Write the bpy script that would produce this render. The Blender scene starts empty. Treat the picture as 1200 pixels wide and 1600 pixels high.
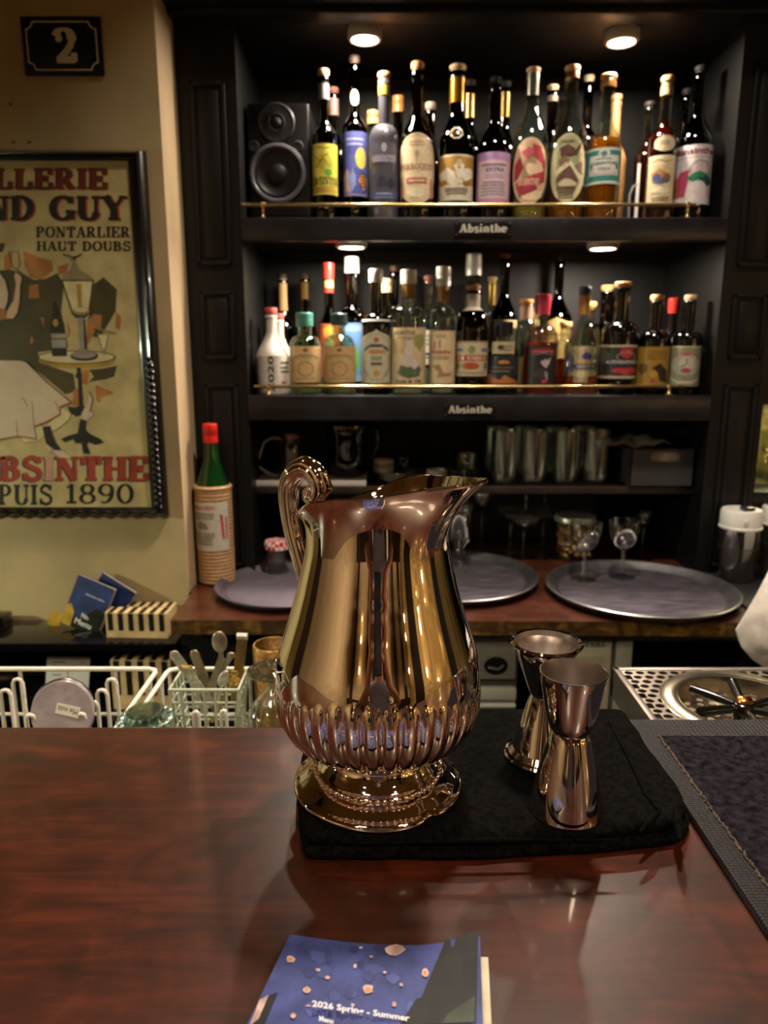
import bpy, bmesh, math, random
from math import sin, cos, tan, pi, atan, atan2, sqrt, asin, radians
from mathutils import Vector, Matrix
random.seed(7)
SC = bpy.context.scene
COL = SC.collection
# ------------------------------------------------------------------ camera, light, exposure
CAMZ = 1.41; PITCH = radians(12.26); FPX = 1150.0
cam_data = bpy.data.cameras.new('camera'); cam = bpy.data.objects.new('camera', cam_data); COL.objects.link(cam)
cam.location = (0, 0, CAMZ); cam.rotation_euler = (pi / 2 - PITCH, 0, 0)
cam_data.sensor_fit = 'VERTICAL'; cam_data.sensor_height = 36.0; cam_data.lens = 36.0 * FPX / 1600
cam_data.clip_start = 0.02
cam_data.dof.use_dof = True; cam_data.dof.focus_distance = 0.52; cam_data.dof.aperture_fstop = 9.0
SC.camera = cam
SC.view_settings.view_transform = 'Standard'; SC.view_settings.look = 'None'
SC.view_settings.gamma = 1.0; SC.view_settings.exposure = 0.0; SC.view_settings.use_curve_mapping = False
SC.cycles.max_bounces = 16; SC.cycles.transmission_bounces = 14; SC.cycles.glossy_bounces = 6
SC.cycles.diffuse_bounces = 4; SC.cycles.transparent_max_bounces = 40
SC.cycles.sample_clamp_indirect = 6.0; SC.cycles.blur_glossy = 0.6
SC.cycles.caustics_reflective = False; SC.cycles.caustics_refractive = True
W = bpy.data.worlds.new('world'); SC.world = W; W.use_nodes = True
W.node_tree.nodes['Background'].inputs[0].default_value = (1.0, 0.75, 0.5, 1)
W.node_tree.nodes['Background'].inputs[1].default_value = 0.02

def area(name, loc, target, sx, sy, power, col, parent=None, shape='RECTANGLE', spread=None):
    d = bpy.data.lights.new(name, 'AREA'); d.shape = shape; d.size = sx; d.size_y = sy
    d.energy = power; d.color = col
    if spread: d.spread = spread
    o = bpy.data.objects.new(name, d); COL.objects.link(o)
    o.location = loc
    o.rotation_euler = (Vector(target) - Vector(loc)).to_track_quat('-Z', 'Y').to_euler()
    if parent: o.parent = parent
    return o
WARM = (1.0, 0.76, 0.52)
def down(x, y, power, col, size=.13, spread=2.6, z=2.70): return area('ceiling_spot', (x, y, z), (x, y + .001, 0), size, size, power, col, shape='DISK', spread=spread)
down(0.25, 0.98, 13.0, (1.0, 0.86, 0.70), spread=1.75)
down(-0.70, 0.80, 1.8, (1.0, 0.80, 0.55), spread=1.2)
down(0.75, -0.45, 8.0, WARM, size=.30, spread=2.2)
down(-0.55, -0.75, 5.0, WARM, size=.30, spread=2.0)
down(-0.95, -1.3, 36.0, (1.0, 0.84, 0.64), spread=2.1); down(1.2, -1.2, 30.0, WARM, spread=2.1)
PUCK_POWER = 4.2

# ------------------------------------------------------------------ pixel -> world (1200 x 1600 frame)
def ray(px, py):
    a = (px - 600.0) / FPX; b = (800.0 - py) / FPX
    return (a, cos(PITCH) + b * sin(PITCH), -sin(PITCH) + b * cos(PITCH))
def PY(px, py, Y):
    r = ray(px, py); t = Y / r[1]; return Vector((r[0] * t, Y, CAMZ + r[2] * t))
def PZ(px, py, z):
    r = ray(px, py); t = (z - CAMZ) / r[2]; return Vector((r[0] * t, r[1] * t, z))

# ------------------------------------------------------------------ materials
def lin(h):
    h = h.lstrip('#'); out = []
    for i in (0, 2, 4):
        c = int(h[i:i + 2], 16) / 255.0
        out.append(c / 12.92 if c <= 0.04045 else ((c + 0.055) / 1.055) ** 2.4)
    return out
_mc = {}
def M(name, col, rough=0.5, metal=0.0, trans=0.0, coat=0.0, ior=1.45, var=0.08, vs=40.0, bump=0.0, bs=120.0,
      stretch=(1, 1, 1), emit=0.0, spec=0.5, crough=0.05, alpha=1.0):
    key = (name, col, rough, metal, trans, coat, var, vs, bump, bs, stretch, emit, spec)
    if key in _mc: return _mc[key]
    m = bpy.data.materials.new(name); m.use_nodes = True
    nt = m.node_tree; N = nt.nodes; L = nt.links
    b = N['Principled BSDF']; c = lin(col) + [1.0]
    b.inputs['Base Color'].default_value = c; b.inputs['Roughness'].default_value = rough
    b.inputs['Metallic'].default_value = metal; b.inputs['Transmission Weight'].default_value = trans
    b.inputs['Coat Weight'].default_value = coat; b.inputs['Coat Roughness'].default_value = crough
    b.inputs['IOR'].default_value = ior; b.inputs['Specular IOR Level'].default_value = spec
    if emit:
        b.inputs['Emission Color'].default_value = c; b.inputs['Emission Strength'].default_value = emit
    if (var or bump) and trans < 0.5:
        tc = N.new('ShaderNodeTexCoord'); mp = N.new('ShaderNodeMapping'); mp.inputs['Scale'].default_value = stretch
        L.new(tc.outputs['Object'], mp.inputs['Vector'])
        if var:
            n = N.new('ShaderNodeTexNoise'); n.inputs['Scale'].default_value = vs; n.inputs['Detail'].default_value = 4
            L.new(mp.outputs[0], n.inputs['Vector'])
            r = N.new('ShaderNodeValToRGB')
            r.color_ramp.elements[0].position = 0.3; r.color_ramp.elements[1].position = 0.7
            r.color_ramp.elements[0].color = [max(0, x * (1 - 2 * var)) for x in c[:3]] + [1]
            r.color_ramp.elements[1].color = [min(1, x * (1 + 2 * var)) for x in c[:3]] + [1]
            L.new(n.outputs['Fac'], r.inputs['Fac']); L.new(r.outputs['Color'], b.inputs['Base Color'])
        if bump:
            n2 = N.new('ShaderNodeTexNoise'); n2.inputs['Scale'].default_value = bs; n2.inputs['Detail'].default_value = 5
            L.new(mp.outputs[0], n2.inputs['Vector'])
            bp = N.new('ShaderNodeBump'); bp.inputs['Strength'].default_value = bump; bp.inputs['Distance'].default_value = 0.002
            L.new(n2.outputs['Fac'], bp.inputs['Height']); L.new(bp.outputs['Normal'], b.inputs['Normal'])
    _mc[key] = m; return m

def thin_glass(name, tint, refl=.04, edge=.75, rough=0.0, power=3.2):
    """thin-walled glass: light passes straight on with a tint, the rims mirror"""
    m = bpy.data.materials.new(name); m.use_nodes = True; nt = m.node_tree; N = nt.nodes; L = nt.links
    N.remove(N['Principled BSDF']); out = N['Material Output']
    tr_ = N.new('ShaderNodeBsdfTransparent'); tr_.inputs[0].default_value = lin(tint) + [1]
    gl = N.new('ShaderNodeBsdfGlossy'); gl.inputs['Roughness'].default_value = rough; gl.inputs[0].default_value = (1, 1, 1, 1)
    lw = N.new('ShaderNodeLayerWeight'); pw = N.new('ShaderNodeMath'); pw.operation = 'POWER'; pw.inputs[1].default_value = power
    ml = N.new('ShaderNodeMath'); ml.operation = 'MULTIPLY_ADD'; ml.inputs[1].default_value = edge; ml.inputs[2].default_value = refl
    mx = N.new('ShaderNodeMixShader')
    L.new(lw.outputs['Facing'], pw.inputs[0]); L.new(pw.outputs[0], ml.inputs[0]); L.new(ml.outputs[0], mx.inputs[0])
    L.new(tr_.outputs[0], mx.inputs[1]); L.new(gl.outputs[0], mx.inputs[2]); L.new(mx.outputs[0], out.inputs[0])
    return m

def wood(name, dark, mid, light, scale=(1.2, 14, 14), rough=0.25, coat=0.6, mottled=0.5):
    m = bpy.data.materials.new(name); m.use_nodes = True
    nt = m.node_tree; N = nt.nodes; L = nt.links; b = N['Principled BSDF']
    tc = N.new('ShaderNodeTexCoord'); mp = N.new('ShaderNodeMapping'); mp.inputs['Scale'].default_value = scale
    L.new(tc.outputs['Object'], mp.inputs['Vector'])
    n = N.new('ShaderNodeTexNoise'); n.inputs['Scale'].default_value = 6; n.inputs['Detail'].default_value = 8
    n.inputs['Roughness'].default_value = 0.65; n.inputs['Distortion'].default_value = 1.2
    L.new(mp.outputs[0], n.inputs['Vector'])
    n2 = N.new('ShaderNodeTexNoise'); n2.inputs['Scale'].default_value = 15; n2.inputs['Detail'].default_value = 6
    n2.inputs['Distortion'].default_value = 2.0
    L.new(tc.outputs['Object'], n2.inputs['Vector'])
    mx = N.new('ShaderNodeMix'); mx.data_type = 'FLOAT'; mx.inputs['Factor'].default_value = mottled
    L.new(n.outputs['Fac'], mx.inputs['A']); L.new(n2.outputs['Fac'], mx.inputs['B'])
    r = N.new('ShaderNodeValToRGB'); e = r.color_ramp.elements
    e[0].position = 0.32; e[0].color = lin(dark) + [1]; e[1].position = 0.68; e[1].color = lin(light) + [1]
    k = e.new(0.5); k.color = lin(mid) + [1]
    L.new(mx.outputs['Result'], r.inputs['Fac']); L.new(r.outputs['Color'], b.inputs['Base Color'])
    b.inputs['Roughness'].default_value = rough; b.inputs['Coat Weight'].default_value = coat
    b.inputs['Coat Roughness'].default_value = 0.08
    bp = N.new('ShaderNodeBump'); bp.inputs['Strength'].default_value = 0.08; bp.inputs['Distance'].default_value = 0.001
    L.new(n.outputs['Fac'], bp.inputs['Height']); L.new(bp.outputs['Normal'], b.inputs['Normal'])
    return m

# ------------------------------------------------------------------ mesh builder
class MB:
    def __init__(s): s.bm = bmesh.new()
    def face(s, pts, mi=0):
        try:
            f = s.bm.faces.new([s.bm.verts.new(p) for p in pts]); f.material_index = mi; return f
        except ValueError: return None
    def box(s, x0, x1, y0, y1, z0, z1, mi=0, bev=0.0, seg=2):
        v = [s.bm.verts.new(p) for p in ((x0, y0, z0), (x1, y0, z0), (x1, y1, z0), (x0, y1, z0), (x0, y0, z1), (x1, y0, z1), (x1, y1, z1), (x0, y1, z1))]
        fs = [s.bm.faces.new([v[i] for i in q]) for q in ((0, 3, 2, 1), (4, 5, 6, 7), (0, 1, 5, 4), (1, 2, 6, 5), (2, 3, 7, 6), (3, 0, 4, 7))]
        for f in fs: f.material_index = mi
        if bev:
            es = list({e for f in fs for e in f.edges})
            r = bmesh.ops.bevel(s.bm, geom=es, offset=bev, segments=seg, affect='EDGES', profile=0.5)
            for f in r['faces']: f.material_index = mi
        return s
    def lathe(s, prof, c=(0, 0, 0), seg=28, mi=0, fr=None, sq=None):
        """prof: (r, z) list; a first or last r of 0 closes the pole. sq: superellipse exponent for squared sections."""
        rings = []
        for (r, z) in prof:
            if r <= 1e-7: rings.append([s.bm.verts.new((c[0], c[1], c[2] + z))])
            else:
                ring = []
                for k in range(seg):
                    a = 2 * pi * k / seg; q = 1.0
                    if sq: q = 1.0 / (abs(cos(a)) ** sq + abs(sin(a)) ** sq) ** (1.0 / sq)
                    if fr: q *= fr(a, r, z)
                    ring.append(s.bm.verts.new((c[0] + r * q * cos(a), c[1] + r * q * sin(a), c[2] + z)))
                rings.append(ring)
        for A, B in zip(rings, rings[1:]):
            for k in range(seg):
                k2 = (k + 1) % seg
                if len(A) == 1 and len(B) == 1: continue
                if len(A) == 1: vs = (A[0], B[k2], B[k])
                elif len(B) == 1: vs = (A[k], A[k2], B[0])
                else: vs = (A[k], A[k2], B[k2], B[k])
                try: s.bm.faces.new(vs).material_index = mi
                except ValueError: pass
        return s
    def tube(s, pts, r, seg=8, mi=0, closed=False, fr=None, flat=None):
        P = [Vector(p) for p in pts]; n = len(P)
        R = r if isinstance(r, (list, tuple)) else [r] * n
        T = []
        for i in range(n):
            if closed: t = P[(i + 1) % n] - P[i - 1]
            else: t = P[min(i + 1, n - 1)] - P[max(i - 1, 0)]
            T.append(t.normalized() if t.length > 1e-9 else Vector((0, 0, 1)))
        up = Vector((0, 0, 1)) if abs(T[0].z) < 0.9 else Vector((1, 0, 0))
        nrm = T[0].cross(up).normalized(); rings = []
        for i in range(n):
            if i:
                ax = T[i - 1].cross(T[i])
                if ax.length > 1e-8: nrm = Matrix.Rotation(T[i - 1].angle(T[i]), 3, ax) @ nrm
            nrm = (nrm - T[i] * nrm.dot(T[i])).normalized(); bn = T[i].cross(nrm)
            ring = []
            for k in range(seg):
                a = 2 * pi * k / seg; q = R[i] * (fr(a) if fr else 1.0); q2 = q * (flat or 1.0)
                ring.append(s.bm.verts.new(P[i] + nrm * (cos(a) * q) + bn * (sin(a) * q2)))
            rings.append(ring)
        m = n if closed else n - 1
        for i in range(m):
            A, B = rings[i], rings[(i + 1) % n]
            for k in range(seg):
                try: s.bm.faces.new((A[k], A[(k + 1) % seg], B[(k + 1) % seg], B[k])).material_index = mi
                except ValueError: pass
        if not closed:
            for ring in (rings[0][::-1], rings[-1]):
                try: s.bm.faces.new(ring).material_index = mi
                except ValueError: pass
        return s
    def ball(s, c, rx, ry=None, rz=None, mi=0, u=12, v=8, rot=None):
        ry = rx if ry is None else ry; rz = rx if rz is None else rz
        r = bmesh.ops.create_uvsphere(s.bm, u_segments=u, v_segments=v, radius=1.0)
        m = Matrix.Translation(c) @ (rot.to_4x4() if rot else Matrix()) @ Matrix.Diagonal((rx, ry, rz, 1))
        bmesh.ops.transform(s.bm, matrix=m, verts=r['verts'])
        for v_ in r['verts']:
            for f in v_.link_faces: f.material_index = mi
        return s
    def prism(s, poly, z0, z1, mi=0):
        b = [s.bm.verts.new((p[0], p[1], z0)) for p in poly]; t = [s.bm.verts.new((p[0], p[1], z1)) for p in poly]
        n = len(poly)
        s.bm.faces.new(b[::-1]).material_index = mi; s.bm.faces.new(t).material_index = mi
        for i in range(n): s.bm.faces.new((b[i], b[(i + 1) % n], t[(i + 1) % n], t[i])).material_index = mi
        return s
    def move(s, mat): bmesh.ops.transform(s.bm, matrix=mat, verts=s.bm.verts[:]); return s
    def build(s, name, mats, parent=None, smooth=True, ang=40, center=True, recalc=True):
        if recalc: bmesh.ops.recalc_face_normals(s.bm, faces=s.bm.faces[:])
        if not isinstance(mats, (list, tuple)): mats = [mats]
        off = Vector((0, 0, 0))
        if parent is not None: off = world_loc(parent)
        elif center and s.bm.verts:
            xs = [v.co for v in s.bm.verts]
            off = Vector(((min(v.x for v in xs) + max(v.x for v in xs)) / 2, (min(v.y for v in xs) + max(v.y for v in xs)) / 2, min(v.z for v in xs)))
        for v in s.bm.verts: v.co -= off
        me = bpy.data.meshes.new(name); s.bm.to_mesh(me); s.bm.free()
        for m in mats: me.materials.append(m)
        if smooth:
            me.polygons.foreach_set('use_smooth', [True] * len(me.polygons)); me.set_sharp_from_angle(angle=radians(ang))
        o = bpy.data.objects.new(name, me); COL.objects.link(o)
        if parent is not None: o.parent = parent
        else: o.location = off
        return o
def world_loc(o):
    v = Vector(o.location)
    while o.parent: o = o.parent; v = v + Vector(o.location)
    return v
def tag(o, label, cat, group=None, kind=None):
    o['label'] = label; o['category'] = cat
    if group: o['group'] = group
    if kind: o['kind'] = kind
    return o
def thing(name, label, cat, loc=(0, 0, 0), group=None):
    o = bpy.data.objects.new(name, None); COL.objects.link(o); o.location = loc; o.empty_display_size = 0.02
    return tag(o, label, cat, group)
def struct(o): o['kind'] = 'structure'; return o
def dup(root, loc, rz=0.0, label=None):
    r = root.copy(); COL.objects.link(r); r.location = loc; r.rotation_euler = (0, 0, rz)
    if label: r['label'] = label
    for ch in list(root.children):
        c = ch.copy(); COL.objects.link(c); c.parent = r
        for g in list(ch.children):
            d = g.copy(); COL.objects.link(d); d.parent = c
    return r

# ------------------------------------------------------------------ flat lettering
_tc = {}
def text_flat(s, bold=0.02):
    if (s, bold) in _tc: return _tc[(s, bold)]
    cu = bpy.data.curves.new('lettering', 'FONT'); cu.body = s; cu.size = 1.0; cu.offset = bold; cu.resolution_u = 2
    cu.dimensions = '2D'; cu.fill_mode = 'BOTH'
    ob = bpy.data.objects.new('lettering', cu); COL.objects.link(ob)
    bpy.context.view_layer.update()
    me = bpy.data.meshes.new_from_object(ob.evaluated_get(bpy.context.evaluated_depsgraph_get()))
    vs = [(v.co.x, v.co.y) for v in me.vertices]; fs = [tuple(p.vertices) for p in me.polygons]
    COL.objects.unlink(ob); bpy.data.objects.remove(ob); bpy.data.curves.remove(cu); bpy.data.meshes.remove(me)
    polys = [[vs[i] for i in f] for f in fs]
    _tc[(s, bold)] = polys
    return polys
def arc(cx, cy, rx, ry, a0, a1, n=18):
    return [(cx + rx * cos(radians(a0 + (a1 - a0) * i / n)), cy + ry * sin(radians(a0 + (a1 - a0) * i / n))) for i in range(n + 1)]
G = {  # slab-serif strokes: (mode, points); mode d = by direction, k thick, t thin, m medium; f = serif (x, y, width)
 'A': (.9, [('t', [(.14, 0), (.42, 1)]), ('k', [(.44, 1), (.74, 0)]), ('t', [(.24, .33), (.64, .33)]), ('f', .14, 0, .3), ('f', .74, 0, .38)]),
 'B': (.84, [('k', [(.2, 0), (.2, 1)]), ('d', [(.2, .97)] + arc(.34, .745, .26, .225, 90, -90) + [(.2, .52)]), ('d', [(.2, .52)] + arc(.36, .275, .31, .245, 90, -90) + [(.2, .03)]), ('f', .16, 0, .3), ('f', .16, 1, .3)]),
 'C': (.86, [('d', arc(.48, .5, .36, .46, 48, 312)), ('m', [(.76, .68), (.76, .98)])]),
 'D': (.9, [('k', [(.2, 0), (.2, 1)]), ('d', [(.2, .97)] + arc(.32, .5, .42, .47, 90, -90) + [(.2, .03)]), ('f', .16, 0, .3), ('f', .16, 1, .3)]),
 'E': (.82, [('k', [(.2, 0), (.2, 1)]), ('t', [(.1, .96), (.7, .96)]), ('t', [(.2, .5), (.52, .5)]), ('t', [(.1, .04), (.72, .04)]), ('m', [(.69, .7), (.69, 1)]), ('m', [(.5, .36), (.5, .64)]), ('m', [(.71, 0), (.71, .32)]), ('f', .16, 0, .3), ('f', .16, 1, .3)]),
 'F': (.78, [('k', [(.2, 0), (.2, 1)]), ('t', [(.1, .96), (.7, .96)]), ('t', [(.2, .5), (.52, .5)]), ('m', [(.69, .7), (.69, 1)]), ('f', .2, 0, .42)]),
 'G': (.94, [('d', arc(.48, .5, .36, .46, 50, 320)), ('k', [(.77, .04), (.77, .42)]), ('f', .77, .42, .36), ('m', [(.77, .7), (.77, .98)])]),
 'H': (.94, [('k', [(.2, 0), (.2, 1)]), ('k', [(.74, 0), (.74, 1)]), ('t', [(.2, .5), (.74, .5)]), ('f', .2, 0, .36), ('f', .74, 0, .36), ('f', .2, 1, .36), ('f', .74, 1, .36)]),
 'I': (.44, [('k', [(.22, 0), (.22, 1)]), ('f', .22, 0, .38), ('f', .22, 1, .38)]),
 'K': (.9, [('k', [(.2, 0), (.2, 1)]), ('t', [(.2, .4), (.72, 1)]), ('k', [(.4, .6), (.76, 0)]), ('f', .2, 0, .36), ('f', .2, 1, .36), ('f', .74, 0, .3), ('f', .72, 1, .26)]),
 'L': (.8, [('k', [(.22, 0), (.22, 1)]), ('t', [(.1, .04), (.7, .04)]), ('m', [(.69, 0), (.69, .36)]), ('f', .22, 1, .42), ('f', .2, 0, .3)]),
 'M': (1.1, [('t', [(.15, 0), (.15, 1)]), ('k', [(.17, 1), (.52, .05)]), ('t', [(.52, .05), (.86, 1)]), ('k', [(.88, 0), (.88, 1)]), ('f', .15, 0, .28), ('f', .88, 0, .36), ('f', .15, 1, .28), ('f', .9, 1, .32)]),
 'N': (.94, [('t', [(.17, 0), (.17, 1)]), ('k', [(.18, .98), (.74, .02)]), ('t', [(.76, 0), (.76, 1)]), ('f', .17, 0, .3), ('f', .14, 1, .3), ('f', .76, 1, .32)]),
 'O': (.92, [('d', arc(.46, .5, .35, .46, 0, 360, 28))]),
 'P': (.82, [('k', [(.2, 0), (.2, 1)]), ('d', [(.2, .97)] + arc(.34, .72, .3, .25, 90, -90) + [(.2, .47)]), ('f', .2, 0, .4), ('f', .16, 1, .3)]),
 'Q': (.92, [('d', arc(.46, .5, .35, .46, 0, 360, 28)), ('k', [(.5, .2), (.8, -.15)])]),
 'R': (.9, [('k', [(.2, 0), (.2, 1)]), ('d', [(.2, .97)] + arc(.34, .73, .28, .24, 90, -90) + [(.2, .49)]), ('k', [(.42, .5), (.72, .03)]), ('f', .2, 0, .4), ('f', .16, 1, .3), ('f', .76, 0, .22)]),
 'S': (.78, [('m', arc(.38, .73, .24, .23, 20, 200) + arc(.42, .27, .27, .23, 70, -150)), ('m', [(.64, .72), (.64, .98)]), ('m', [(.13, .02), (.13, .32)])]),
 'T': (.84, [('k', [(.42, 0), (.42, 1)]), ('t', [(.08, .96), (.76, .96)]), ('m', [(.11, .66), (.11, 1)]), ('m', [(.73, .66), (.73, 1)]), ('f', .42, 0, .42)]),
 'U': (.9, [('k', [(.2, .3), (.2, 1)]), ('d', arc(.46, .33, .26, .3, 180, 360)), ('t', [(.72, .33), (.72, 1)]), ('f', .2, 1, .36), ('f', .72, 1, .3)]),
 'V': (.88, [('k', [(.14, 1), (.45, 0)]), ('t', [(.74, 1), (.45, 0)]), ('f', .14, 1, .36), ('f', .74, 1, .28)]),
 'Y': (.88, [('k', [(.12, 1), (.44, .48)]), ('t', [(.76, 1), (.44, .48)]), ('k', [(.44, .5), (.44, 0)]), ('f', .14, 1, .36), ('f', .76, 1, .28), ('f', .44, 0, .4)]),
 'Z': (.8, [('t', [(.1, .96), (.68, .96)]), ('k', [(.66, .96), (.14, .04)]), ('t', [(.1, .04), (.7, .04)])]),
 '0': (.78, [('d', arc(.39, .5, .29, .46, 0, 360, 28))]),
 '1': (.56, [('k', [(.3, 0), (.3, 1)]), ('t', [(.3, .96), (.1, .8)]), ('f', .3, 0, .44)]),
 '2': (.76, [('d', arc(.36, .72, .24, .24, 168, -15)), ('m', [(.61, .70), (.56, .52), (.42, .34), (.20, .13)]), ('f', .38, .2, .58), ('f', .38, .1, .58), ('m', [(.64, .04), (.64, .3)]), ('b', .2, .7, .11)]),
 '6': (.78, [('d', arc(.4, .3, .27, .27, 0, 360)), ('d', [(.13, .3), (.16, .62), (.28, .86), (.46, .96), (.62, .9)])]),
 '8': (.78, [('d', arc(.39, .74, .23, .22, 0, 360)), ('d', arc(.39, .27, .28, .24, 0, 360))]),
 '9': (.78, [('d', arc(.38, .7, .27, .27, 0, 360)), ('d', [(.65, .7), (.62, .38), (.5, .14), (.32, .04), (.16, .1)])]),
 'b': (.68, [('k', [(.17, 0), (.17, 1)]), ('d', arc(.34, .32, .24, .29, 130, -130)), ('f', .12, 1, .22)]),
 'e': (.62, [('d', arc(.33, .33, .23, .3, 0, 320)), ('t', [(.12, .36), (.54, .36)])]),
 'h': (.74, [('k', [(.18, 0), (.18, 1)]), ('d', arc(.38, .42, .18, .22, 170, 0) + [(.56, 0)]), ('f', .18, 0, .32), ('f', .56, 0, .3), ('f', .13, 1, .22)]),
 'i': (.4, [('k', [(.2, 0), (.2, .64)]), ('b', .2, .88, .12), ('f', .2, 0, .34), ('f', .15, .64, .22)]),
 'n': (.74, [('k', [(.18, 0), (.18, .64)]), ('d', arc(.38, .42, .18, .22, 170, 0) + [(.56, 0)]), ('f', .18, 0, .32), ('f', .56, 0, .3), ('f', .13, .64, .22)]),
 's': (.56, [('m', arc(.28, .47, .17, .15, 20, 200) + arc(.29, .17, .18, .15, 70, -150))]),
 't': (.5, [('k', [(.22, .1), (.22, .9)]), ('t', [(.06, .6), (.42, .6)]), ('d', arc(.34, .16, .12, .12, 180, 330))]),
 '.': (.3, [('b', .15, .1, .1)]), ' ': (.45, []),
}
def ribbon(pts, mode, thick, thin):
    out = []; n = len(pts); wv = []
    for i in range(n):
        a = pts[max(i - 1, 0)]; b = pts[min(i + 1, n - 1)]; dx, dy = b[0] - a[0], b[1] - a[1]; l = sqrt(dx * dx + dy * dy) or 1
        w = {'k': thick, 't': thin, 'm': (thick + thin) * .5}.get(mode) or thin + (thick - thin) * abs(dy / l) ** 1.5
        nx, ny = -dy / l * w / 2, dx / l * w / 2
        wv.append(((pts[i][0] + nx, pts[i][1] + ny), (pts[i][0] - nx, pts[i][1] - ny)))
    for i in range(n - 1): out.append([wv[i][0], wv[i + 1][0], wv[i + 1][1], wv[i][1]])
    return out
def serif_flat(s, thick=.27, thin=.12, sh=.12, only=None):
    polys = []; x = 0.0
    for idx, ch in enumerate(s):
        adv, el = G.get(ch, G['O'])
        for e in el:
            if e[0] == 'f': ps = [[(e[1] - e[3] / 2, max(0, e[2] - sh)), (e[1] + e[3] / 2, max(0, e[2] - sh)), (e[1] + e[3] / 2, max(sh, e[2])), (e[1] - e[3] / 2, max(sh, e[2]))]]
            elif e[0] == 'b': ps = [[(e[1] + e[3] * cos(k * pi / 5), e[2] + e[3] * sin(k * pi / 5)) for k in range(10)]]
            else: ps = ribbon(e[1], e[0], thick, thin)
            if only is None or idx in only: polys += [[(p[0] + x, p[1]) for p in q] for q in ps]
        x += adv + .04
    polys.append([(0, 0), (0, 0), (x - .04, 1)]) if False else None
    return polys, x - .04
def fit(polys, x0, y0, x1, y1, bb=None):
    if bb is None:
        xs = [p[0] for q in polys for p in q]; ys = [p[1] for q in polys for p in q]; bb = (min(xs), min(ys), max(xs), max(ys))
    sx = (x1 - x0) / max(bb[2] - bb[0], 1e-6); sy = (y1 - y0) / max(bb[3] - bb[1], 1e-6)
    return [[(x0 + (p[0] - bb[0]) * sx, y0 + (p[1] - bb[1]) * sy) for p in q] for q in polys]
# ------------------------------------------------------------------ shared materials
plaster = M('ochre plaster', '#a8946c', 0.75, var=0.10, vs=5, bump=0.25, bs=40)
plaster_edge = M('ochre plaster edge', '#b39a78', 0.7, var=0.10, vs=9, bump=0.25, bs=60, stretch=(1, 1, .2))
cream = M('cream paint', '#b7a27c', 0.7, var=0.06, vs=4); golden = M('golden wall paint', '#a08a56', .6, var=.2, vs=7)
blackwood = M('black painted wood', '#070606', 0.5, var=0.25, vs=14, bump=0.25, bs=60, coat=0.06, crough=.25, spec=.4)
blackin = M('black painted interior', '#070607', 0.6, var=0.25, vs=10, bump=0.2, bs=80)
lipwood = M('black painted shelf edge', '#17151a', 0.40, var=0.3, vs=18, bump=0.4, bs=50, coat=.2, crough=.2)
barwood = wood('red brown bar wood', '#1e0b04', '#3a1609', '#552412', (1.8, 13.0, 13.0), rough=.36, coat=.30, mottled=.5)
counterwood = wood('red brown counter wood', '#26110a', '#412015', '#5a3020', (1.2, 9, 9), rough=.3, coat=.6, mottled=.4)
liveedge = wood('golden raw edge wood', '#1e1205', '#4c3414', '#8e6a2e', (3, 10, 10), rough=.45, coat=.2, mottled=.5)
floorwood = wood('dark floor boards', '#1c0f08', '#321c0f', '#4a2c18', (1, 8, 8), rough=.5, coat=.2)
brass = M('polished brass', '#d9bd84', 0.22, 1.0, var=0.04)
steel = M('brushed steel', '#b8b4ac', 0.28, 1.0, var=0.06, stretch=(1, 12, 1))
steeldark = M('dark steel', '#55524f', 0.35, 1.0, var=0.08)
silver = M('warm silver', '#efe0d4', 0.03, 1.0, var=0.0)
steelmirror = M('mirror steel', '#d8d0cc', 0.05, 1.0, var=0.0)
satin = M('satin steel', '#a0958e', 0.38, 1.0, var=0.04)
clear = thin_glass('clear glass', '#f4f6f4', .06, .9, .0, 3.6); stem_glass = thin_glass('bright stemware glass', '#f6f8f6', .11, .6, .05, 2.8); tumbler_glass = thin_glass('cloudy tumbler glass', '#d9ded8', .30, .75, .16, 1.6); jug_plastic = thin_glass('clear jug plastic', '#d4d3d2', .14, .8, .08, 2.0)
frost = thin_glass('ribbed clear glass', '#eef2ea', .10, .8, .03, 2.0)
white_coat = M('white plastic coating', '#e6e0d2', 0.42, var=0.04)
white_plastic = M('white plastic', '#e4e0dc', 0.4, var=0.03)
rubber = M('black rubber', '#16151a', 0.55, var=0.2, vs=60)
blackgloss = M('black lacquer', '#0c0b0c', 0.12, var=0.1, coat=.5)
ink = M('black ink', '#15120f', 0.55, var=0)
paper = M('white paper', '#d9d6cf', 0.6, var=0.03)

# ------------------------------------------------------------------ the room
XW, XE, YS, YN, ZC = -1.9, 2.1, -2.7, 2.02, 2.72
def slab(name, m, *b): o = MB().box(*b).build(name, m); return struct(o)
slab('floor', floorwood, XW, XE, YS, YN, -0.08, 0.0)
slab('ceiling', M('dim ceiling paint', '#8a7450', .8, var=.05, vs=4), XW, XE, YS, YN, ZC, ZC + 0.08)
slab('wall_left', cream, XW - 0.08, XW, YS, YN, 0, ZC)
slab('wall_right', golden, XE, XE + 0.08, YS, YN, 0, ZC)
slab('wall_front', cream, XW, XE, YS - 0.08, YS, 0, ZC)
PWY = 1.465                                        # the plaster wall with the poster; its end face looks towards the shelves
CX0, CX1, CF, CB = -0.290, 0.700, 1.59, 1.92       # opening of the black cabinet, its face and its back
PE = -0.408
b = MB().box(XW, PE, PWY, YN, 0, ZC)
for f in b.bm.faces: f.material_index = 1 if f.calc_center_median().x > PE - .001 else 0
struct(b.build('wall_back', [plaster, plaster_edge]))
slab('wall_behind', blackin, PE, XE, CB + 0.02, YN, 0, ZC)
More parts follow.
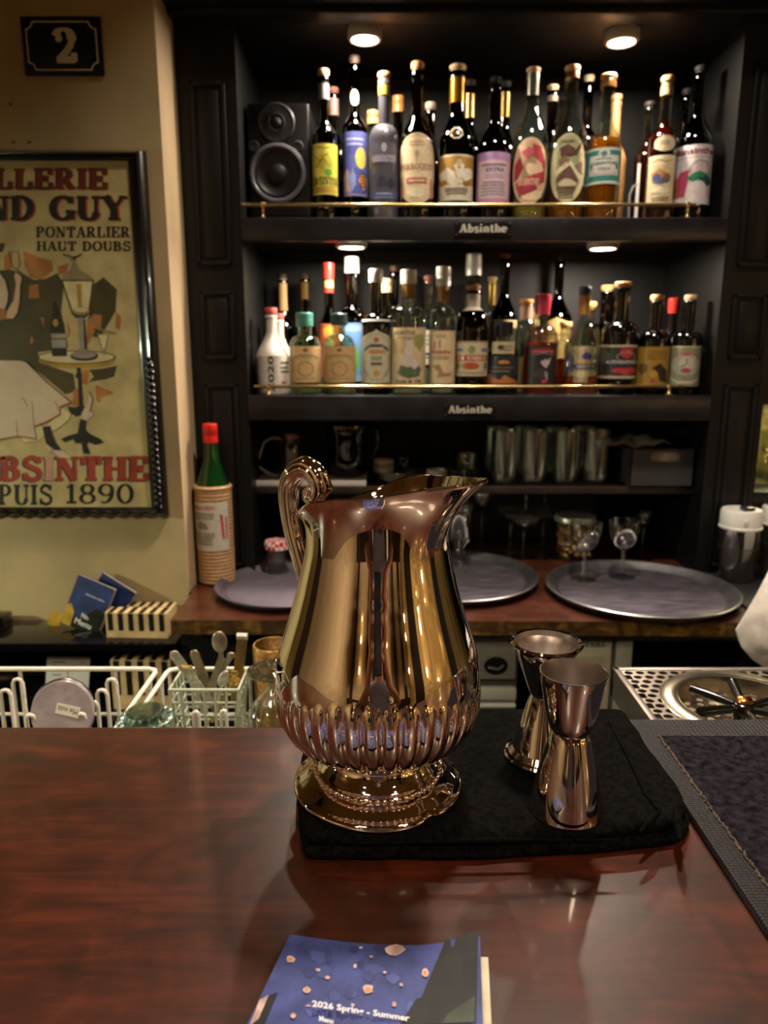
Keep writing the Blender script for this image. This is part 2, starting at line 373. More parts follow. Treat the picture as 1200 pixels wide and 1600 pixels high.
# the guests' side of the room (seen only in the polished metal)
post = M('stained post wood', '#3a2012', .4, var=.15, stretch=(1, 1, .1))
darkwall = M('dark brown panelling', '#1c1410', .4, var=.2)
for i, (x, w, m) in enumerate(((-1.62, .10, post), (-.62, .10, post), (-.34, .05, M('pale door paint', '#d8d2c4', .5, var=.03)), (.24, .36, darkwall), (.84, .06, M('pale door paint', '#d8d2c4', .5, var=.03)), (1.2, .10, post), (1.8, .10, darkwall))):
    slab('trim_%d' % (i + 1), m, x - w, x + w, YS, YS + .07, 0, ZC)
slab('baseboard_front', darkwall, XW, XE, YS, YS + .04, 0, 0.95)
slab('trim_8', darkwall, XE - .04, XE, -2.0, -1.3, 0, ZC); slab('trim_9', darkwall, XE - .04, XE, .35, .7, 0, ZC); slab('trim_10', post, XW, XW + .04, .55, .95, 0, ZC)
for i, (x, y, z) in enumerate(((XE - .10, -.55, 1.75), (XE - .10, -.15, 1.62), (XE - .14, -2.3, 1.8), (.60, YS + .12, 1.9), (-1.1, YS + .12, 1.85), (XW + .10, -.2, 1.8), (XE - .10, .9, 1.7), (XE - .10, .15, 1.45), (XE - .10, -.9, 1.5), (XE - .10, -.35, 1.30))):  # unseen glowing globes, added for warm sparkles in the polished metal
    r = thing('added_globe', 'small warm globe sconce ' + ('high on the right wall behind the guest', 'on the right wall level with the seated guest', 'on the right wall in the far front corner', 'on the front wall beside the dark panel', 'on the front wall towards the left corner', 'alone on the left side wall', 'on the right wall beside the shelves', 'on the right wall just above the bar end', 'low on the right wall behind the guest', 'lowest on the right wall beside the guest')[i], 'lamp', (x, y, z), 'wall sconces')
    MB().ball((x, y, z), .035, u=20, v=14).build('globe', M('lit globe', '#ffd9a0', .4, var=0, emit=22), r)
    dx = .06 if x > 1.5 else (-.06 if x < -1.5 else 0); dy = 0 if dx else -.06
    MB().tube([(x, y, z - .03), (x + dx, y + dy, z - .05)], .008, 8).build('bracket', brass, r)

# ------------------------------------------------------------------ black shelf cabinet
cab = thing('shelf_cabinet', 'tall black painted wooden shelf cabinet with panelled pilasters behind the bar', 'cabinet', (0.205, 1.76, 0.92))
Z1, Z2, Z3 = 1.674, 1.316, 1.112                   # tops of the two bottle shelves and of the glass shelf
L1, L2 = 1.632, 1.266                              # undersides of the two shelf edges
ZT = 2.042
def pilaster(x0, x1, panels):
    b = MB(); b.box(x0, x1, CF, CB + .02, 0.92, ZT + .1)
    b.build('pilaster', blackwood, cab)
    for (za, zb, pa, pb) in panels:
        q = MB(); t = .008
        for (u0, u1, w0, w1) in ((pa, pb, za, za + t), (pa, pb, zb - t, zb), (pa, pa + t, za, zb), (pb - t, pb, za, zb)):
            q.box(u0, u1, CF - .006, CF, w0, w1, 0, .002)
        q.box(pa + .014, pb - .014, CF - .003, CF + .001, za + .014, zb - .014, 0, .003)
        q.build('panel_moulding', blackwood, cab)
def zr(py, Y=CF): return PY(600, py, Y).z
pilaster(PE, CX0, [(zr(415), zr(128), -.382, -.312), (zr(562), zr(455), -.382, -.312), (.94, zr(600), -.382, -.312)])
pilaster(CX1, .800, [(zr(418), zr(95), .726, .796), (zr(562), zr(460), .726, .796), (.94, zr(600), .726, .796)])
MB().box(CX0, CX1, CB, CB + .02, .92, ZT).build('back_panel', blackin, cab)
def shelf(z, zl, y0):
    MB().box(CX0, CX1, y0 + .02, CB, z - .022, z - .002, 0).build('shelf', blackin, cab)
    MB().box(CX0, CX1, CF - .004, CF + .022, zl, z + .003, 0, .0025).build('shelf_edge', lipwood, cab)
shelf(Z1, L1, CF); shelf(Z2, L2, CF)
MB().box(CX0, CX1, 1.64, CB, Z3 - .016, Z3, 0, .001).build('shelf', M('dark brown shelf board', '#2a2019', .5, var=.2), cab)
MB().box(CX0, CX1, CF + .0, CB, ZT - .0, ZT + .02).build('top_board', blackin, cab)
b = MB().box(PE - .03, .800, CF - .085, CF - .001, zr(27) , ZT + .30, 0, .004); b.box(PE + .002, .800, CF - .05, CF, zr(27) - .012, zr(27) + .002, 0, .002)
b.build('cornice', blackwood, cab)
# the next bay on the right, with glass shelves
bay = thing('glass_cabinet', 'dark cabinet bay with lit patterned glass at the right end of the shelves', 'cabinet', (1.1, 1.75, .92))
b = MB(); b.box(.801, .813, CF, CB, .921, ZT); b.box(1.40, 1.44, CF, CB, .921, ZT); b.box(.813, 1.40, CF, CB, ZT - .02, ZT); b.box(.813, 1.40, CF, CB, 1.30, 2.0); b.box(.801, 1.44, CF - .085, CF - .001, zr(27), ZT + .30)
b.build('carcass', blackwood, bay)
MB().box(.8135, 1.3995, CF + .0, CB - .06, 1.085, 1.110, 0, .002).build('shelf', blackwood, bay)
def amb(x, z, y): return area('bay_lamp', (x, y, z), (x, y + .02, z - .3), .2, .05, 1.6, (1, .86, .5), shape='RECTANGLE')
MB().box(.8135, 1.3995, CB - .05, CB - .03, .925, 1.295).build('back_pane', M('yellow lit glass', '#6a5d2c', .35, var=.4, vs=50, bump=.8, bs=90), bay)
amb(.95, 1.285, CF + .12)

# ------------------------------------------------------------------ back counter
cnt = thing('back_counter', 'red brown wooden back counter with a raw golden front edge under the shelves', 'counter', (.4, 1.5, 0))
ZB = 0.920
cf = [(-.400, 1.303), (-.2, 1.300), (.0, 1.302), (.2, 1.298), (.4, 1.294), (.6, 1.290), (.75, 1.288), (1.5, 1.285), (1.5, CB), (PE + .001, CB), (PE + .001, 1.466), (-.400, 1.466)]
b = MB(); b.prism(cf, ZB - .028, ZB)
for f in b.bm.faces:
    if f.calc_center_median().y < 1.305 and abs(f.normal.z) < .5: f.material_index = 1
b.build('worktop', [counterwood, liveedge], cnt, smooth=False)
b = MB(); b.box(-.395, 1.5, 1.60, CB, 0, ZB - .034)
b.box(-.395, .10, 1.345, 1.60, 0, ZB - .034); b.box(.71, .74, 1.345, 1.60, 0, ZB - .034)
b.build('base', M('black cabinet base', '#0d0b0b', .5, var=.2), cnt)
b = MB().box(.10, .74, 1.325, 1.335, ZB - .05, ZB - .0345); b.build('steel_strip', M('grey steel strip', '#8f948c', .35, .8, var=.05), cnt)

# two appliances under the counter
fr = thing('ice_machine', 'pale grey ice machine door under the back counter, behind the two jiggers', 'ice machine', (.41, 1.45, 0))
pale = M('pale appliance enamel', '#b9b8a4', .35, var=.03)
b = MB().box(.345, .442, 1.335, 1.595, .02, .868, 0, .004)
b.build('body', pale, fr)
b = MB(); b.box(.352, .437, 1.328, 1.335, .04, .862, 0, .003); b.build('door', pale, fr)
q = MB(); dx0 = PY(905, 1030, 1.327).x; dx1 = PY(942, 1030, 1.327).x
q.box(.37, dx1, 1.325, 1.3285, .30, PY(940, 1025, 1.327).z, 0, .001); q.build('door_panel', M('pale appliance panel', '#a8a692', .4, var=.03), fr)
q = MB(); pl, w = serif_flat('HOSHIZAKI', .2, .09)
xa = PY(912, 1007, 1.3275).x; xb = PY(944, 1007, 1.3275).x; za = PY(930, 1011, 1.3275).z; zb = PY(930, 1003, 1.3275).z
full = (xb - xa) * 9.0 / 4.0
for i, p in enumerate(fit(pl, xb - full, za, xb, zb)): q.face([(x, 1.3275 - 1e-5 * i, z) for x, z in p])
q.build('lettering', M('grey lettering', '#4a4a44', .5, var=0), fr, smooth=False, recalc=False)
MB().box(.448, .480, 1.33, 1.595, .02, .868, 0, .003).build('corner_post', M('grey frame enamel', '#9c9d90', .4, var=.04), fr)
dr = thing('undercounter_fridge', 'grey undercounter unit with a dark oval dial recess, right of the silver pitcher', 'fridge', (.19, 1.45, 0))
MB().box(.11, .262, 1.345, 1.595, .02, .870, 0, .003).build('body', M('dark appliance body', '#3c3d38', .5, var=.05), dr)
zc = PY(780, 1040, 1.335).z
MB().box(.11, PY(806, 1040, 1.335).x, 1.335, 1.345, PY(780, 1062, 1.335).z, PY(780, 1000, 1.335).z, 0, .003).build('control_panel', M('warm grey panel', '#85847a', .4, var=.04), dr)
c = PY(775, 1040, 1.334)
b = MB(); b.lathe([(0, 0), (.019, 0), (.022, .002), (.019, .003), (0, .003)]); b.move(Matrix.Translation((c.x, 1.335, c.z)) @ Matrix.Diagonal((1.05, 1, .85, 1)) @ Matrix.Rotation(pi / 2, 4, 'X'))
d = b.build('dial_recess', M('dark dial', '#17171a', .25, var=.1), dr)
b = MB(); b.tube([(c.x - .016, 1.331, c.z - .002), (c.x + .004, 1.330, c.z - .006), (c.x + .014, 1.331, c.z + .002)], .0025); b.build('dial_lever', steel, d)
for (ya, yb) in ((1075, 1094), (1098, 1106), (1112, 1140)):
    MB().box(.11, PY(806, 1080, 1.335).x, 1.325, 1.3445, PY(780, yb, 1.33).z, PY(780, ya, 1.33).z, 0, .004).build('drawer_front', M('pale drawer plastic', '#b4b6ac', .35, var=.03), dr)

# ------------------------------------------------------------------ the bar in front
bar = thing('bar_counter', 'red brown polished wooden bar top in the foreground', 'counter', (0, .28, 0))
BT = 1.100
MB().box(-1.5, 1.5, -.06, .572, BT - .045, BT, 0, .004, 3).build('bar_top', barwood, bar)
MB().box(-1.5, 1.5, .02, .50, 0, BT - .046).build('bar_front', post, bar)
wk = thing('work_bench', 'dark steel work bench behind the bar carrying the racks', 'bench', (0, .75, 0))
MB().box(-1.5, 1.5, .575, .935, .86, .89, 0, .003).build('bench_top', steeldark, wk)
MB().box(-1.5, 1.5, .60, .92, 0, .859).build('bench_base', blackin, wk)

# ------------------------------------------------------------------ ledge on the left with booklets
led = thing('wall_ledge', 'glossy black double shelf fixed under the poster on the plaster wall', 'shelf', (-.7, 1.4, .70))
MB().box(-1.3, -.402, 1.335, PWY - .001, .842, .860, 0, .002).build('upper_board', blackgloss, led)
MB().box(-1.3, -.402, 1.30, PWY - .001, .700, .715, 0, .002).build('lower_board', blackgloss, led)
MB().box(-1.3, -.402, PWY - .012, PWY - .001, .715, .842).build('back_board', blackgloss, led)
def booklet(name, label, w, h, t, cover, art, loc, rx, ry, rz, mats):
    r = thing(name, label, 'booklet')
    MB().box(-w / 2, w / 2, .0006, t - .0006, .001, h - .001).build('pages', M('cream paper pages', '#cbbfae', .7, var=.05), r)
    b = MB(); b.box(-w / 2, w / 2, 0, .0006, 0, h); b.box(-w / 2, w / 2, t - .0006, t, 0, h)
    for (poly, mi, lay) in art: b.face([(x, -.0002 * lay, z) for x, z in poly], mi)
    b.build('cover', [cover] + mats, r, smooth=False)
    r.location = loc; r.rotation_euler = (rx, ry, rz)
    return r
nightblue = M('night blue print', '#1a2a58', .45, var=.3, vs=30)
darkprint = M('dark green black print', '#12160f', .35, var=.3, vs=40, coat=.3)
yellowprint = M('ochre yellow print', '#a8862a', .4, var=.25, vs=40)
cw = M('white lettering', '#e8e4da', .5, var=0)
W_, H_ = .082, .105
art = [([(-.041, 0), (.041, 0), (.041, .05), (.02, .055), (0, .03), (-.02, .02), (-.041, .015)], 1, 1), ([(-.041, .0), (-.02, .0), (-.022, .03), (-.034, .045), (-.041, .04)], 2, 2)]
for p in fit(text_flat('2026 Spring - Summer'), -.012, .072, .030, .0755): art.append((p, 3, 3))
for p in fit(text_flat('No.', 0.0), -.005, .026, .012, .036): art.append((p, 3, 3))
for p in fit(text_flat('Menu', 0.0), -.014, .010, .022, .022): art.append((p, 3, 3))
p0 = PY(128, 984, 1.42)
booklet('menu_booklet', 'dark blue printed booklet leaning in front on the black ledge', W_, H_, .010, nightblue, art, (p0.x, 1.405, .8605), radians(-12), radians(20), radians(-10), [darkprint, yellowprint, cw])
p1 = PY(152, 984, 1.44)
booklet('menu_booklet', 'second blue booklet mostly hidden behind the leaning one on the ledge', .080, .104, .010, nightblue, art[:2], (p1.x, 1.430, .8605), radians(-10), radians(30), radians(-10), [darkprint, yellowprint, cw])
stripeb = M('black stripe print', '#100d0b', .5, var=.1); stripec = M('cream stripe print', '#c2a878', .6, var=.1)
def striped_box(label, x0, x1, y0, y1, z0, z1, n, rz=0):
    r = thing('striped_box', label, 'box', ((x0 + x1) / 2, (y0 + y1) / 2, z0), 'striped card boxes')
    b = MB().box(x0, x1, y0, y1, z0, z1, 0, .001)
    for i in range(n):
        xa = x0 + (i + .25) * (x1 - x0) / n; xb = xa + .5 * (x1 - x0) / n
        b.face([(xa, y0 - .0004, z0 + .30 * (z1 - z0)), (xb, y0 - .0004, z0 + .30 * (z1 - z0)), (xb, y0 - .0004, z1 - .001), (xa, y0 - .0004, z1 - .001)], 1)
        b.face([(xa, y0, z1 + .0004), (xb, y0, z1 + .0004), (xb, y1, z1 + .0004), (xa, y1, z1 + .0004)], 1)
    b.build('card_sleeve', [stripec, stripeb], r, smooth=False); r.rotation_euler = (0, 0, rz); return r
def bx(pxa, pxb, py0, py1, Y): a = PY(pxa, py0, Y); c = PY(pxb, py1, Y); return a.x, c.x, c.z, a.z
x0, x1, za, zb = bx(163, 263, 958, 984, 1.36)
striped_box('black and cream striped box on the black ledge beside the counter end', x0, x1, 1.36, 1.395, .8605, zb, 6, radians(-3))
x0, x1, za, zb = bx(197, 272, 948, 984, 1.42)
striped_box('orange lit striped box standing behind the other on the ledge', x0, x1, 1.42, 1.45, .8605, zb, 5, radians(-2))
x0, x1, za, zb = bx(160, 270, 1010, 1075, 1.345)
b = striped_box('long striped box on the lower black shelf under the ledge', x0 + .012, x1, 1.345, 1.40, .7155, .7155 + .105, 5, radians(-2))
c0 = PY(95, 1070, 1.36)
r = thing('price_sheet', 'white printed price sheet leaning on the lower black shelf', 'sheet')
b = MB().box(-.042, .042, 0, .0012, 0, .092)
for (z, xa, xb) in ((.080, -.030, -.005), (.080, .024, .032), (.066, -.030, -.018), (.066, .022, .030), (.054, -.03, -.012), (.030, -.03, -.008), (.018, -.030, -.012)):
    b.face([(xa, -.0003, z), (xb, -.0003, z), (xb, -.0003, z + .003), (xa, -.0003, z + .003)], 1)
b.build('sheet', [paper, M('grey print', '#8a8780', .6, var=0)], r, smooth=False)
r.location = (c0.x, 1.375, .7160); r.rotation_euler = (radians(-14), radians(4), radians(6))
c0 = PY(72, 984, 1.39)
r = thing('yellow_card', 'ochre yellow card behind the left edge of the leaning blue booklet', 'card')
MB().box(-.012, .012, 0, .001, 0, .030).build('card', yellowprint, r, smooth=False)
r.location = (c0.x - .004, 1.428, .8606); r.rotation_euler = (radians(-10), radians(18), 0)
x0, x1, za, zb = bx(0, 10, 962, 984, 1.41)
o = MB().box(x0 - .06, x1, 1.40, 1.44, .8605, zb, 0, .002).build('black_box', blackgloss); tag(o, 'small black box at the left end of the ledge', 'box')

# ------------------------------------------------------------------ number plate
PLY = PWY - .006
pl = thing('number_plate', 'dark blue enamel house number plate reading 2 on the plaster wall', 'number plate', (-.574, PWY, 1.90))
x0, x1, z0, z1 = -.645, -.503, zr(118, PLY), zr(25, PLY)
MB().box(x0, x1, PLY, PWY - .0005, z0, z1, 0, .0015).build('plate', M('navy enamel', '#0a0c14', .5, var=.1, spec=.3), pl)
q = MB(); k = .012; ins = .008
def notch(o_):
    a = []
    for (cx, cz, a0) in ((x0 + ins, z0 + ins, 90), (x1 - ins, z0 + ins, 180), (x1 - ins, z1 - ins, 270), (x0 + ins, z1 - ins, 360)):
        for i in range(7):
            t = radians(a0 - 90 * i / 6); a.append((cx + (k + o_) * cos(t), cz + (k + o_) * sin(t)))
    return a
A, B = notch(.0), notch(.0022)
def clampr(p, e): return (min(max(p[0], x0 + ins + e), x1 - ins - e), min(max(p[1], z0 + ins + e), z1 - ins - e))
A = [clampr(p, 0) for p in A]; B = [clampr(p, .0022) for p in B]
for i in range(len(A)):
    j = (i + 1) % len(A); q.face([(A[i][0], PLY - .0004, A[i][1]), (A[j][0], PLY - .0004, A[j][1]), (B[j][0], PLY - .0004, B[j][1]), (B[i][0], PLY - .0004, B[i][1])])
e_cream = M('cream enamel', '#cfc6ac', .4, var=.05)
q.build('border', e_cream, pl, smooth=False, recalc=False)
q = MB(); ps, w = serif_flat('2', .30, .10)
for i, p in enumerate(fit(ps, PY(82, 70, PLY).x, zr(99, PLY), PY(119, 70, PLY).x + .001, zr(43, PLY))): q.face([(x, PLY - .0004 - 1e-5 * i, z) for x, z in p])
q.build('numeral', e_cream, pl, smooth=False, recalc=False)

# ------------------------------------------------------------------ framed poster
po = thing('framed_poster', 'large framed absinthe distillery poster in a black frame on the plaster wall', 'poster', (-.72, PWY, 1.09))
FR = -.4375; FT = zr(232, PWY - .02); FB = zr(808, PWY - .02); FL = -1.02; fw = .032
IY = PWY - .010
def frm(): 
    b = MB()
    prof = [(0, 0), (.004, .014), (.012, .022), (.022, .018), (.028, .011), (fw, .0095), (fw, 0)]
    cs = [(FL, FB, 1, 1), (FR, FB, -1, 1), (FR, FT, -1, -1), (FL, FT, 1, -1)]
    rings = [[b.bm.verts.new((cx + sx * u, PWY - .001 - h, cz + sz * u * .58)) for u, h in prof] for cx, cz, sx, sz in cs]
    for i in range(4):
        A, B = rings[i], rings[(i + 1) % 4]
        for k in range(len(prof) - 1): b.bm.faces.new((A[k], A[k + 1], B[k + 1], B[k]))
    for i in range(46):                           # carved leaf bumps on the outer moulding
        t = i / 45; z = FB + .02 + t * .42 * (FT - FB)
        b.ball((FR - .012 - .004 * (i % 2), PWY - .022, z), .0055, .004, .008, u=8, v=5, rot=Matrix.Rotation(.5 * (1 if i % 2 else -1), 3, 'Y'))
    for i in range(40):
        x = FR - .02 - i * .0135
        b.ball((x, PWY - .021, FB + .007 + .003 * (i % 2)), .008, .004, .0038, u=8, v=5, rot=Matrix.Rotation(.5 * (1 if i % 2 else -1), 3, 'Y'))
    return b
frm().build('frame', M('black lacquered frame', '#0d0b0a', .22, var=.2, coat=.6), po, ang=30)
def pm(n, c, v=.12): return M(n, c, .5, var=v, vs=25, coat=.12, crough=.12)
PM = [pm('poster ground', '#ab9a6a', .10), pm('poster olive', '#3c3413', .15), pm('poster orange', '#9a6430', .2), pm('poster cream', '#c4b586', .1),
      pm('poster brown', '#857355', .15), pm('poster black', '#16130c', .1), pm('poster pink white', '#bda890', .05), pm('poster red', '#8c3324', .15),
      pm('poster ochre', '#9c7a30', .15), pm('poster skin', '#c0a084', .05), pm('poster grey', '#8a8078', .15), pm('poster pale red', '#b08070', .1), pm('poster dark red', '#5e1c10', .2)]
q = MB()
PFN = [0]
def pf(pts, mi, lay):                              # pts in frame pixels, laid on the poster's plane
    PFN[0] = (PFN[0] + 1) % 14; Y = IY - .00016 * lay - 1e-5 * PFN[0]
    q.face([tuple(PY(x, y, Y)) for x, y in pts], mi)
def K(pts): return [(x / 4.704, 380 + y / 4.704) for x, y in pts]
q.face([(FL + .02, IY, FB + .012), (FR - .02, IY, FB + .012), (FR - .02, IY, FT - .012), (FL + .02, IY, FT - .012)], 0)
def el(cx, cy, rx, ry, n=26): return [(cx + rx * cos(2 * pi * k / n), cy + ry * sin(2 * pi * k / n)) for k in range(n)]
def ln(pts, w, mi, lay):
    for p in ribbon(pts, 'k', w, w): pf(K(p), mi, lay)
pf(K([(-200, 250), (0, 200), (60, 190), (160, 220), (250, 270), (340, 260), (420, 220), (470, 300), (450, 500), (500, 760), (480, 780), (280, 800), (290, 880), (540, 960), (560, 1090), (480, 1110), (300, 960), (180, 870), (0, 870), (-200, 870)]), 1, 1)
pf(K([(690, 300), (760, 250), (860, 340), (850, 500), (780, 620), (740, 690), (690, 690), (640, 620), (660, 500)]), 1, 1)
pf(K([(655, 930), (760, 920), (860, 900), (840, 980), (780, 1000), (650, 1020), (690, 980)]), 1, 1)
pf(K([(-60, 0), (40, 0), (20, 60), (-60, 80)]), 1, 2)
for p in ([(170, 55), (270, 100), (380, 130), (390, 200), (300, 265), (220, 250), (180, 160)], [(420, 170), (510, 150), (480, 220), (430, 230)], [(215, 310), (280, 300), (290, 400), (210, 410)], [(30, 90), (90, 70), (80, 190), (30, 200)],
          [(690, 520), (750, 530), (740, 640), (660, 620), (640, 570)], [(850, 500), (890, 540), (880, 640), (850, 620)], [(700, 1040), (840, 1100), (740, 1130), (740, 1170), (710, 1160)], [(540, 1080), (585, 1060), (580, 1200), (530, 1190)],
          [(290, 540), (330, 550), (320, 620)], [(490, 560), (520, 640), (500, 700)], [(230, 680), (250, 720), (220, 740)], [(600, 930), (660, 930), (640, 1040), (600, 1030)], [(640, 600), (700, 640), (650, 740), (630, 740)]): pf(K(p), 2, 2)
# table
pf(K(el(562, 862, 282, 56)), 8, 3); pf(K(el(562, 838, 288, 50)), 5, 4); pf(K(el(562, 838, 276, 43)), 3, 5)
pf(K([(562, 915), (592, 915), (600, 1000), (612, 1190), (580, 1190), (572, 1000)]), 5, 4); pf(K([(555, 960), (600, 960), (600, 990), (555, 990)]), 5, 4)
pf(K([(495, 1200), (560, 1205), (600, 1185), (625, 1200), (615, 1250), (565, 1275), (515, 1245)]), 5, 4)
pf(K([(590, 1290), (635, 1300), (630, 1370), (660, 1400), (740, 1440), (765, 1465), (700, 1482), (650, 1460), (640, 1480), (665, 1550), (612, 1545), (600, 1470), (555, 1470), (540, 1440), (480, 1462), (445, 1440), (500, 1415), (570, 1395)]), 5, 4)
# fountain
pf(K([(450, 272), (460, 235), (515, 195), (528, 150), (545, 130), (562, 150), (580, 195), (655, 238), (690, 272)]), 4, 6)
pf(K([(450, 270), (690, 270), (655, 520), (620, 545), (560, 545), (530, 520)]), 5, 6); pf(K([(462, 280), (678, 280), (646, 515), (540, 515)]), 3, 7)
pf(K([(560, 300), (600, 300), (600, 480), (575, 480)]), 8, 8); pf(K(el(597, 500, 62, 32)), 4, 8); pf(K(el(597, 490, 50, 18)), 3, 9)
pf(K([(578, 550), (622, 550), (640, 800), (588, 800)]), 10, 6); pf(K([(612, 560), (622, 560), (640, 800), (622, 800)]), 5, 7)
pf(K(el(620, 828, 104, 38)), 5, 6); pf(K(el(615, 818, 92, 30)), 10, 7); pf(K(el(612, 795, 55, 18)), 4, 8)
ln([(460, 80), (545, 105), (605, 78)], 9, 5, 6); ln([(545, 130), (545, 95)], 9, 5, 6); ln([(515, 125), (570, 100)], 6, 5, 6)
ln([(640, 555), (700, 575), (750, 640), (855, 660)], 12, 4, 6); ln([(670, 540), (690, 600)], 8, 4, 6)
pf(K([(715, 668), (798, 668), (775, 785), (775, 820), (755, 820), (755, 785)]), 10, 6); pf(K([(724, 676), (790, 676), (768, 780), (757, 780)]), 3, 7); pf(K(el(765, 842, 52, 22)), 3, 7)
# bottle
pf(K([(363, 600), (388, 550), (386, 505), (392, 430), (410, 430), (415, 490), (435, 505), (436, 550), (470, 590), (494, 830), (384, 832)]), 5, 6)
pf(K([(374, 665), (484, 665), (490, 770), (382, 770)]), 10, 7); pf(K([(378, 700), (486, 698), (486, 706), (378, 708)]), 5, 8); pf(K(el(408, 585, 20, 28)), 8, 7)
# dancer's arm, bodice, skirt, legs
pf(K([(-120, 200), (0, 215), (40, 270), (62, 360), (58, 430), (40, 485), (0, 480), (-120, 480)]), 6, 5); ln([(0, 215), (42, 275), (63, 365), (58, 430), (38, 485)], 9, 5, 6)
pf(K([(112, 215), (150, 235), (160, 265), (150, 310), (146, 420), (130, 510), (98, 556), (46, 558), (52, 500), (100, 420), (118, 300), (106, 245)]), 9, 6); ln([(160, 265), (150, 310), (146, 420), (130, 510), (98, 556), (46, 558)], 5, 5, 7)
pf(K([(-120, 480), (40, 487), (50, 556), (0, 566), (-120, 570)]), 2, 5)
ln([(62, 62), (90, 170), (122, 195), (145, 165), (135, 58), (62, 62)], 5, 5, 7); ln([(122, 195), (185, 240)], 5, 5, 7)
pf(K([(440, 1208), (520, 1250), (505, 1300), (480, 1325), (420, 1365), (380, 1385), (340, 1340), (430, 1260)]), 3, 5); ln([(520, 1250), (505, 1300), (420, 1365), (380, 1385)], 5, 10, 6)
pf(K([(250, 1345), (330, 1345), (320, 1420), (280, 1450), (180, 1462), (160, 1440)]), 3, 5)
pf(K([(310, 1350), (372, 1340), (385, 1400), (410, 1465), (455, 1525), (400, 1530), (340, 1475)]), 5, 6)
pf(K([(330, 1468), (360, 1490), (400, 1522), (455, 1522), (500, 1555), (530, 1580), (430, 1575), (376, 1512), (368, 1552), (350, 1512)]), 6, 7)
pf(K([(655, 1090), (682, 1150), (660, 1240), (684, 1232), (680, 1270), (640, 1305), (600, 1292), (600, 1250), (640, 1180)]), 6, 6); ln([(655, 1090), (682, 1150), (658, 1240), (684, 1236)], 5, 5, 7)
pf(K([(-200, 870), (0, 862), (150, 864), (200, 880), (330, 1010), (525, 1172), (440, 1198), (444, 1258), (350, 1310), (250, 1345), (268, 1440), (130, 1418), (0, 1444), (-200, 1444)]), 6, 8)
ln([(190, 870), (330, 1010), (525, 1172)], 6, 5, 9); ln([(525, 1172), (440, 1200), (444, 1256), (350, 1310), (250, 1348)], 10, 7, 9); ln([(268, 1438), (130, 1418), (0, 1442), (-200, 1442)], 9, 7, 9)
ln([(120, 1300), (130, 1415)], 4, 5, 9); ln([(235, 1160), (250, 1345), (268, 1440)], 4, 5, 9); ln([(165, 1130), (205, 1200)], 4, 5, 9); ln([(405, 1160), (440, 1240)], 4, 5, 9)
# lettering
def ptext(s, x0, y0, x1, y1, mi, lay, thick=.27, thin=.12, only=None, skew=0.0):
    ps, w = serif_flat(s, thick, thin, .12, only)
    for p in fit(ps, 0, 0, 1, 1, (0.06, 0, w - .04, 1)): pf([(x0 + (x1 - x0) * u, y1 + (y0 - y1) * v + skew * u) for u, v in p], mi, lay)
ptext('DISTILLERIE', -142, 263, 166, 295, 5, 3); ptext('DISTILLERIE', -140, 264, 168, 296, 12, 4)
ptext('ARMAND GUY', -190, 307, 198, 345, 7, 3); ptext('ARMAND GUY', -193, 306, 195, 344, 5, 4)
ptext('PONTARLIER', 57, 354, 203, 371, 5, 3, .24, .10); ptext('HAUT DOUBS', 58, 377, 204, 392, 5, 3, .24, .10)
ptext('ABSINTHE', -38, 714, 230, 752, 5, 3); ptext('ABSINTHE', -36, 713, 232, 751, 7, 4, only=(0, 1, 2, 4, 5, 6, 7)); ptext('ABSINTHE', -36, 713, 232, 751, 11, 4, only=(3,))
ptext('DEPUIS', -52, 757, 81, 789, 5, 3, .22, .09); ptext('1890', 103, 756, 208, 787, 5, 3, .18, .08)
q.build('print', PM, po, smooth=False, recalc=False)
# small nails and hook marks above the poster
for x, y in ((21, 222), (46, 222), (17, 163)):
    c = PY(x, y, PWY)
    b = MB(); b.lathe([(0, 0), (.002, 0), (.0018, .003), (0, .003)], seg=8); b.move(Matrix.Translation((c.x, PWY, c.z)) @ Matrix.Rotation(pi / 2, 4, 'X'))
    o = b.build('nail', steeldark); tag(o, {21: 'left of two dark nails above the poster', 46: 'right of two dark nails above the poster', 17: 'dark nail in the plaster below the number plate'}[x], 'nail', 'nails in the plaster')
# ------------------------------------------------------------------ folded black cloth on the bar
CT = BT + .0175
def offset_outline(pts, n=160):
    out = []; P = [Vector((p[0], p[1])) for p in pts]; L = [0]
    for i in range(len(P)): L.append(L[-1] + (P[(i + 1) % len(P)] - P[i]).length)
    for k in range(n):
        d = L[-1] * k / n; i = max(j for j in range(len(P)) if L[j] <= d); t = (d - L[i]) / (L[i + 1] - L[i])
        out.append(P[i].lerp(P[(i + 1) % len(P)], t))
    for _ in range(1): out = [(out[k - 1] + out[k] * 2 + out[(k + 1) % n]) / 4 for k in range(n)]
    return out
cl = thing('folded_cloth', 'black cotton cloth folded flat on the bar under the pitcher and jiggers', 'cloth', (.06, .42, BT))
clothm = M('black cotton', '#0a0908', .9, var=.35, vs=260, bump=.4, bs=900, spec=.04)
corners = [PZ(478, 1345, BT), PZ(700, 1347, BT), PZ(900, 1338, BT), PZ(1065, 1322, BT), PZ(1074, 1290, BT), PZ(1042, 1235, BT), PZ(1003, 1180, BT), PZ(968, 1126, BT), PZ(900, 1120, BT), PZ(610, 1118, BT), PZ(500, 1128, BT), PZ(470, 1220, BT), PZ(466, 1260, BT)]
corners = [Vector((c.x, min(c.y, .571), 0)) for c in corners]
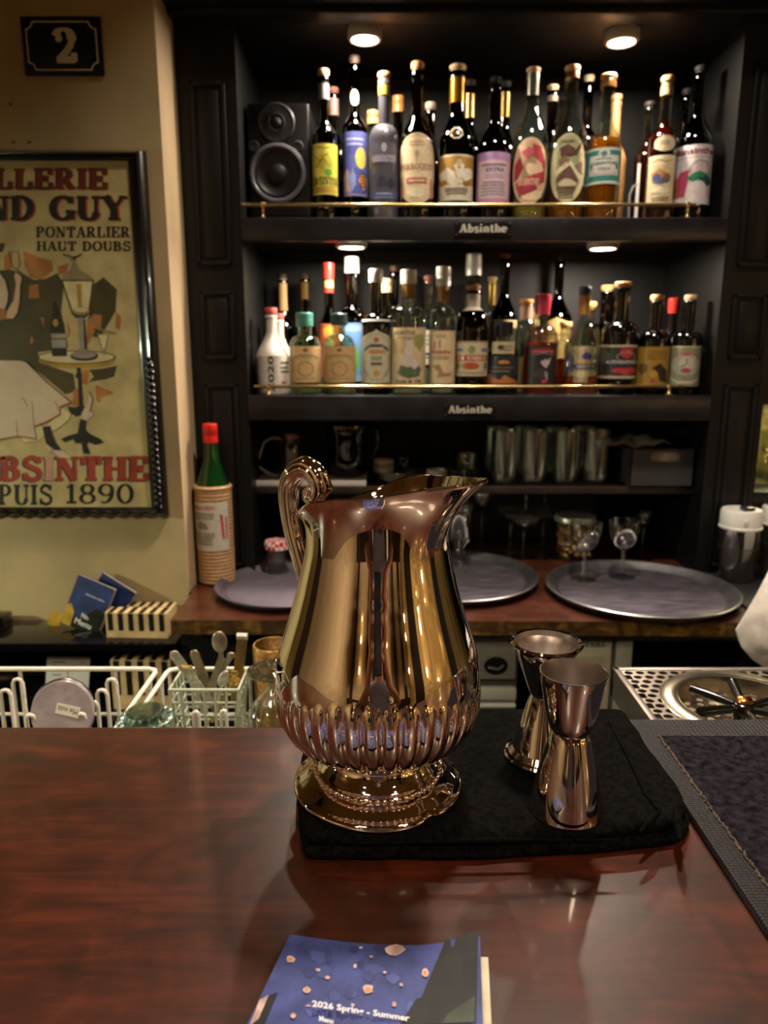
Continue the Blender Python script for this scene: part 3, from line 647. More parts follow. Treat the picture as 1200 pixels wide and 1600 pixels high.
def cloth_layer(outline, z0, z1, wob, mi=0):
    b = MB(); n = len(outline); cx = sum(p.x for p in outline) / n; cy = sum(p.y for p in outline) / n; h = z1 - z0
    prof = [(-.004, 0), (.000, .001), (.0015, h * .35), (.001, h * .7), (-.002, h * .93), (-.006, h)]
    rings = []
    for u, z in prof:
        ring = []
        for k, p in enumerate(outline):
            d = Vector((p.x - cx, p.y - cy)); d.normalize(); w = wob * sin(k * .9 + z * 300) * .5 + wob * sin(k * .37)
            ring.append(b.bm.verts.new((p.x + d.x * (u + w), p.y + d.y * (u + w), z0 + z)))
        rings.append(ring)
    for s_ in (.93, .84, .72, .58, .42, .26, .12):
        ring = []
        for k, p in enumerate(outline):
            x = cx + (p.x - cx) * s_; y = cy + (p.y - cy) * s_
            edge = max(0, (s_ - .80) * 5)
            ring.append(b.bm.verts.new((x, y, z1 + .0006 * edge * sin(40 * x + 63 * y) + .0010 * edge * sin(130 * x - 90 * y))))
        rings.append(ring)
    for A, B in zip(rings, rings[1:]):
        for k in range(n): b.bm.faces.new((A[k], A[(k + 1) % n], B[(k + 1) % n], B[k]))
    c = b.bm.verts.new((cx, cy, z1))
    for k in range(n): b.bm.faces.new((rings[-1][k], rings[-1][(k + 1) % n], c))
    b.bm.faces.new(rings[0][::-1])
    return b
ol = offset_outline(corners)
b = cloth_layer(ol, BT + .0003, BT + .0092, .0006)
ol2 = [Vector((p.x * .985 + .0006, (p.y - .42) * .985 + .4225)) for p in ol]
b2 = cloth_layer(ol2, BT + .0085, CT, .0009)
me = bpy.data.meshes.new('tmp'); b2.bm.to_mesh(me); b2.bm.free(); b.bm.from_mesh(me); bpy.data.meshes.remove(me)
b.build('cotton', clothm, cl, ang=60)
b = MB(); hp = [PZ(952, 1128, CT), PZ(985, 1190, CT), PZ(1010, 1243, CT), PZ(1030, 1268, CT)]
for i in range(len(hp) - 1):
    a, c = hp[i], hp[i + 1]
    for t in range(6): pass
b.tube([tuple(p + Vector((0, 0, .0004))) for p in hp], [.0012, .0016, .0018, .0008], 8); b.build('hem', clothm, cl)
b = MB()
for (A_, B_, r_) in (((1030, 1268), (1000, 1300), .0022), ((1056, 1262), (1062, 1312), .0030), ((560, 1318), (960, 1312), .0016)):
    a = PZ(*A_, CT); c = PZ(*B_, CT); m_ = (a + c) / 2 + Vector((0, 0, .0012))
    b.tube([tuple(a), tuple(m_), tuple(c)], [r_ * .4, r_, r_ * .4], 8)
b.build('crease', clothm, cl)

# ------------------------------------------------------------------ silver water pitcher
PX, PYC = -.0042, .460
pit = thing('silver_pitcher', 'large polished silver water pitcher with fluted belly and scrolled handle on the black cloth', 'pitcher', (PX, PYC, CT))
SP = radians(-33)                                  # spout direction, handle opposite
bodyp = [(.036, .034), (.0425, .0352), (.0503, .0385), (.0562, .044), (.0608, .0515), (.0641, .060), (.0660, .069), (.0668, .079), (.0665, .088), (.0648, .098), (.0622, .107),
         (.0590, .117), (.0558, .127), (.0530, .137), (.0504, .147), (.0483, .158), (.0467, .169), (.0460, .178), (.0460, .187), (.0468, .195), (.0485, .202), (.0510, .207)]
def spl(p, n):
    out = []
    for i in range(len(p) - 1):
        a = p[max(i - 1, 0)]; b_ = p[i]; c = p[i + 1]; d = p[min(i + 2, len(p) - 1)]
        for k in range(n):
            t = k / n; f = lambda q: .5 * (2 * b_[q] + (c[q] - a[q]) * t + (2 * a[q] - 5 * b_[q] + 4 * c[q] - d[q]) * t * t + (3 * b_[q] - a[q] - 3 * c[q] + d[q]) * t ** 3)
            out.append((f(0), f(1)))
    return out + [p[-1]]
prof = [(r * (1.02 if z < .150 else 1.0 + .02 * max(0, (.170 - z) / .02)), z) for r, z in spl(bodyp, 5)]; SEG = 480; NL = 37
def rimshape(a, r, z, inner=0.0):
    """radius and height of the body wall at angle a"""
    d = abs(atan2(sin(a - SP), cos(a - SP))); s_ = min(1, max(0, (z - .150) / .057)); s2 = s_ ** 2.2; s3 = max(0, (z - .172) / .035) ** 1.8
    r2 = r + s3 * .0235 * math.exp(-(d / .36) ** 2)
    key = [(0, .0115), (.5, .0065), (1.0, .0028), (1.45, .0008), (1.87, -.0038), (2.23, -.0122), (2.57, -.0180), (3.15, -.0200)]
    for (d0, h0), (d1, h1) in zip(key, key[1:]):
        if d0 <= d <= d1: t = (d - d0) / (d1 - d0); hz = h0 + (h1 - h0) * t; break
    z2 = z + s2 * hz
    if z < .102:                                   # gadroons
        front = cos(a + pi / 2) ** 2
        top = .076 + .0150 * front
        ph = (a * NL / (2 * pi)) % 1.0; x = ph * 2 - 1
        lobe = sqrt(max(0, 1 - abs(x) ** 2.7))
        hgt = (top - z) / .012
        env = max(0.0, min(1.0, hgt + (lobe - 1) * .9)) ** .5 * min(1, max(0, (z - .034) / .010))
        r2 += env * (.0046 * lobe - .0022)
    return r2, z2
def pit_shell():
    b = MB(); rings = []
    for (r, z) in prof:
        rings.append([(a := 2 * pi * k / SEG, *rimshape(a, r, z)) for k in range(SEG)])
    top = rings[-1]
    lip = [(.0009, .0016), (.0004, .0026), (-.0010, .0022), (-.0016, .0005)]
    for (dr, dz) in lip: rings.append([(a, r + dr, z + dz) for a, r, z in top])
    for (r, z) in [p for p in prof[::-4] if p[1] > .060][1:]:
        rings.append([(a := 2 * pi * k / SEG, rimshape(a, r, max(z, .1021))[0] - .0016, rimshape(a, r, z)[1]) for k in range(SEG)])
    V = [[b.bm.verts.new((r * cos(a), r * sin(a), z)) for a, r, z in ring] for ring in rings]
    for A, B in zip(V, V[1:]):
        for k in range(SEG): b.bm.faces.new((A[k], A[(k + 1) % SEG], B[(k + 1) % SEG], B[k]))
    b.bm.faces.new(V[-1][::-1]); b.bm.faces.new(V[0])
    return b
def at(b, v): b.move(Matrix.Translation(v)); return b
at(pit_shell(), (PX, PYC, CT)).build('body', silver, pit, ang=50)
def lob(a, r, z):
    k = max(0.0, min(1.0, (r - .036) / .018)) * max(0, 1 - z / .02) ** .3
    n = 0
    for q in (-52, 128): e = atan2(sin(a - radians(q)), cos(a - radians(q))); n += math.exp(-(e / .10) ** 2)
    return 1 + k * (.012 * cos(2 * (a + radians(7))) - .055 * n)
footp = [(0, 0.0), (.050, 0), (.0565, .0005), (.0575, .0020), (.0572, .0038), (.0555, .0052), (.0540, .0056), (.0525, .0066), (.0490, .0100), (.0450, .0124), (.0430, .0128), (.0424, .0142), (.0405, .0150), (.0390, .0166),
         (.0375, .0190), (.0368, .0196), (.0362, .0212), (.0352, .0222), (.0340, .0250), (.0335, .0275), (.0340, .0290), (.0352, .0296), (.0356, .0312), (.0350, .0324), (.0340, .0336), (.0345, .0350), (.0365, .0365), (.0370, .0378), (.030, .039), (0, .039)]
b = MB().lathe(footp, seg=192, fr=lob); at(b, (PX, PYC, CT)).build('foot', silver, pit, ang=50)
b = MB()
for k in range(48):
    a = 2 * pi * k / 48; b.ball((.0358 * cos(a), .0358 * sin(a), .0305), .0019, u=8, v=6)
for k in range(56):
    a = 2 * pi * k / 56; b.ball((.0428 * cos(a), .0428 * sin(a), .0136), .0017, u=8, v=6)
at(b, (PX, PYC, CT)).build('beaded_rings', silver, pit)
hp = [(480, 918), (474, 893), (466, 862), (458, 830), (453, 800), (451, 775), (453, 755), (460, 741), (469, 733), (479, 731), (488, 736), (495, 746), (499, 758), (499, 770), (494, 779), (486, 781), (480, 776), (480, 768), (485, 764), (489, 768)]
hr = [.0045, .0056, .0060, .0063, .0066, .0069, .0072, .0075, .0077, .0077, .0075, .0070, .0063, .0055, .0046, .0040, .0035, .0030, .0026, .0020]
pts3 = []
for (x, y) in hp:                                   # the handle lies in the upright plane opposite the spout
    Y = .49
    for _ in range(12): Y = PYC + (PX - PY(x, y, Y).x) * tan(radians(33))
    pts3.append(PY(x, y, Y))
pts3 = spl([tuple(p) + (r,) for p, r in zip(pts3, hr)], 1) and pts3
def sp3(P, R, n):
    out = []; rr = []
    for i in range(len(P) - 1):
        a, b_, c, d = P[max(i - 1, 0)], P[i], P[i + 1], P[min(i + 2, len(P) - 1)]
        for k in range(n):
            t = k / n; out.append(.5 * (2 * b_ + (c - a) * t + (2 * a - 5 * b_ + 4 * c - d) * t * t + (3 * b_ - a - 3 * c + d) * t ** 3)); rr.append(R[i] + (R[i + 1] - R[i]) * t)
    return out + [P[-1]], rr + [R[-1]]
P3, R3 = sp3(pts3, hr, 6)
P3[0] = Vector((-.0495 * cos(radians(33)) + PX, PYC + .0495 * sin(radians(33)), P3[0].z))
b = MB().tube(P3, R3, 72, fr=lambda a: 1.02 + .16 * (abs(cos(4 * a)) ** .6 - .75), flat=.95)
h = b.build('handle', silver, pit, ang=60)
b = MB()                                           # leaf ridge along the top of the scroll
for i, off in enumerate((-.0035, 0, .0035)):
    b.tube([p + Vector((-.0005, off, .0)) + (p - Vector((PX - .118, p.y, CT + .215))).normalized() * 0 + Vector((0, 0, r * .82)) for p, r in list(zip(P3, R3))[42:66]], .0014, 8)
b.tube([P3[66] + Vector((.004, -.003, .004)), P3[72] + Vector((.006, -.002, -.001)), Vector((PX - .0475 * cos(radians(33)), PYC + .0475 * sin(radians(33)), CT + .192))], [.003, .0036, .002], 10)
b.build('handle_leaf', silver, h)
# ------------------------------------------------------------------ jiggers
def jig(label, x, y, rb, rw, rt, h, hw, rolled, inner):
    r = thing('jigger', label, 'jigger', (x, y, CT), 'cocktail jiggers on the cloth')
    t = .0007
    if rolled: bot = [(rb - .0022, .0), (rb, .0006), (rb + .0012, .002), (rb, .0034), (rb - .002, .0042)]; top = [(rt - .001, h - .003), (rt + .001, h - .0026), (rt + .0022, h - .001), (rt + .001, h + .0006), (rt - .0008, h)]
    else: bot = [(rb - .0004, 0), (rb, .0004)]; top = [(rt - .0003, h - .0006), (rt, h - .0003), (rt - .0003, h), (rt - .0010, h)]
    side = []
    for i in range(1, 12):
        u = i / 12
        side.append((rb - (.004 if rolled else 0) + (rw - rb + (.004 if rolled else 0)) * (u ** (1.0 if rolled else 1.12)), .004 * rolled + (hw - .004 * rolled) * u))
    side += [(rw, hw - .001), (rw - .0006, hw), (rw, hw + .001)]
    for i in range(1, 12):
        u = i / 12; side.append((rw + (rt - rw) * (u ** (1.0 if rolled else .72)), hw + (h - .003 * rolled - hw) * u))
    MB().lathe([(0, .001)] + bot + side + top, (x, y, CT), 72).build('cup', steelmirror, r, ang=25)
    inn = [(rt - .0008, h - .0002), (rt - .0018, h - .004)]
    for i in range(1, 9):
        u = 1 - i / 9; inn.append((rw + (rt - rw) * (u ** (1.0 if rolled else .72)) - .0012, hw + .003 + (h - .004 - hw) * u))
        if i == 4: inn += [(inn[-1][0] - .0004, inn[-1][1] - .0003)]
    inn += [(0, hw + .0032)]
    MB().lathe(inn, (x, y, CT), 72).build('inner_wall', inner, r, ang=25)
    return r
jig('front bell shaped steel jigger with a thin rim standing on the cloth', .1195, .432, .0246, .0118, .0213, .0960, .0545, 0, satin)
jig('rear steel jigger with rolled lips, behind the bell shaped one', .1165, .4955, .0262, .0098, .0236, .0900, .0490, 1, satin)

# ------------------------------------------------------------------ bar mat
mat_ = thing('bar_mat', 'black ribbed rubber bar mat with a fibrous inset on the right of the bar', 'mat', (.36, .455, BT))
x0 = .2065
b = MB().box(x0, .60, .338, .5735, BT + .0002, BT + .0058, 0, .002)
ribbed = bpy.data.materials.new('ribbed rubber'); ribbed.use_nodes = True
nt = ribbed.node_tree; bs = nt.nodes['Principled BSDF']; bs.inputs['Base Color'].default_value = lin('#201e23') + [1]; bs.inputs['Roughness'].default_value = .45
tc = nt.nodes.new('ShaderNodeTexCoord'); w1 = nt.nodes.new('ShaderNodeTexWave'); w1.inputs['Scale'].default_value = 90; w1.bands_direction = 'X'
w2 = nt.nodes.new('ShaderNodeTexWave'); w2.inputs['Scale'].default_value = 130; w2.bands_direction = 'Y'
ad = nt.nodes.new('ShaderNodeMath'); ad.operation = 'ADD'; bp = nt.nodes.new('ShaderNodeBump'); bp.inputs['Strength'].default_value = .9; bp.inputs['Distance'].default_value = .0012
for w_ in (w1, w2): nt.links.new(tc.outputs['Object'], w_.inputs['Vector'])
nt.links.new(w1.outputs['Fac'], ad.inputs[0]); nt.links.new(w2.outputs['Fac'], ad.inputs[1]); nt.links.new(ad.outputs[0], bp.inputs['Height']); nt.links.new(bp.outputs[0], bs.inputs['Normal'])
b.build('rubber_border', ribbed, mat_)
ci = PZ(1030, 1150, BT + .006)
b = MB(); nx, ny = 120, 90; xa, xb, ya, yb = ci.x, .585, .352, ci.y; V = []
for j in range(ny + 1):
    row = []
    for i in range(nx + 1):
        e = 1 if (0 < i < nx and 0 < j < ny) else 0
        row.append(b.bm.verts.new((xa + (xb - xa) * i / nx + random.uniform(-.0008, .0008) * e, ya + (yb - ya) * j / ny + random.uniform(-.0008, .0008) * e, BT + .0060 + e * random.uniform(.0, .0013))))
    V.append(row)
for j in range(ny):
    for i in range(nx): b.bm.faces.new((V[j][i], V[j][i + 1], V[j + 1][i + 1], V[j + 1][i]))
b.build('fibre_inset', M('dark fibre pile', '#1a171d', .95, var=.5, vs=160, bump=1.0, bs=260, spec=.1), mat_, recalc=False)
b = MB()
for i in range(90):
    t = i / 89; y = ya + (yb - ya) * t; w_ = random.uniform(.0006, .0013)
    b.ball((xa + random.uniform(-.0008, .0008), y, BT + .0064), w_, .0022, .0008, u=6, v=4, rot=Matrix.Rotation(random.uniform(-.6, .6), 3, 'Z'))
for i in range(110):
    t = i / 109; b.ball((xa + (xb - xa) * t, yb + random.uniform(-.0005, .0005), BT + .0064), .0022, .0006, .0006, u=6, v=4)
b.build('frayed_edge', M('tan frayed fibres', '#463a30', .9, var=.3, vs=200), mat_)

# ------------------------------------------------------------------ drip tray with glass rinser
TZ = 1.060
tr = thing('drip_tray', 'perforated stainless drip tray with a sunken glass rinser at the right bar edge', 'drip tray', (.44, .69, .891))
tx0, tx1, ty0, ty1 = .259, .72, .600, .779
RC = PZ(1163, 1100, TZ); RR = .066
b = MB(); g = .0128; hr_ = .0046; rowi = 0; y = ty0 + .012
ring_in = RR + .010
y = ty1 - .014
while y > ty0 + .005:
    x = tx0 + .014 + (g / 2 if rowi % 2 else 0)
    while x < tx1 - .008:
        d = sqrt((x - RC.x) ** 2 + (y - RC.y) ** 2)
        if d > RR + .009:
            n = 16; sqp = []; hol = []
            for k in range(n):
                a = 2 * pi * k / n + pi / n * 0; q = 1 / max(abs(cos(a)), abs(sin(a)))
                sqp.append((x + g / 2 * q * cos(a), y + .0112 / 2 * q * sin(a))); hol.append((x + hr_ * cos(a), y + hr_ * .92 * sin(a)))
            for k in range(n):
                k2 = (k + 1) % n
                b.face([(*sqp[k], TZ), (*sqp[k2], TZ), (*hol[k2], TZ), (*hol[k], TZ)])
                b.face([(*hol[k], TZ), (*hol[k2], TZ), (*hol[k2], TZ - .0022), (*hol[k], TZ - .0022)])
        x += g
    rowi += 1; y -= .0112
b.build('perforated_plate', M('pinkish stainless', '#c9b9ad', .3, 1.0, var=.06), tr, recalc=False, smooth=False)
b = MB()
b.box(tx0, tx1, ty1 - .0075, ty1, TZ - .034, TZ + .0008, 0, .001); b.box(tx0, tx0 + .0075, ty0, ty1, TZ - .034, TZ + .0008, 0, .001)
b.box(tx0, tx1, ty0, ty0 + .006, TZ - .034, TZ + .0008, 0, .001); b.box(tx1 - .006, tx1, ty0, ty1, TZ - .034, TZ + .0008, 0, .001)
b.build('tray_frame', M('dull stainless', '#8c837c', .42, 1.0, var=.08), tr)
MB().box(tx0 + .006, tx1 - .006, ty0 + .006, ty1 - .006, TZ - .034, TZ - .030).build('tray_bottom', steeldark, tr)
b = MB().lathe([(RR + .0155, -.0006), (RR + .014, .0006), (RR + .004, .0012), (RR - .0005, .0022), (RR - .003, .0012), (RR - .004, -.004), (RR - .005, -.018), (0, -.018)], (RC.x, RC.y, TZ), 64)
b.build('rinser_bowl', M('rinser steel', '#c9bda6', .22, 1.0, var=.05), tr)
b = MB()
for k in range(60):
    a = k * 2.39996; r_ = .055 * sqrt(k / 60 + .05)
    b.lathe([(0, 0), (.0036, 0), (.0036, .0006), (0, .0006)], (RC.x + r_ * cos(a), RC.y + r_ * sin(a), TZ - .0178), 10)
b.build('rinser_holes', M('pale bottom holes', '#a89a88', .4, .6, var=0), tr)
sp = MB(); blackp = M('black glossy plastic', '#0d0d0e', .18, var=.05, coat=.4)
for k in range(6):
    a = radians(17 + 60 * k); d = Vector((cos(a), sin(a), 0))
    sp.tube([Vector((RC.x, RC.y, TZ - .004)) + d * .006, Vector((RC.x, RC.y, TZ - .002)) + d * .03, Vector((RC.x, RC.y, TZ - .001)) + d * .054], [.0034, .0048, .0052], 12)
sp.lathe([(0, -.017), (.010, -.017), (.012, -.006), (.010, .001), (.007, .003), (0, .003)], (RC.x, RC.y, TZ), 24)
s_ = sp.build('rinser_spokes', blackp, tr)
MB().lathe([(.0078, .0022), (.0084, .0036), (.0074, .0062), (.004, .0080), (0, .0084)], (RC.x, RC.y, TZ), 24).build('brass_nozzle', M('copper brass', '#d9924a', .2, 1.0, var=0), s_)
MB().box(tx0 + .045, tx1 - .01, ty0 + .01, ty1 - .012, .8905, TZ - .0345).build('support_box', M('black support', '#101012', .3, var=.2, bump=.5), tr)
b = MB().prism([(tx0 + .010, .66), (tx0 + .044, .61), (tx0 + .044, .76), (tx0 + .010, .77)], TZ - .060, TZ - .0345); b.build('rinser_valve', M('black support', '#101012', .3, var=.2, bump=.5), tr)

# ------------------------------------------------------------------ booklet on the bar
bk = thing('menu_booklet', 'dark blue seasonal menu booklet lying on the bar at the front', 'booklet', (0, .27, BT))
cs = [PZ(453, 1456, BT + .006), PZ(750, 1462, BT + .006), PZ(752, 1700, BT + .006), PZ(350, 1700, BT + .006)]
cs = [PZ(453, 1456, BT + .008), PZ(750, 1460, BT + .012), PZ(762, 1770, BT + .010), PZ(330, 1720, BT + .006)]
NX, NY = 40, 30
def bkp(u, v, dz=0.0):                             # u left to right, v near to far; the far edge waves a little
    a = cs[3].lerp(cs[2], u); c = cs[0].lerp(cs[1], u); p = a.lerp(c, v)
    return Vector((p.x, p.y - .004 * sin(pi * u) * v, BT + .0065 + dz + .0045 * max(0, (u - .55) / .45) ** 2 * v + .0015 * sin(pi * u) * (1 - v)))
b = MB()
V = [[b.bm.verts.new(bkp(i / NX, j / NY)) for i in range(NX + 1)] for j in range(NY + 1)]
for j in range(NY):
    for i in range(NX): b.bm.faces.new((V[j][i], V[j][i + 1], V[j + 1][i + 1], V[j + 1][i]))
lay = [0]
def on(poly, mi):                                   # poly in frame pixels; laid on the cover
    lay[0] += 1
    pts = []
    for x, y in poly:
        p = PZ(x, y, BT + .008); best = None
        # invert the bilinear patch by a few Newton steps
        u, v = .5, .8
        for _ in range(12):
            q = bkp(u, v); e = Vector((p.x - q.x, p.y - q.y)); du = bkp(u + .01, v) - q; dv = bkp(u, v + .01) - q
            det = du.x * dv.y - du.y * dv.x
            u += .01 * (e.x * dv.y - e.y * dv.x) / det; v += .01 * (du.x * e.y - du.y * e.x) / det
        pts.append(bkp(u, v, .00008 + .00001 * lay[0]))
    f = b.face(pts, mi)
def blob(cx, cy, rx, ry, n=9, jit=.25): return [(cx + rx * (1 + random.uniform(-jit, jit)) * cos(2 * pi * k / n), cy + ry * (1 + random.uniform(-jit, jit)) * sin(2 * pi * k / n)) for k in range(n)]
for k in range(26):                                # lighter and darker brush marks
    on(blob(random.uniform(450, 660), random.uniform(1480, 1590), random.uniform(6, 16), random.uniform(4, 12)), random.choice((1, 2, 1)))
def strip(poly, mi, ny=5):
    """a tall quad cut into bands so that it follows the cover"""
    (a, b2_, c, d) = poly
    for k in range(ny):
        t0, t1 = k / ny, (k + 1) / ny
        L_ = lambda p, q, t: (p[0] + (q[0] - p[0]) * t, p[1] + (q[1] - p[1]) * t)
        on([L_(a, d, t0), L_(b2_, c, t0), L_(b2_, c, t1), L_(a, d, t1)], mi)
strip([(696, 1470), (720, 1468), (728, 1600), (640, 1600)], 3); strip([(719, 1468), (747, 1463), (744, 1600), (726, 1600)], 3)
strip([(650, 1560), (676, 1553), (668, 1600), (625, 1600)], 3); strip([(704, 1470), (712, 1470), (709, 1482), (705, 1482)], 2)
strip([(700, 1585), (742, 1560), (741, 1600), (690, 1600)], 4)
strip([(402, 1560), (434, 1548), (412, 1600), (392, 1600)], 3); strip([(405, 1560), (420, 1552), (404, 1590), (390, 1600)], 5)
for (x, y, r1, r2) in ((617, 1482, 14, 8), (453, 1497, 7, 6), (479, 1545, 6, 5), (575, 1545, 9, 8), (497, 1514, 4, 3), (512, 1526, 4, 3), (555, 1508, 3, 4), (580, 1493, 3, 2), (564, 1479, 3, 2), (664, 1520, 6, 7), (627, 1538, 3, 3), (616, 1569, 4, 5), (458, 1586, 4, 4), (551, 1570, 3, 3), (601, 1518, 3, 2), (482, 1571, 4, 2)):
    on(blob(x, y, r1, r2), 5)
    if r1 > 5: on(blob(x, y, r1 * .5, r2 * .5), 6)
def tline(s, x0, x1, ya, yb, h):
    for p in fit(text_flat(s, .03), 0, 0, 1, 1): on([(x0 + (x1 - x0) * u, ya + (yb - ya) * u - h * w) for u, w in p], 7)
tline('2026 Spring - Summer', 488, 640, 1584, 1600, 14)
tline('Menu', 499, 521, 1606, 1609, 9)
b.build('cover', [M('deep blue print', '#38427e', .5, var=.2, vs=60), M('mid blue print', '#424c8c', .5, var=.2), M('dusk blue print', '#323a72', .5, var=.2), M('charcoal print', '#101113', .55, var=.35, vs=60),
      M('moss print', '#2f3a2a', .5, var=.3), M('pale pink print', '#b89a98', .4, var=.25, vs=120), M('ochre print', '#b98d4e', .4, var=.1), M('white print', '#e6e6ee', .4, var=0)], bk, ang=60)
b = MB()
def pageblock(dx, dz0, dz1, v1):
    A = [bkp(0.01, 0) , bkp(1, 0), bkp(1, v1), bkp(.01, v1)]
    lo = [b.bm.verts.new((p.x + (dx if i in (1, 2) else 0), p.y, max(BT + .0003, p.z + dz0))) for i, p in enumerate(A)]; hi = [b.bm.verts.new((p.x + (dx if i in (1, 2) else 0), p.y, p.z + dz1 - (.002 if i in (2,) else 0.0006))) for i, p in enumerate(A)]
    b.bm.faces.new(lo[::-1]); b.bm.faces.new(hi)
    for i in range(4): b.bm.faces.new((lo[i], lo[(i + 1) % 4], hi[(i + 1) % 4], hi[i]))
pageblock(.0040, -.02, -.0012, .90)
b.build('pages', M('cream page block', '#cbbfa6', .7, var=.1, stretch=(1, 1, 30)), bk, smooth=False)
# ------------------------------------------------------------------ bottles
GL = {'dark': thin_glass('near black green glass', '#141d10', .05, .6), 'green': thin_glass('bottle green glass', '#2c6a3a', .05, .6),
      'amber': thin_glass('dark amber glass', '#4a300c', .05, .6), 'clear': thin_glass('clear bottle glass', '#e9efea', .05, .8, .01, 2.6), 'aqua': thin_glass('pale aqua glass', '#dcebe0', .05, .8, .01, 2.6),
      'steel': M('frosted charcoal bottle', '#6e6c78', 0.32, .55, var=.05, coat=.3), 'ceramic': M('white glazed ceramic', '#cfc5b8', .25, var=.03, coat=.6), 'clay': M('tan clay', '#a97a4a', .6, var=.2, vs=25, bump=.3), 'black': M('black bottle glass', '#060606', .06, var=0, coat=.5)}
def prof_of(kind, R, H, rn):
    K_ = {'wine': (.53, .745), 'bord': (.58, .69), 'tall': (.60, .72), 'jug': (.60, .82), 'squat': (.62, .80), 'tear': (.52, .82), 'flask': (.66, .78), 'cone': (.44, .80)}
    zb, zs = K_[kind]; p = [(R * .55, .002), (R * .86, 0), (R * .96, .0015), (R, .006)]
    if kind == 'tear': p = [(R * .55, .002), (R * .82, 0), (R * .90, .003), (R * .93, .012), (R * .97, H * .14)]
    p += [(R, H * zb * .5), (R, H * zb)]
    for i in range(1, 10):
        t = i / 10
        if kind in ('jug', 'squat', 'bord', 'flask'): k = sqrt(max(0, 1 - t ** 2.2)); 
        else: k = .5 + .5 * cos(pi * t)
        p.append((rn + (R - rn) * k, H * (zb + (zs - zb) * t)))
    p += [(rn, H * zs), (rn, H * .90), (rn * 1.01, H * .955), (rn * 1.10, H * .957), (rn * 1.10, H * .985), (rn * 1.04, H * .99)]
    return p
PAPER = {}
def pmat(h):
    if h not in PAPER: PAPER[h] = M('label ' + h[1:], h, .45, var=.06, vs=120, coat=.15)
    return PAPER[h]
def label(parent, name, R, zc, hw, hh, shape, base, art, rz=0.0, r_of=None, org=(0, 0, 0)):
    """flat label drawn in u, v (-1..1), cut into strips and wrapped on the bottle's wall"""
    mats = [pmat(base)]; idx = {base: 0}
    def mi(h):
        if h not in idx: idx[h] = len(mats); mats.append(pmat(h))
        return idx[h]
    bm = bmesh.new(); lay = [0]
    def add(poly, h):
        lay[0] += 1
        try: f = bm.faces.new([bm.verts.new((p[0] * hw * R, p[1] * hh, lay[0])) for p in poly]); f.material_index = mi(h)
        except ValueError: pass
    S = {'r': [(-1, -1), (1, -1), (1, 1), (-1, 1)], 'o': [(cos(2 * pi * k / 40), sin(2 * pi * k / 40)) for k in range(40)],
         'g': [(-1, -1), (1, -1), (1, .72), (.55, .86), (.12, .98), (0, 1.06), (-.12, .98), (-.55, .86), (-1, .72)], 'oct': [(cos(2 * pi * k / 8 + .39), sin(2 * pi * k / 8 + .39)) for k in range(8)]}[shape]
    add(S, base)
    for e in art:
        t = e[0]
        if t == 'r': add([(e[1], e[2]), (e[3], e[2]), (e[3], e[4]), (e[1], e[4])], e[5])
        elif t == 'e': add([(e[1] + e[3] * cos(2 * pi * k / 24), e[2] + e[4] * sin(2 * pi * k / 24)) for k in range(24)], e[5])
        elif t == 'p': add(e[1], e[2])
        elif t == 't':
            keep = lay[0]; top = keep
            for p in fit(text_flat(e[1], .035), e[2], e[3], e[4], e[5]): add(p, e[6]); lay[0] = keep
            lay[0] = keep + 1
        elif t == 's':
            keep = lay[0]
            ps, w = serif_flat(e[1], .2, .09)
            for i, p in enumerate(fit(ps, e[2], e[3], e[4], e[5])): lay[0] = keep + .17 * (i % 8); add(p, e[6])
            lay[0] = keep + 2.5
        elif t == 'ln':
            rnd = random.Random(int(1000 * (e[2] + 2 * e[3])) + e[1])
            for k in range(e[1]):
                y0 = e[3] + (e[5] - e[3]) * (k + .2) / e[1]; y1 = e[3] + (e[5] - e[3]) * (k + .65) / e[1]; i_ = rnd.uniform(0, .25) * (e[4] - e[2]) / 2
                add([(e[2] + i_, y0), (e[4] - i_, y0), (e[4] - i_, y1), (e[2] + i_, y1)], e[6])
        elif t == 'b':
            rnd = random.Random(e[6] if len(e) > 6 else 3)
            add([(e[1] + e[3] * rnd.uniform(.6, 1.15) * cos(2 * pi * k / 12), e[2] + e[4] * rnd.uniform(.6, 1.15) * sin(2 * pi * k / 12)) for k in range(12)], e[5])
        elif t == 'g':
            for k in range(20):
                a, c = 2 * pi * k / 20, 2 * pi * (k + (.55 if len(e) > 7 else 1)) / 20
                add([(e[1] + e[3] * cos(a), e[2] + e[4] * sin(a)), (e[1] + e[3] * cos(c), e[2] + e[4] * sin(c)), (e[1] + e[3] * (1 - e[5]) * cos(c), e[2] + e[4] * (1 - e[5]) * sin(c)), (e[1] + e[3] * (1 - e[5]) * cos(a), e[2] + e[4] * (1 - e[5]) * sin(a))], e[6])
                lay[0] -= 1
            lay[0] += 1
        elif t == 'l':
            for p in ribbon(e[1], 'k', e[2], e[2]): add(p, e[3]); lay[0] -= 1
            lay[0] += 1
    n = max(4, int(2 * hw / .16))
    for k in range(1, n):
        u = -hw * R + 2 * hw * R * k / n
        bmesh.ops.bisect_plane(bm, geom=bm.verts[:] + bm.edges[:] + bm.faces[:], plane_co=(u, 0, 0), plane_no=(1, 0, 0), dist=1e-6)
    for v in bm.verts:
        th = v.co.x / R + rz; r = (r_of(zc + v.co.y) if r_of else R) + .0004 + .00006 * v.co.z
        v.co = Vector((r * sin(th) + org[0], -r * cos(th) + org[1], zc + v.co.y + org[2]))
    b = MB(); b.bm.free(); b.bm = bm
    return b.build(name, mats, parent, smooth=False, recalc=False)
NB = [0]; LASTR = [0]
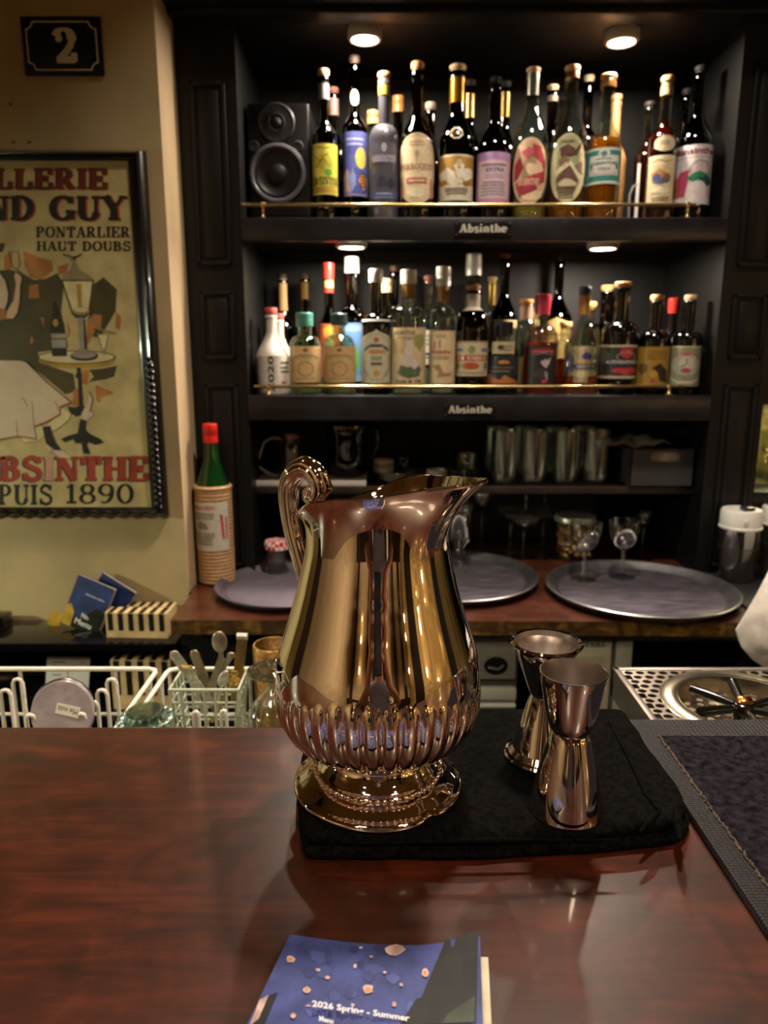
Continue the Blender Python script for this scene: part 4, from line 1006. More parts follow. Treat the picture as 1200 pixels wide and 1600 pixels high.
def bottle(lab, px, top, w, Y, zs, kind, glass, cap, neckw=.36, liq=None, labels=(), foil=None, group='bottles on the upper shelf', sq=None, turn=0.0, caph=None, neck_r=None, name='spirit_bottle', ref=None):
    """px, w: centre and width in the frame at the height of the label; top: row of its top; cap: (kind, colour, rows)"""
    zmid = zs + .09; ppy = 800 - FPX * (tan(PITCH + atan2(zmid - CAMZ, Y)))
    rr = PY(px, ppy, Y); dep = Y * cos(PITCH) - (zmid - CAMZ) * sin(PITCH)
    R = w / 2 / FPX * dep; zt = PY(px, top, Y).z; Ht = zt - zs
    ch = abs(zt - PY(px, top + cap[2], Y).z) if cap else 0
    H = Ht - ch * (.75 if cap else 0)
    rn = neck_r or max(R * neckw, .0105)
    r = thing(name, lab, 'bottle', (0, 0, 0), group)
    outer = prof_of(kind, R, H, rn)
    th = .0028
    solid = glass in ('steel', 'ceramic', 'clay', 'black')
    if solid: pr = [(0, .002)] + outer + [(rn * .8, H * .985), (0, H * .985)]
    else:
        inn = [(max(.003, a - th), max(z, .007)) for a, z in outer[3:-4]]
        pr = [(0, .002)] + outer + [(rn * .8, H * .985)] + inn[::-1] + [(0, .007)]
    MB().lathe(pr, seg=40, sq=sq).build('glass_body' if not solid else 'bottle_body', GL[glass], r, ang=50)
    if liq and not solid:
        zl = .0068 + (H * .98 - .0068) * liq[0]
        pr = [(0, .0066)]; last = None
        for a, z in outer[3:-4]:
            a2 = max(.003, a - th + .0003)
            if z < zl: pr.append((a2, max(z, .0066))); last = (a2, z)
            else:
                if last: t = (zl - last[1]) / max(1e-6, z - last[1]); pr.append((last[0] + (a2 - last[0]) * t, zl))
                break
        pr.append((0, zl))
        MB().lathe(pr, seg=40, sq=sq).build('liquid', M('liquid ' + liq[1][1:], liq[1], 0.0, trans=.70, ior=1.34, var=0), r, ang=50)
    def r_of(z):
        for (a, za), (c, zc_) in zip(outer, outer[1:]):
            if za <= z <= zc_ and zc_ > za: return a + (c - a) * (z - za) / (zc_ - za)
        return R
    if cap:
        z0, z1 = H * .975, Ht
        if cap[0] == 'cork':
            rc = rn * 1.10; b = MB().lathe([(0, z0), (rn * .9, z0), (rn * .9, H + .0005), (rc, H + .001), (rc * 1.02, H + .003), (rc * 1.02, z1 - .0015), (rc * .94, z1), (0, z1)], seg=28)
            b.build('cork', M('cork ' + cap[1][1:], cap[1], .7, var=.15, vs=300), r)
        elif cap[0] == 'cap':
            z0 = H * .94; rc = rn * 1.28; rows = 6; pr = [(0, H * .992), (rn * .9, H * .992), (rc - .0005, z0)]
            pr = [(rn * 1.19, z0), (rc, z0), (rc, z0 + (z1 - z0) * .45), (rc * .97, z0 + (z1 - z0) * .47), (rc * .97, z0 + (z1 - z0) * .5), (rc, z0 + (z1 - z0) * .52), (rc, z1 - .0015), (rc * .92, z1), (0, z1)]
            MB().lathe(pr, seg=32).build('screw_cap', M('cap ' + cap[1][1:], cap[1], .35, .3 if cap[1] in ('#c9c4bb', '#d8d2c8') else 0, var=.04), r)
        elif cap[0] == 'wax':
            z0 = PY(px, top + cap[2], Y).z - zs; rc = rn * 1.3
            MB().lathe([(rn * 1.01, z0), (rc * .92, z0), (rc * .97, (z0 + z1) / 2), (rc, z1 - .006), (rc * .98, z1 - .001), (rc * .8, z1), (0, z1)], seg=28).build('wax_seal', M('wax ' + cap[1][1:], cap[1], .35, var=.08, coat=.3), r)
    if foil:
        for (c, ya, yb) in foil:                    # sleeve rows on the neck
            za, zb = PY(px, ya, Y).z - zs, PY(px, yb, Y).z - zs
            pr = []
            for i in range(7):
                z = zb + (za - zb) * i / 6; pr.append((r_of(min(z, H * .955)) * 1.0 + .0007, z))
            MB().lathe(pr, seg=28).build('neck_sleeve', M('sleeve ' + c[1:], c, .3, .7 if c in ('#b8862f', '#c9a25a', '#a08050', '#9a978f', '#8a7038') else 0, var=.05), r)
    for L_ in labels:
        (nm, ya, yb, lw, shape, base, art) = L_[:7]; off = L_[7] if len(L_) > 7 else 0.0
        za, zb = PY(px, ya, Y - R).z - zs, PY(px, yb, Y - R).z - zs; zc = (za + zb) / 2
        rl = r_of(zc) if nm == 'neck_label' else R
        f = min(.985, lw / 2 / FPX * dep / rl) if nm != 'neck_label' else min(.95, lw / 2 / FPX * dep / rl)
        label(r, nm, rl, zc, asin(f), abs(za - zb) / 2, shape, base, art, off, r_of if (kind == 'tear' or nm == 'neck_label') else None)
    phi = -atan2(rr.x, Y) + turn
    r.location = (rr.x, Y, zs + .0003); r.rotation_euler = (0, 0, phi)
    NB[0] += 1; LASTR[0] = R
    return r
CORK = '#b98f66'; INK = '#2a241e'
F1, S1, T1 = 1.668, 1.765, 1.845
# ---- upper shelf, front row
bottle('slim dark bottle with a yellow absinthe label, first right of the speaker', 508, 109, 39, F1, Z1, 'tall', 'dark', ('cork', '#c79a70', 13), foil=[('#0e0e0e', 122, 133), ('#8a8a8c', 133, 157)],
       labels=[('label', 224, 304, 39, 'r', '#d8cc52', [('l', [(-.5, .86), (0, .82), (.4, .86)], .03, INK), ('b', -.2, .3, .5, .35, '#c9b83a', 2), ('b', .1, .1, .45, .25, '#b9b440', 5), ('l', [(-.7, .6), (-.3, .3), (.1, .6), (.5, .2)], .04, '#6a6a20'), ('l', [(-.5, .1), (-.1, .4), (.3, .1)], .04, '#6a6a20'), ('b', .2, -.12, .3, .16, '#4f9a2c', 8), ('s', 'ABSINTHE', -.85, -.62, .9, -.3, '#2c3a10'), ('ln', 3, -.7, -.92, .7, -.66, '#b0763a')])])
bottle('tall dark bottle with a purple blue figure label, second right of the speaker', 555, 88, 38, 1.715, Z1, 'tall', 'dark', ('cork', '#2c1f18', 14), 
       labels=[('label', 205, 306, 37, 'r', '#565ca0', [('r', -1, -1, 1, -.4, '#8d84a8'), ('b', -.5, -.55, .5, .4, '#c2a8a4', 4), ('b', .2, .5, .75, .3, '#4a4f94', 6), ('ln', 2, -.6, .55, .6, .85, '#9aa0cc'), ('e', .38, .18, .36, .34, '#cdb45a'), ('p', [(-.4, -.3), (.1, -.1), (.6, -.2), (.9, -.8), (.4, -.95), (-.2, -.9)], '#3c4a8c'), ('b', -.15, -.5, .25, .35, '#7f8cc0', 3), ('b', .5, -.5, .3, .3, '#d08428', 9), ('ln', 5, .25, -.75, .75, -.25, '#2a2030')]), ('neck_label', 136, 161, 12, 'o', '#d6d0c6', [])])
bottle('frosted charcoal grey bottle with white lettering, third right of the speaker', 600, 114, 45, F1, Z1, 'bord', 'steel', ('cork', '#b9764a', 12), neckw=.37, foil=[('#b9a44a', 127, 150)],
       labels=[('label', 222, 254, 36, 'r', '#62606c', [('e', 0, .5, .16, .42, '#d4d2e2'), ('r', -.04, .2, .04, .8, '#62606c'), ('s', 'BARRENSTEIN', -.95, -.9, .95, -.25, '#c9c8e0')]), ('label', 270, 310, 42, 'r', '#4c4c5e', [('b', -.1, .3, .4, .5, '#3a3a48', 4), ('b', .4, .2, .3, .5, '#343440', 7), ('r', -1, -1, 1, -.4, '#50567c'), ('ln', 1, -.6, -.75, .6, -.45, '#9aa0c8'), ('ln', 1, -.7, -1, .7, -.8, '#8890b8')])])
bottle('dark bottle with a large cream oval label, left of the gold necked one', 651, 98, 54, F1, Z1, 'wine', 'dark', ('cork', '#b07850', 15), neckw=.33,
       labels=[('label', 207, 318, 54, 'o', '#dcc8a4', [('g', 0, 0, .93, .95, .03, '#c79a80'), ('b', -.72, -.55, .2, .35, '#c08a72', 3), ('b', .72, -.55, .2, .35, '#c08a72', 4), ('ln', 2, -.35, .62, .35, .8, '#b89478'), ('e', 0, .42, .1, .1, '#b4a288'), ('r', -.02, .2, .02, .36, '#a89478'), ('s', 'PERROQUET', -.75, -.06, .78, .14, '#9a6450'), ('r', -.42, -.42, .42, -.26, '#b05848'), ('ln', 1, -.36, -.4, .36, -.27, '#e0c0a8'), ('e', 0, -.7, .3, .14, '#e6d8b8')])])
bottle('dark wine bottle with gold foil neck and a tan and white label', 712, 103, 54, F1, Z1, 'wine', 'dark', ('cork', '#c4a680', 10), neckw=.42, foil=[('#0c0c0c', 113, 124), ('#b8862f', 124, 163)],
       labels=[('label', 241, 313, 52, 'r', '#d2c6b0', [('r', -1, -.3, 1, .92, '#a8823c'), ('b', -.4, .1, .5, .35, '#dcd2c0', 3), ('b', .45, .15, .5, .3, '#e0d8c8', 5), ('b', -.1, -.15, .6, .2, '#d8ccb4', 8), ('e', .15, .62, .14, .18, '#cbb88c'), ('b', -.55, -.2, .2, .15, '#9a6c24', 2), ('b', .5, -.25, .25, .15, '#8f6a2a', 7), ('p', [(-.1, .5), (.15, .0), (.4, .55), (.28, .6), (.15, .25), (0, .6)], '#e6dcc8'), ('ln', 3, -.5, -.75, .6, -.42, '#5a4c3a')]),
               ('neck_label', 196, 217, 20, 'oct', '#c9b9a0', [('s', '45', -.5, -.4, .5, .4, '#4a4034')])])
bottle('dark bottle with a pink bordered label, left of the red oval one', 770, 122, 52, F1, Z1, 'wine', 'dark', ('cork', '#1a1716', 12), neckw=.34,
       labels=[('label', 237, 318, 52, 'r', '#c985a2', [('r', -1, .72, 1, 1, '#a884b4'), ('r', -1, .2, -.78, .8, '#9c7cb4'), ('r', -.75, -.8, .82, .68, '#d0b4bc'), ('ln', 1, -.6, .42, .7, .62, '#7c6c84'), ('t', 'EXTRA', -.3, .24, .5, .40, '#5c4c6c'), ('ln', 2, -.4, -.02, .55, .18, '#a08ca0'), ('ln', 5, -.55, -.7, .6, -.1, '#8f8090')])])
red = '#a63a42'
bottle('clear teardrop bottle with a red and cream oval label', 827, 107, 57, F1, Z1, 'tear', 'clear', ('cork', '#c4a27c', 9), neckw=.33, liq=(.10, '#e0c060'), foil=[('#9a978f', 117, 152)],
       labels=[('label', 214, 319, 50, 'o', '#d9bd96', [('e', 0, .05, .9, .9, '#cfa88a'), ('p', [(.1, .8), (.5, .75), (.85, .3), (.85, -.1), (.6, .25), (.35, .35), (.1, .5)], red), ('p', [(-.85, .2), (-.5, .45), (-.3, .1), (-.6, -.2), (-.85, -.3)], '#9a3038'), ('b', -.05, .55, .35, .16, '#b4525a', 3), ('b', .1, .05, .4, .25, '#d8bc9c', 8), ('p', [(-.75, -.35), (.1, -.12), (.85, .02), (.85, -.3), (.1, -.5), (-.6, -.62)], red), ('s', 'ABSINTHE', -.62, -.42, .5, -.22, '#dcc0a4'), ('e', .1, -.72, .6, .18, '#dcc4a0'), ('p', [(-.6, -.62), (.3, -.42), (.45, -.55), (-.5, -.8)], '#96303a')])])
brn = '#5e4038'
bottle('clear teardrop bottle with a brown drawing on a cream oval label', 886, 104, 57, F1, Z1, 'tear', 'clear', ('cork', '#c08e60', 10), neckw=.36, liq=(.26, '#d8801a'), foil=[('#8a5c34', 114, 124)],
       labels=[('label', 207, 316, 50, 'o', '#d8cca4', [('ln', 1, -.5, .74, .4, .86, '#8c7c60'), ('b', -.05, .5, .5, .18, brn, 4), ('p', [(.2, .45), (.5, .62), (.6, .75), (.65, .6), (.4, .35)], brn), ('b', -.15, .2, .3, .16, '#8a6a58', 3), ('p', [(-.7, -.1), (-.1, .15), (.15, .2), (.7, -.25), (.6, -.35), (.1, .08), (-.6, -.25)], '#e0d8b8'), ('p', [(-.55, -.3), (.05, .05), (.55, -.35), (.4, -.6), (-.5, -.55)], '#6a4a44'), ('p', [(.3, .05), (.75, .2), (.8, -.2), (.5, -.1)], '#8c746a'), ('b', .0, -.45, .5, .14, '#c9bda0', 6), ('ln', 5, -.55, -.9, .45, -.5, '#7c6458')])])
teal = '#3a8a84'
bottle('clear bottle of amber spirit with a teal and white label', 942, 117, 51, F1, Z1, 'wine', 'clear', ('cork', '#c99468', 10), neckw=.42, liq=(.60, '#d07818'), foil=[('#a06a3c', 128, 138)],
       labels=[('label', 230, 287, 51, 'r', '#dcdad2', [('r', -.93, -.85, .93, .86, teal), ('g', -.8, -.6, .1, .12, .4, '#a8c8bc'), ('r', -.68, -.52, .7, .58, '#e0dcd8'), ('e', 0, .68, .24, .28, '#d4d8cc'), ('b', 0, .66, .14, .18, '#4a7a74', 3), ('ln', 1, -.4, .32, .4, .46, '#5a7c7c'), ('t', 'ABSINTHE', -.5, .06, .52, .22, '#4a6a6c'), ('s', 'VERTE', -.26, -.28, .28, -.1, '#2a5a58'), ('b', -.56, .0, .07, .25, '#3c8478', 5), ('b', .58, .0, .07, .25, '#3c8478', 6), ('ln', 1, -.6, -.46, .6, -.36, '#c0a8a4')])])
bottle('dark red spirit bottle with a cream picture label, left of the white labelled one', 1032, 120, 44, F1, Z1, 'tall', 'clear', ('cork', '#b08a62', 12), neckw=.40, liq=(.74, '#4a0f06'), foil=[('#b0926c', 132, 150)],
       labels=[('label', 242, 319, 38, 'r', '#d6c49e', [('r', -1, .86, 1, 1, '#e0d4b4'), ('l', [(-.6, .7), (-.2, .82), (.3, .72), (.6, .78)], .06, '#b08850'), ('ln', 2, -.7, .4, .6, .62, '#c8b088'), ('b', -.1, .15, .75, .3, '#b07c4c', 4), ('b', -.3, .1, .35, .2, '#4a5284', 7), ('b', .4, .1, .3, .22, '#7c6040', 9), ('b', .1, -.05, .5, .12, '#565a7c', 3), ('p', [(-.8, -.5), (-.2, -.3), (.7, -.35), (.5, -.6), (0, -.55)], '#e0d4b8'), ('ln', 2, -.6, -.88, .7, -.68, '#5a4a34')]), ('label', 211, 236, 30, 'o', '#d0bea0', [('ln', 2, -.55, -.2, .5, .4, '#806c50')], .15)])
bottle('dark bottle with a white label lettered in red, last on the upper shelf', 1082, 104, 54, F1, Z1, 'wine', 'dark', ('cork', '#141214', 12), neckw=.33, turn=-.1,
       labels=[('label', 225, 319, 53, 'r', '#d3c9cc', [('t', 'Mansinthe', -.88, .68, .96, .9, '#6a1c24'), ('ln', 1, -.85, .55, .9, .62, '#b09a9c'), ('p', [(-.95, -.75), (-.8, -.2), (-.45, .12), (-.1, .15), (-.1, -.2), (-.2, -.75)], '#c4622c'), ('p', [(-.45, .12), (-.08, .18), (-.1, -.25), (-.22, -.74), (-.5, -.7), (-.62, -.2)], '#b04468'), ('p', [(-.95, -.75), (-.55, -.68), (-.6, -.35), (-.85, -.3)], '#7c7030'), ('e', .35, .16, .38, .28, '#c8b4b4'), ('g', .35, .16, .42, .32, .08, '#3a4a40'), ('b', .35, -.1, .5, .2, '#2f7a54', 6), ('b', .65, -.2, .3, .2, '#1c4c4c', 3), ('e', .3, -.62, .42, .42, '#dcd0d2'), ('r', -1, -1, 1, -.78, '#d9cfcf'), ('e', -.78, -.88, .09, .07, '#b8903c')])])
# ---- upper shelf, back rows
bottle('bottle with a pink capped neck behind the yellow labelled one', 523, 138, 32, S1, Z1, 'tall', 'dark', ('cork', '#7a4a40', 10), neckw=.34, foil=[('#8a6a68', 150, 182)])
bottle('pale grey bottle with a tan cap behind the blue figure label', 583, 174, 30, S1, Z1, 'bord', 'clear', ('cap', '#a08050', 14), neckw=.44)
bottle('dark bottle with a brown and gold screw cap behind the charcoal one', 622, 151, 40, S1 + .02, Z1, 'bord', 'dark', ('cap', '#8a6030', 18), neckw=.36)
bottle('white corked dark bottle behind the oval labels at centre left', 671, 161, 34, S1, Z1, 'wine', 'dark', ('cork', '#a89a8c', 14), neckw=.33)
bottle('gold foiled dark bottle behind the tan and white label', 731, 126, 40, S1, Z1, 'wine', 'dark', ('cork', '#2a1c16', 10), neckw=.30, foil=[('#a08050', 148, 186)])
bottle('gold striped neck bottle behind the pink label', 785, 128, 40, S1, Z1, 'wine', 'dark', ('cork', '#15110f', 10), neckw=.28, foil=[('#8a7038', 140, 185)])
bottle('white corked bottle between the two clear teardrop bottles', 857, 134, 42, S1, Z1, 'wine', 'dark', ('cork', '#c9ab88', 9), neckw=.36, foil=[('#8c7a64', 146, 160)])
bottle('tall dark bottle with a pale cork behind the brown drawing label', 911, 119, 38, S1 + .03, Z1, 'tall', 'dark', ('cork', '#9a8a74', 11), neckw=.33)
bottle('tan clay bottle behind the teal label', 955, 149, 40, S1, Z1, 'wine', 'clay', ('cork', '#9a6c48', 12), neckw=.30)
bottle('dim brown spirit bottle behind the cream picture label', 1006, 160, 38, S1, Z1, 'tall', 'clear', ('cork', '#221a16', 10), neckw=.30, liq=(.8, '#3a1606'))
bottle('unlit dark bottle behind the last two upper shelf bottles', 1062, 140, 38, S1 + .01, Z1, 'wine', 'dark', ('cork', '#181414', 10), neckw=.32)
# ---- lower shelf, front row
g2 = 'bottles on the lower shelf'
b0 = bottle('white ceramic bottle lettered 2020 at the left end of the lower shelf', 425, 481, 53, 1.655, Z2, 'cone', 'ceramic', ('cork', '#b8504a', 14), neckw=.34, group=g2, turn=.35,
       labels=[('label', 556, 604, 50, 'r', '#cfc5b8', [('p', [(.1, .45), (.75, .45), (.75, .6), (.1, .6)], '#4a4644'), ('p', [(.1, .15), (.65, .15), (.65, .28), (.1, .28)], '#5a5654'), ('p', [(.1, -.12), (.7, -.12), (.7, .02), (.1, .02)], '#4a4644'), ('r', .15, -.85, .45, -.68, '#b05048')])])
q = MB()
R_ = LASTR[0]
ps = fit(text_flat('2020', .03), 0, 0, 1, 1)
zlo, zhi = PY(426, 612, 1.62).z - Z2, PY(426, 556, 1.62).z - Z2
for p in ps: q.face([((R_ + .0006) * sin(-.62 + .36 * (1 - v)), -(R_ + .0006) * cos(-.62 + .36 * (1 - v)), zlo + (zhi - zlo) * u) for u, v in p])
o = q.build('lettering', M('charcoal lettering', '#3a3634', .5, var=0), b0, smooth=False, recalc=False)
for v in o.data.vertices: v.co += Vector(b0.location)
bottle('second white ceramic bottle with a red stopper behind the one lettered 2020', 437, 490, 44, 1.735, Z2, 'cone', 'ceramic', ('cork', '#b8504a', 12), neckw=.34, group=g2)
cl_art = [('e', 0, .78, .12, .1, '#7c5430'), ('p', [(-.72, .36), (-.3, .5), (.3, .5), (.72, .36), (.72, .22), (.3, .35), (-.3, .35), (-.72, .22)], '#a89c6c'), ('l', [(-.72, .36), (-.3, .5), (.3, .5), (.72, .36)], .04, '#5a5030'), ('g', 0, -.25, .42, .42, .18, '#6a6248', 1), ('ln', 1, -.7, -.82, .7, -.74, '#8c7450')]
bottle('round clear jug bottle with a green cap and cream label, beside the white ceramic', 477, 489, 50, 1.672, Z2, 'jug', 'aqua', ('cap', '#3c7468', 18), neckw=.42, liq=(.45, '#e8dc9c'), group=g2,
       labels=[('label', 541, 598, 47, 'r', '#c9a876', cl_art)])
bottle('second round clear jug bottle with a dark green cap and cream label', 530, 490, 51, 1.668, Z2, 'jug', 'aqua', ('cap', '#23403c', 15), neckw=.40, liq=(.45, '#e8dc9c'), group=g2,
       labels=[('label', 541, 598, 48, 'r', '#c2a070', cl_art)])
bottle('dark green bottle with an arched pale label and orange banner', 588, 421, 45, 1.672, Z2, 'bord', 'dark', ('cap', '#c9c4bb', 12), neckw=.38, group=g2, foil=[('#c9c4bb', 500, 503)],
       labels=[('label', 517, 599, 44, 'g', '#b3ac92', [('g', 0, 0, .93, .9, .03, '#7c7a64'), ('e', 0, .66, .14, .1, '#a8523c'), ('p', [(-.7, .2), (-.3, .38), (.3, .38), (.7, .2), (.7, .32), (.3, .5), (-.3, .5), (-.7, .32)], '#3c4458'), ('r', -.45, .14, .45, .28, '#b07a30'), ('ln', 2, -.35, -.12, .35, .05, '#6c6a58'), ('r', -.28, -.3, .28, -.2, '#4a4a44'), ('e', 0, -.6, .15, .12, '#b4863c'), ('l', [(-.75, .1), (-.68, -.5), (-.4, -.7)], .05, '#74785c'), ('l', [(.75, .1), (.68, -.5), (.4, -.7)], .05, '#74785c')])])
bottle('large clear bottle with a cream label showing a white figure on a green mound', 638, 422, 54, 1.668, Z2, 'flask', 'clear', ('cap', '#c9c4bb', 15), neckw=.36, liq=(.5, '#e6e4c8'), group=g2, foil=[('#9c6c30', 438, 466)],
       labels=[('label', 512, 601, 52, 'r', '#bfa984', [('r', -.85, .1, -.1, .62, '#b0946c'), ('t', 'ABSINTHE', -.72, .74, .3, .9, '#6a5a40'), ('ln', 1, -.6, .62, .4, .70, '#6a5a40'), ('p', [(-.15, .35), (-.05, .6), (.12, .6), (.2, .3), (.25, -.35), (-.25, -.35)], '#b8aca0'), ('e', .02, .62, .1, .07, '#8c7c70'), ('b', .5, .5, .3, .3, '#8a8450', 5), ('p', [(-.5, -.62), (-.35, -.3), (0, -.4), (.4, -.25), (.62, -.45), (.5, -.7), (0, -.78)], '#4c5c44'), ('b', .3, -.3, .2, .15, '#bcb4a4', 3), ('t', 'Fruit & Oil', -.6, -.95, .6, -.82, '#5c5038')])])
bottle('clear bottle with a cream label of red letters and a deck chair', 691, 417, 41, 1.668, Z2, 'flask', 'clear', ('cap', '#c9c4bb', 26), neckw=.44, liq=(.5, '#e6e4c8'), group=g2, foil=[('#9c6c30', 446, 472)],
       labels=[('label', 517, 600, 39, 'r', '#c3ad88', [('ln', 2, -.55, .72, .3, .88, '#8c6c50'), ('r', -.55, .3, -.42, .62, '#a06450'), ('r', -.2, .35, -.1, .66, '#a06450'), ('t', 'Absinthe', -.7, .14, .5, .3, '#9a4a40'), ('ln', 2, -.65, -.08, .5, .08, '#8c7458'), ('p', [(-.65, -.3), (-.15, -.25), (.1, -.6), (.6, -.55), (.5, -.7), (-.3, -.75), (-.2, -.55)], '#9a7450'), ('r', .6, -.6, .9, .85, '#c9b08c')])])
bottle('dark amber bottle with a white neck and red banner label', 737, 446, 50, 1.668, Z2, 'jug', 'amber', ('cork', '#9a6a44', 9), neckw=.42, group=g2, foil=[('#a89a8c', 455, 486)],
       labels=[('label', 533, 588, 49, 'r', '#b5a78c', [('r', -1, .9, 1, 1, '#8c7c60'), ('b', -.6, .5, .3, .12, '#5a6a8c', 3), ('b', .65, .5, .3, .12, '#5a6a8c', 4), ('e', 0, .5, .16, .24, '#7c8450'), ('r', -.85, -.12, .88, .2, '#96352c'), ('s', 'UN EMILE', -.75, -.06, .75, .14, '#d8c4a0'), ('e', -.05, -.4, .42, .2, '#a8482c'), ('b', -.7, -.4, .14, .25, '#5a6440', 6), ('b', .7, -.4, .14, .25, '#5a6440', 7), ('ln', 1, -.8, -.85, .8, -.75, '#7c705c')])])
bottle('short dark bottle with a black cap and orange skyline label', 786, 503, 49, 1.672, Z2, 'squat', 'clear', ('cap', '#121113', 22), neckw=.46, liq=(.85, '#14100c'), group=g2,
       labels=[('label', 556, 600, 48, 'r', '#1f262a', [('b', .05, .55, .34, .14, '#b4783c', 4), ('ln', 1, -.7, .1, .8, .24, '#8a5a3c'), ('ln', 1, -.7, -.14, .4, -.06, '#a89c7c'), ('p', [(-1, -.95), (-.9, -.5), (-.6, -.25), (-.4, -.6), (-.1, -.7), (.1, -.35), (.4, -.6), (.9, -.9), (.9, -1), (-1, -1)], '#a4623a'), ('r', .6, -.4, .9, .9, '#2c343c')]), ('label', 534, 553, 34, 'r', '#a89a78', [('b', -.2, 0, .3, .5, '#3a342c', 5), ('ln', 2, -.1, -.6, .8, .5, '#6c604c')])])
bottle('red liqueur bottle sealed in crimson wax with a black label', 845, 460, 53, 1.668, Z2, 'jug', 'clear', ('wax', '#a0243c', 32), neckw=.36, liq=(.62, '#c83210'), group=g2,
       labels=[('label', 540, 601, 42, 'r', '#241d20', [('p', [(-.8, .55), (-.3, .68), (.3, .68), (.85, .55), (.85, .75), (.3, .88), (-.3, .88), (-.8, .75)], '#7a2430'), ('ln', 1, -.7, .62, .7, .78, '#c05860'), ('l', [(-.7, .5), (0, .62), (.7, .5)], .03, '#8c8486'), ('b', .15, .12, .28, .2, '#a89a98', 3), ('p', [(.1, -.1), (.35, .3), (.5, .4), (.4, .1), (.2, -.15)], '#b4a8a6'), ('b', -.1, -.45, .5, .3, '#3c3236', 6), ('p', [(.1, -.35), (.2, -.3), (.35, -.75), (.25, -.8)], '#8c7c7c'), ('b', .12, -.85, .2, .12, '#a03848', 2)], .15)])
bottle('square clear decanter with a purple and cream label and amber red spirit', 909, 448, 54, 1.668, Z2, 'cone', 'clear', ('cork', '#20243a', 11), neckw=.30, liq=(.17, '#c04a10'), sq=5, group=g2, foil=[('#a8763c', 462, 492)],
       labels=[('label', 541, 598, 50, 'r', '#b9a27e', [('r', -1, .76, 1, 1, '#c0ac88'), ('b', -.6, .1, .36, .65, '#645886', 4), ('b', .25, .45, .26, .22, '#4a4490', 6), ('b', .75, .2, .2, .45, '#7c6c90', 3), ('r', -.5, -.26, .8, .02, '#2c2c6c'), ('t', 'ABSINTHE', -.25, -.2, .7, -.03, '#c8b8b0'), ('b', .1, .18, .55, .12, '#c0a070', 8), ('e', .2, -.55, .6, .2, '#c8b490'), ('b', -.75, -.6, .2, .3, '#6a5e8c', 9)])])
bottle('dark bottle with a black and red label lettered authentique', 967, 441, 55, 1.668, Z2, 'bord', 'black', ('cork', '#b98c5c', 11), neckw=.40, group=g2,
       labels=[('label', 539, 593, 56, 'r', '#2b2a28', [('r', -1, .86, 1, 1, '#a8987c'), ('b', -.6, .3, .4, .5, '#4a4c44', 4), ('p', [(.1, .78), (.62, .78), (.6, .35), (.36, .2), (.12, .35)], '#a83038'), ('g', .36, .3, .42, .3, .15, '#9c9490', 1), ('r', -.55, -.18, .95, .14, '#33303c'), ('t', 'AUTHENTIQUE', -.5, -.12, .98, .1, '#b8a8a4'), ('b', .35, -.52, .62, .22, '#a8343a', 5), ('r', -1, -.95, 1, -.8, '#b0a084')], -.05)])
bottle('dark bottle with a golden brown picture label, second from the right end', 1021, 461, 50, 1.668, Z2, 'bord', 'black', ('cork', '#b98c60', 11), neckw=.38, group=g2,
       labels=[('label', 542, 605, 47, 'r', '#8f6c2c', [('r', -.9, -.82, .9, .88, '#96702c'), ('ln', 4, -.35, .35, .7, .85, '#6a4c1c'), ('b', -.5, -.1, .3, .3, '#5a4420', 5), ('p', [(.0, -.05), (.35, .2), (.8, -.2), (.85, -.75), (.4, -.7), (.3, -.4)], '#2a1c12'), ('b', .1, -.35, .24, .2, '#a88838', 3), ('b', .05, -.7, .14, .12, '#964038', 7), ('r', -1, -1, 1, -.86, '#b09458')])])
bottle('dark bottle with a grey green ornate label at the right end of the lower shelf', 1072, 461, 45, 1.648, Z2, 'bord', 'black', ('cork', '#c09a78', 11), neckw=.38, group=g2,
       labels=[('label', 541, 604, 48, 'r', '#7f8068', [('r', -1, .93, 1, 1, '#b8a888'), ('e', .05, .1, .8, .55, '#9a978a'), ('b', .05, .15, .5, .4, '#b0a898', 4), ('l', [(-.7, .35), (-.3, .62), (.3, .62), (.75, .35)], .08, '#a05850'), ('e', .05, .6, .18, .08, '#b04848'), ('e', .05, -.2, .24, .12, '#a04444'), ('p', [(-.8, -.5), (-.3, -.72), (.4, -.72), (.85, -.5), (.8, -.68), (.4, -.88), (-.3, -.88), (-.75, -.68)], '#b0a890'), ('l', [(.05, .4), (.05, .1), (-.25, -.05)], .05, '#6c6c5c')])])
# ---- lower shelf, back rows
bottle('dark sparkling wine bottle with tan foil behind the green capped jug', 444, 429, 34, 1.82, Z2, 'wine', 'dark', ('cork', '#1c1716', 8), neckw=.34, foil=[('#a8875c', 436, 486)], group=g2)
bottle('dim gold foiled bottle behind the two round jugs', 479, 429, 33, S1 + .06, Z2, 'wine', 'dark', ('cork', '#3c2c14', 6), neckw=.32, foil=[('#6a5024', 434, 468)], group=g2)
bottle('dark green bottle with a red and cream foil neck', 515, 411, 35, S1, Z2, 'wine', 'green', ('wax', '#b02a24', 26), neckw=.40, group=g2, foil=[('#c0a060', 438, 450), ('#b03028', 450, 458)],
       labels=[('label', 506, 590, 33, 'r', '#b5532c', [('b', 0, .7, .6, .25, '#c8903c', 4), ('b', 0, .2, .5, .3, '#c09a6c', 6), ('b', -.5, .1, .2, .2, '#8c2c28', 3), ('b', .5, .1, .2, .2, '#8c2c28', 5)])])
bottle('big dark bottle with a white cap and blue picture label', 551, 402, 36, S1, Z2, 'bord', 'dark', ('cap', '#d8d2c8', 17), neckw=.48, group=g2,
       labels=[('label', 505, 596, 35, 'r', '#5f86b8', [('r', -.85, .72, .85, .9, '#7c9cc4'), ('b', .3, -.2, .25, .5, '#5c8c4c', 3), ('b', .0, -.3, .2, .1, '#b08c4c', 5), ('r', -1, -1, 1, -.8, '#7c9ab0')])])
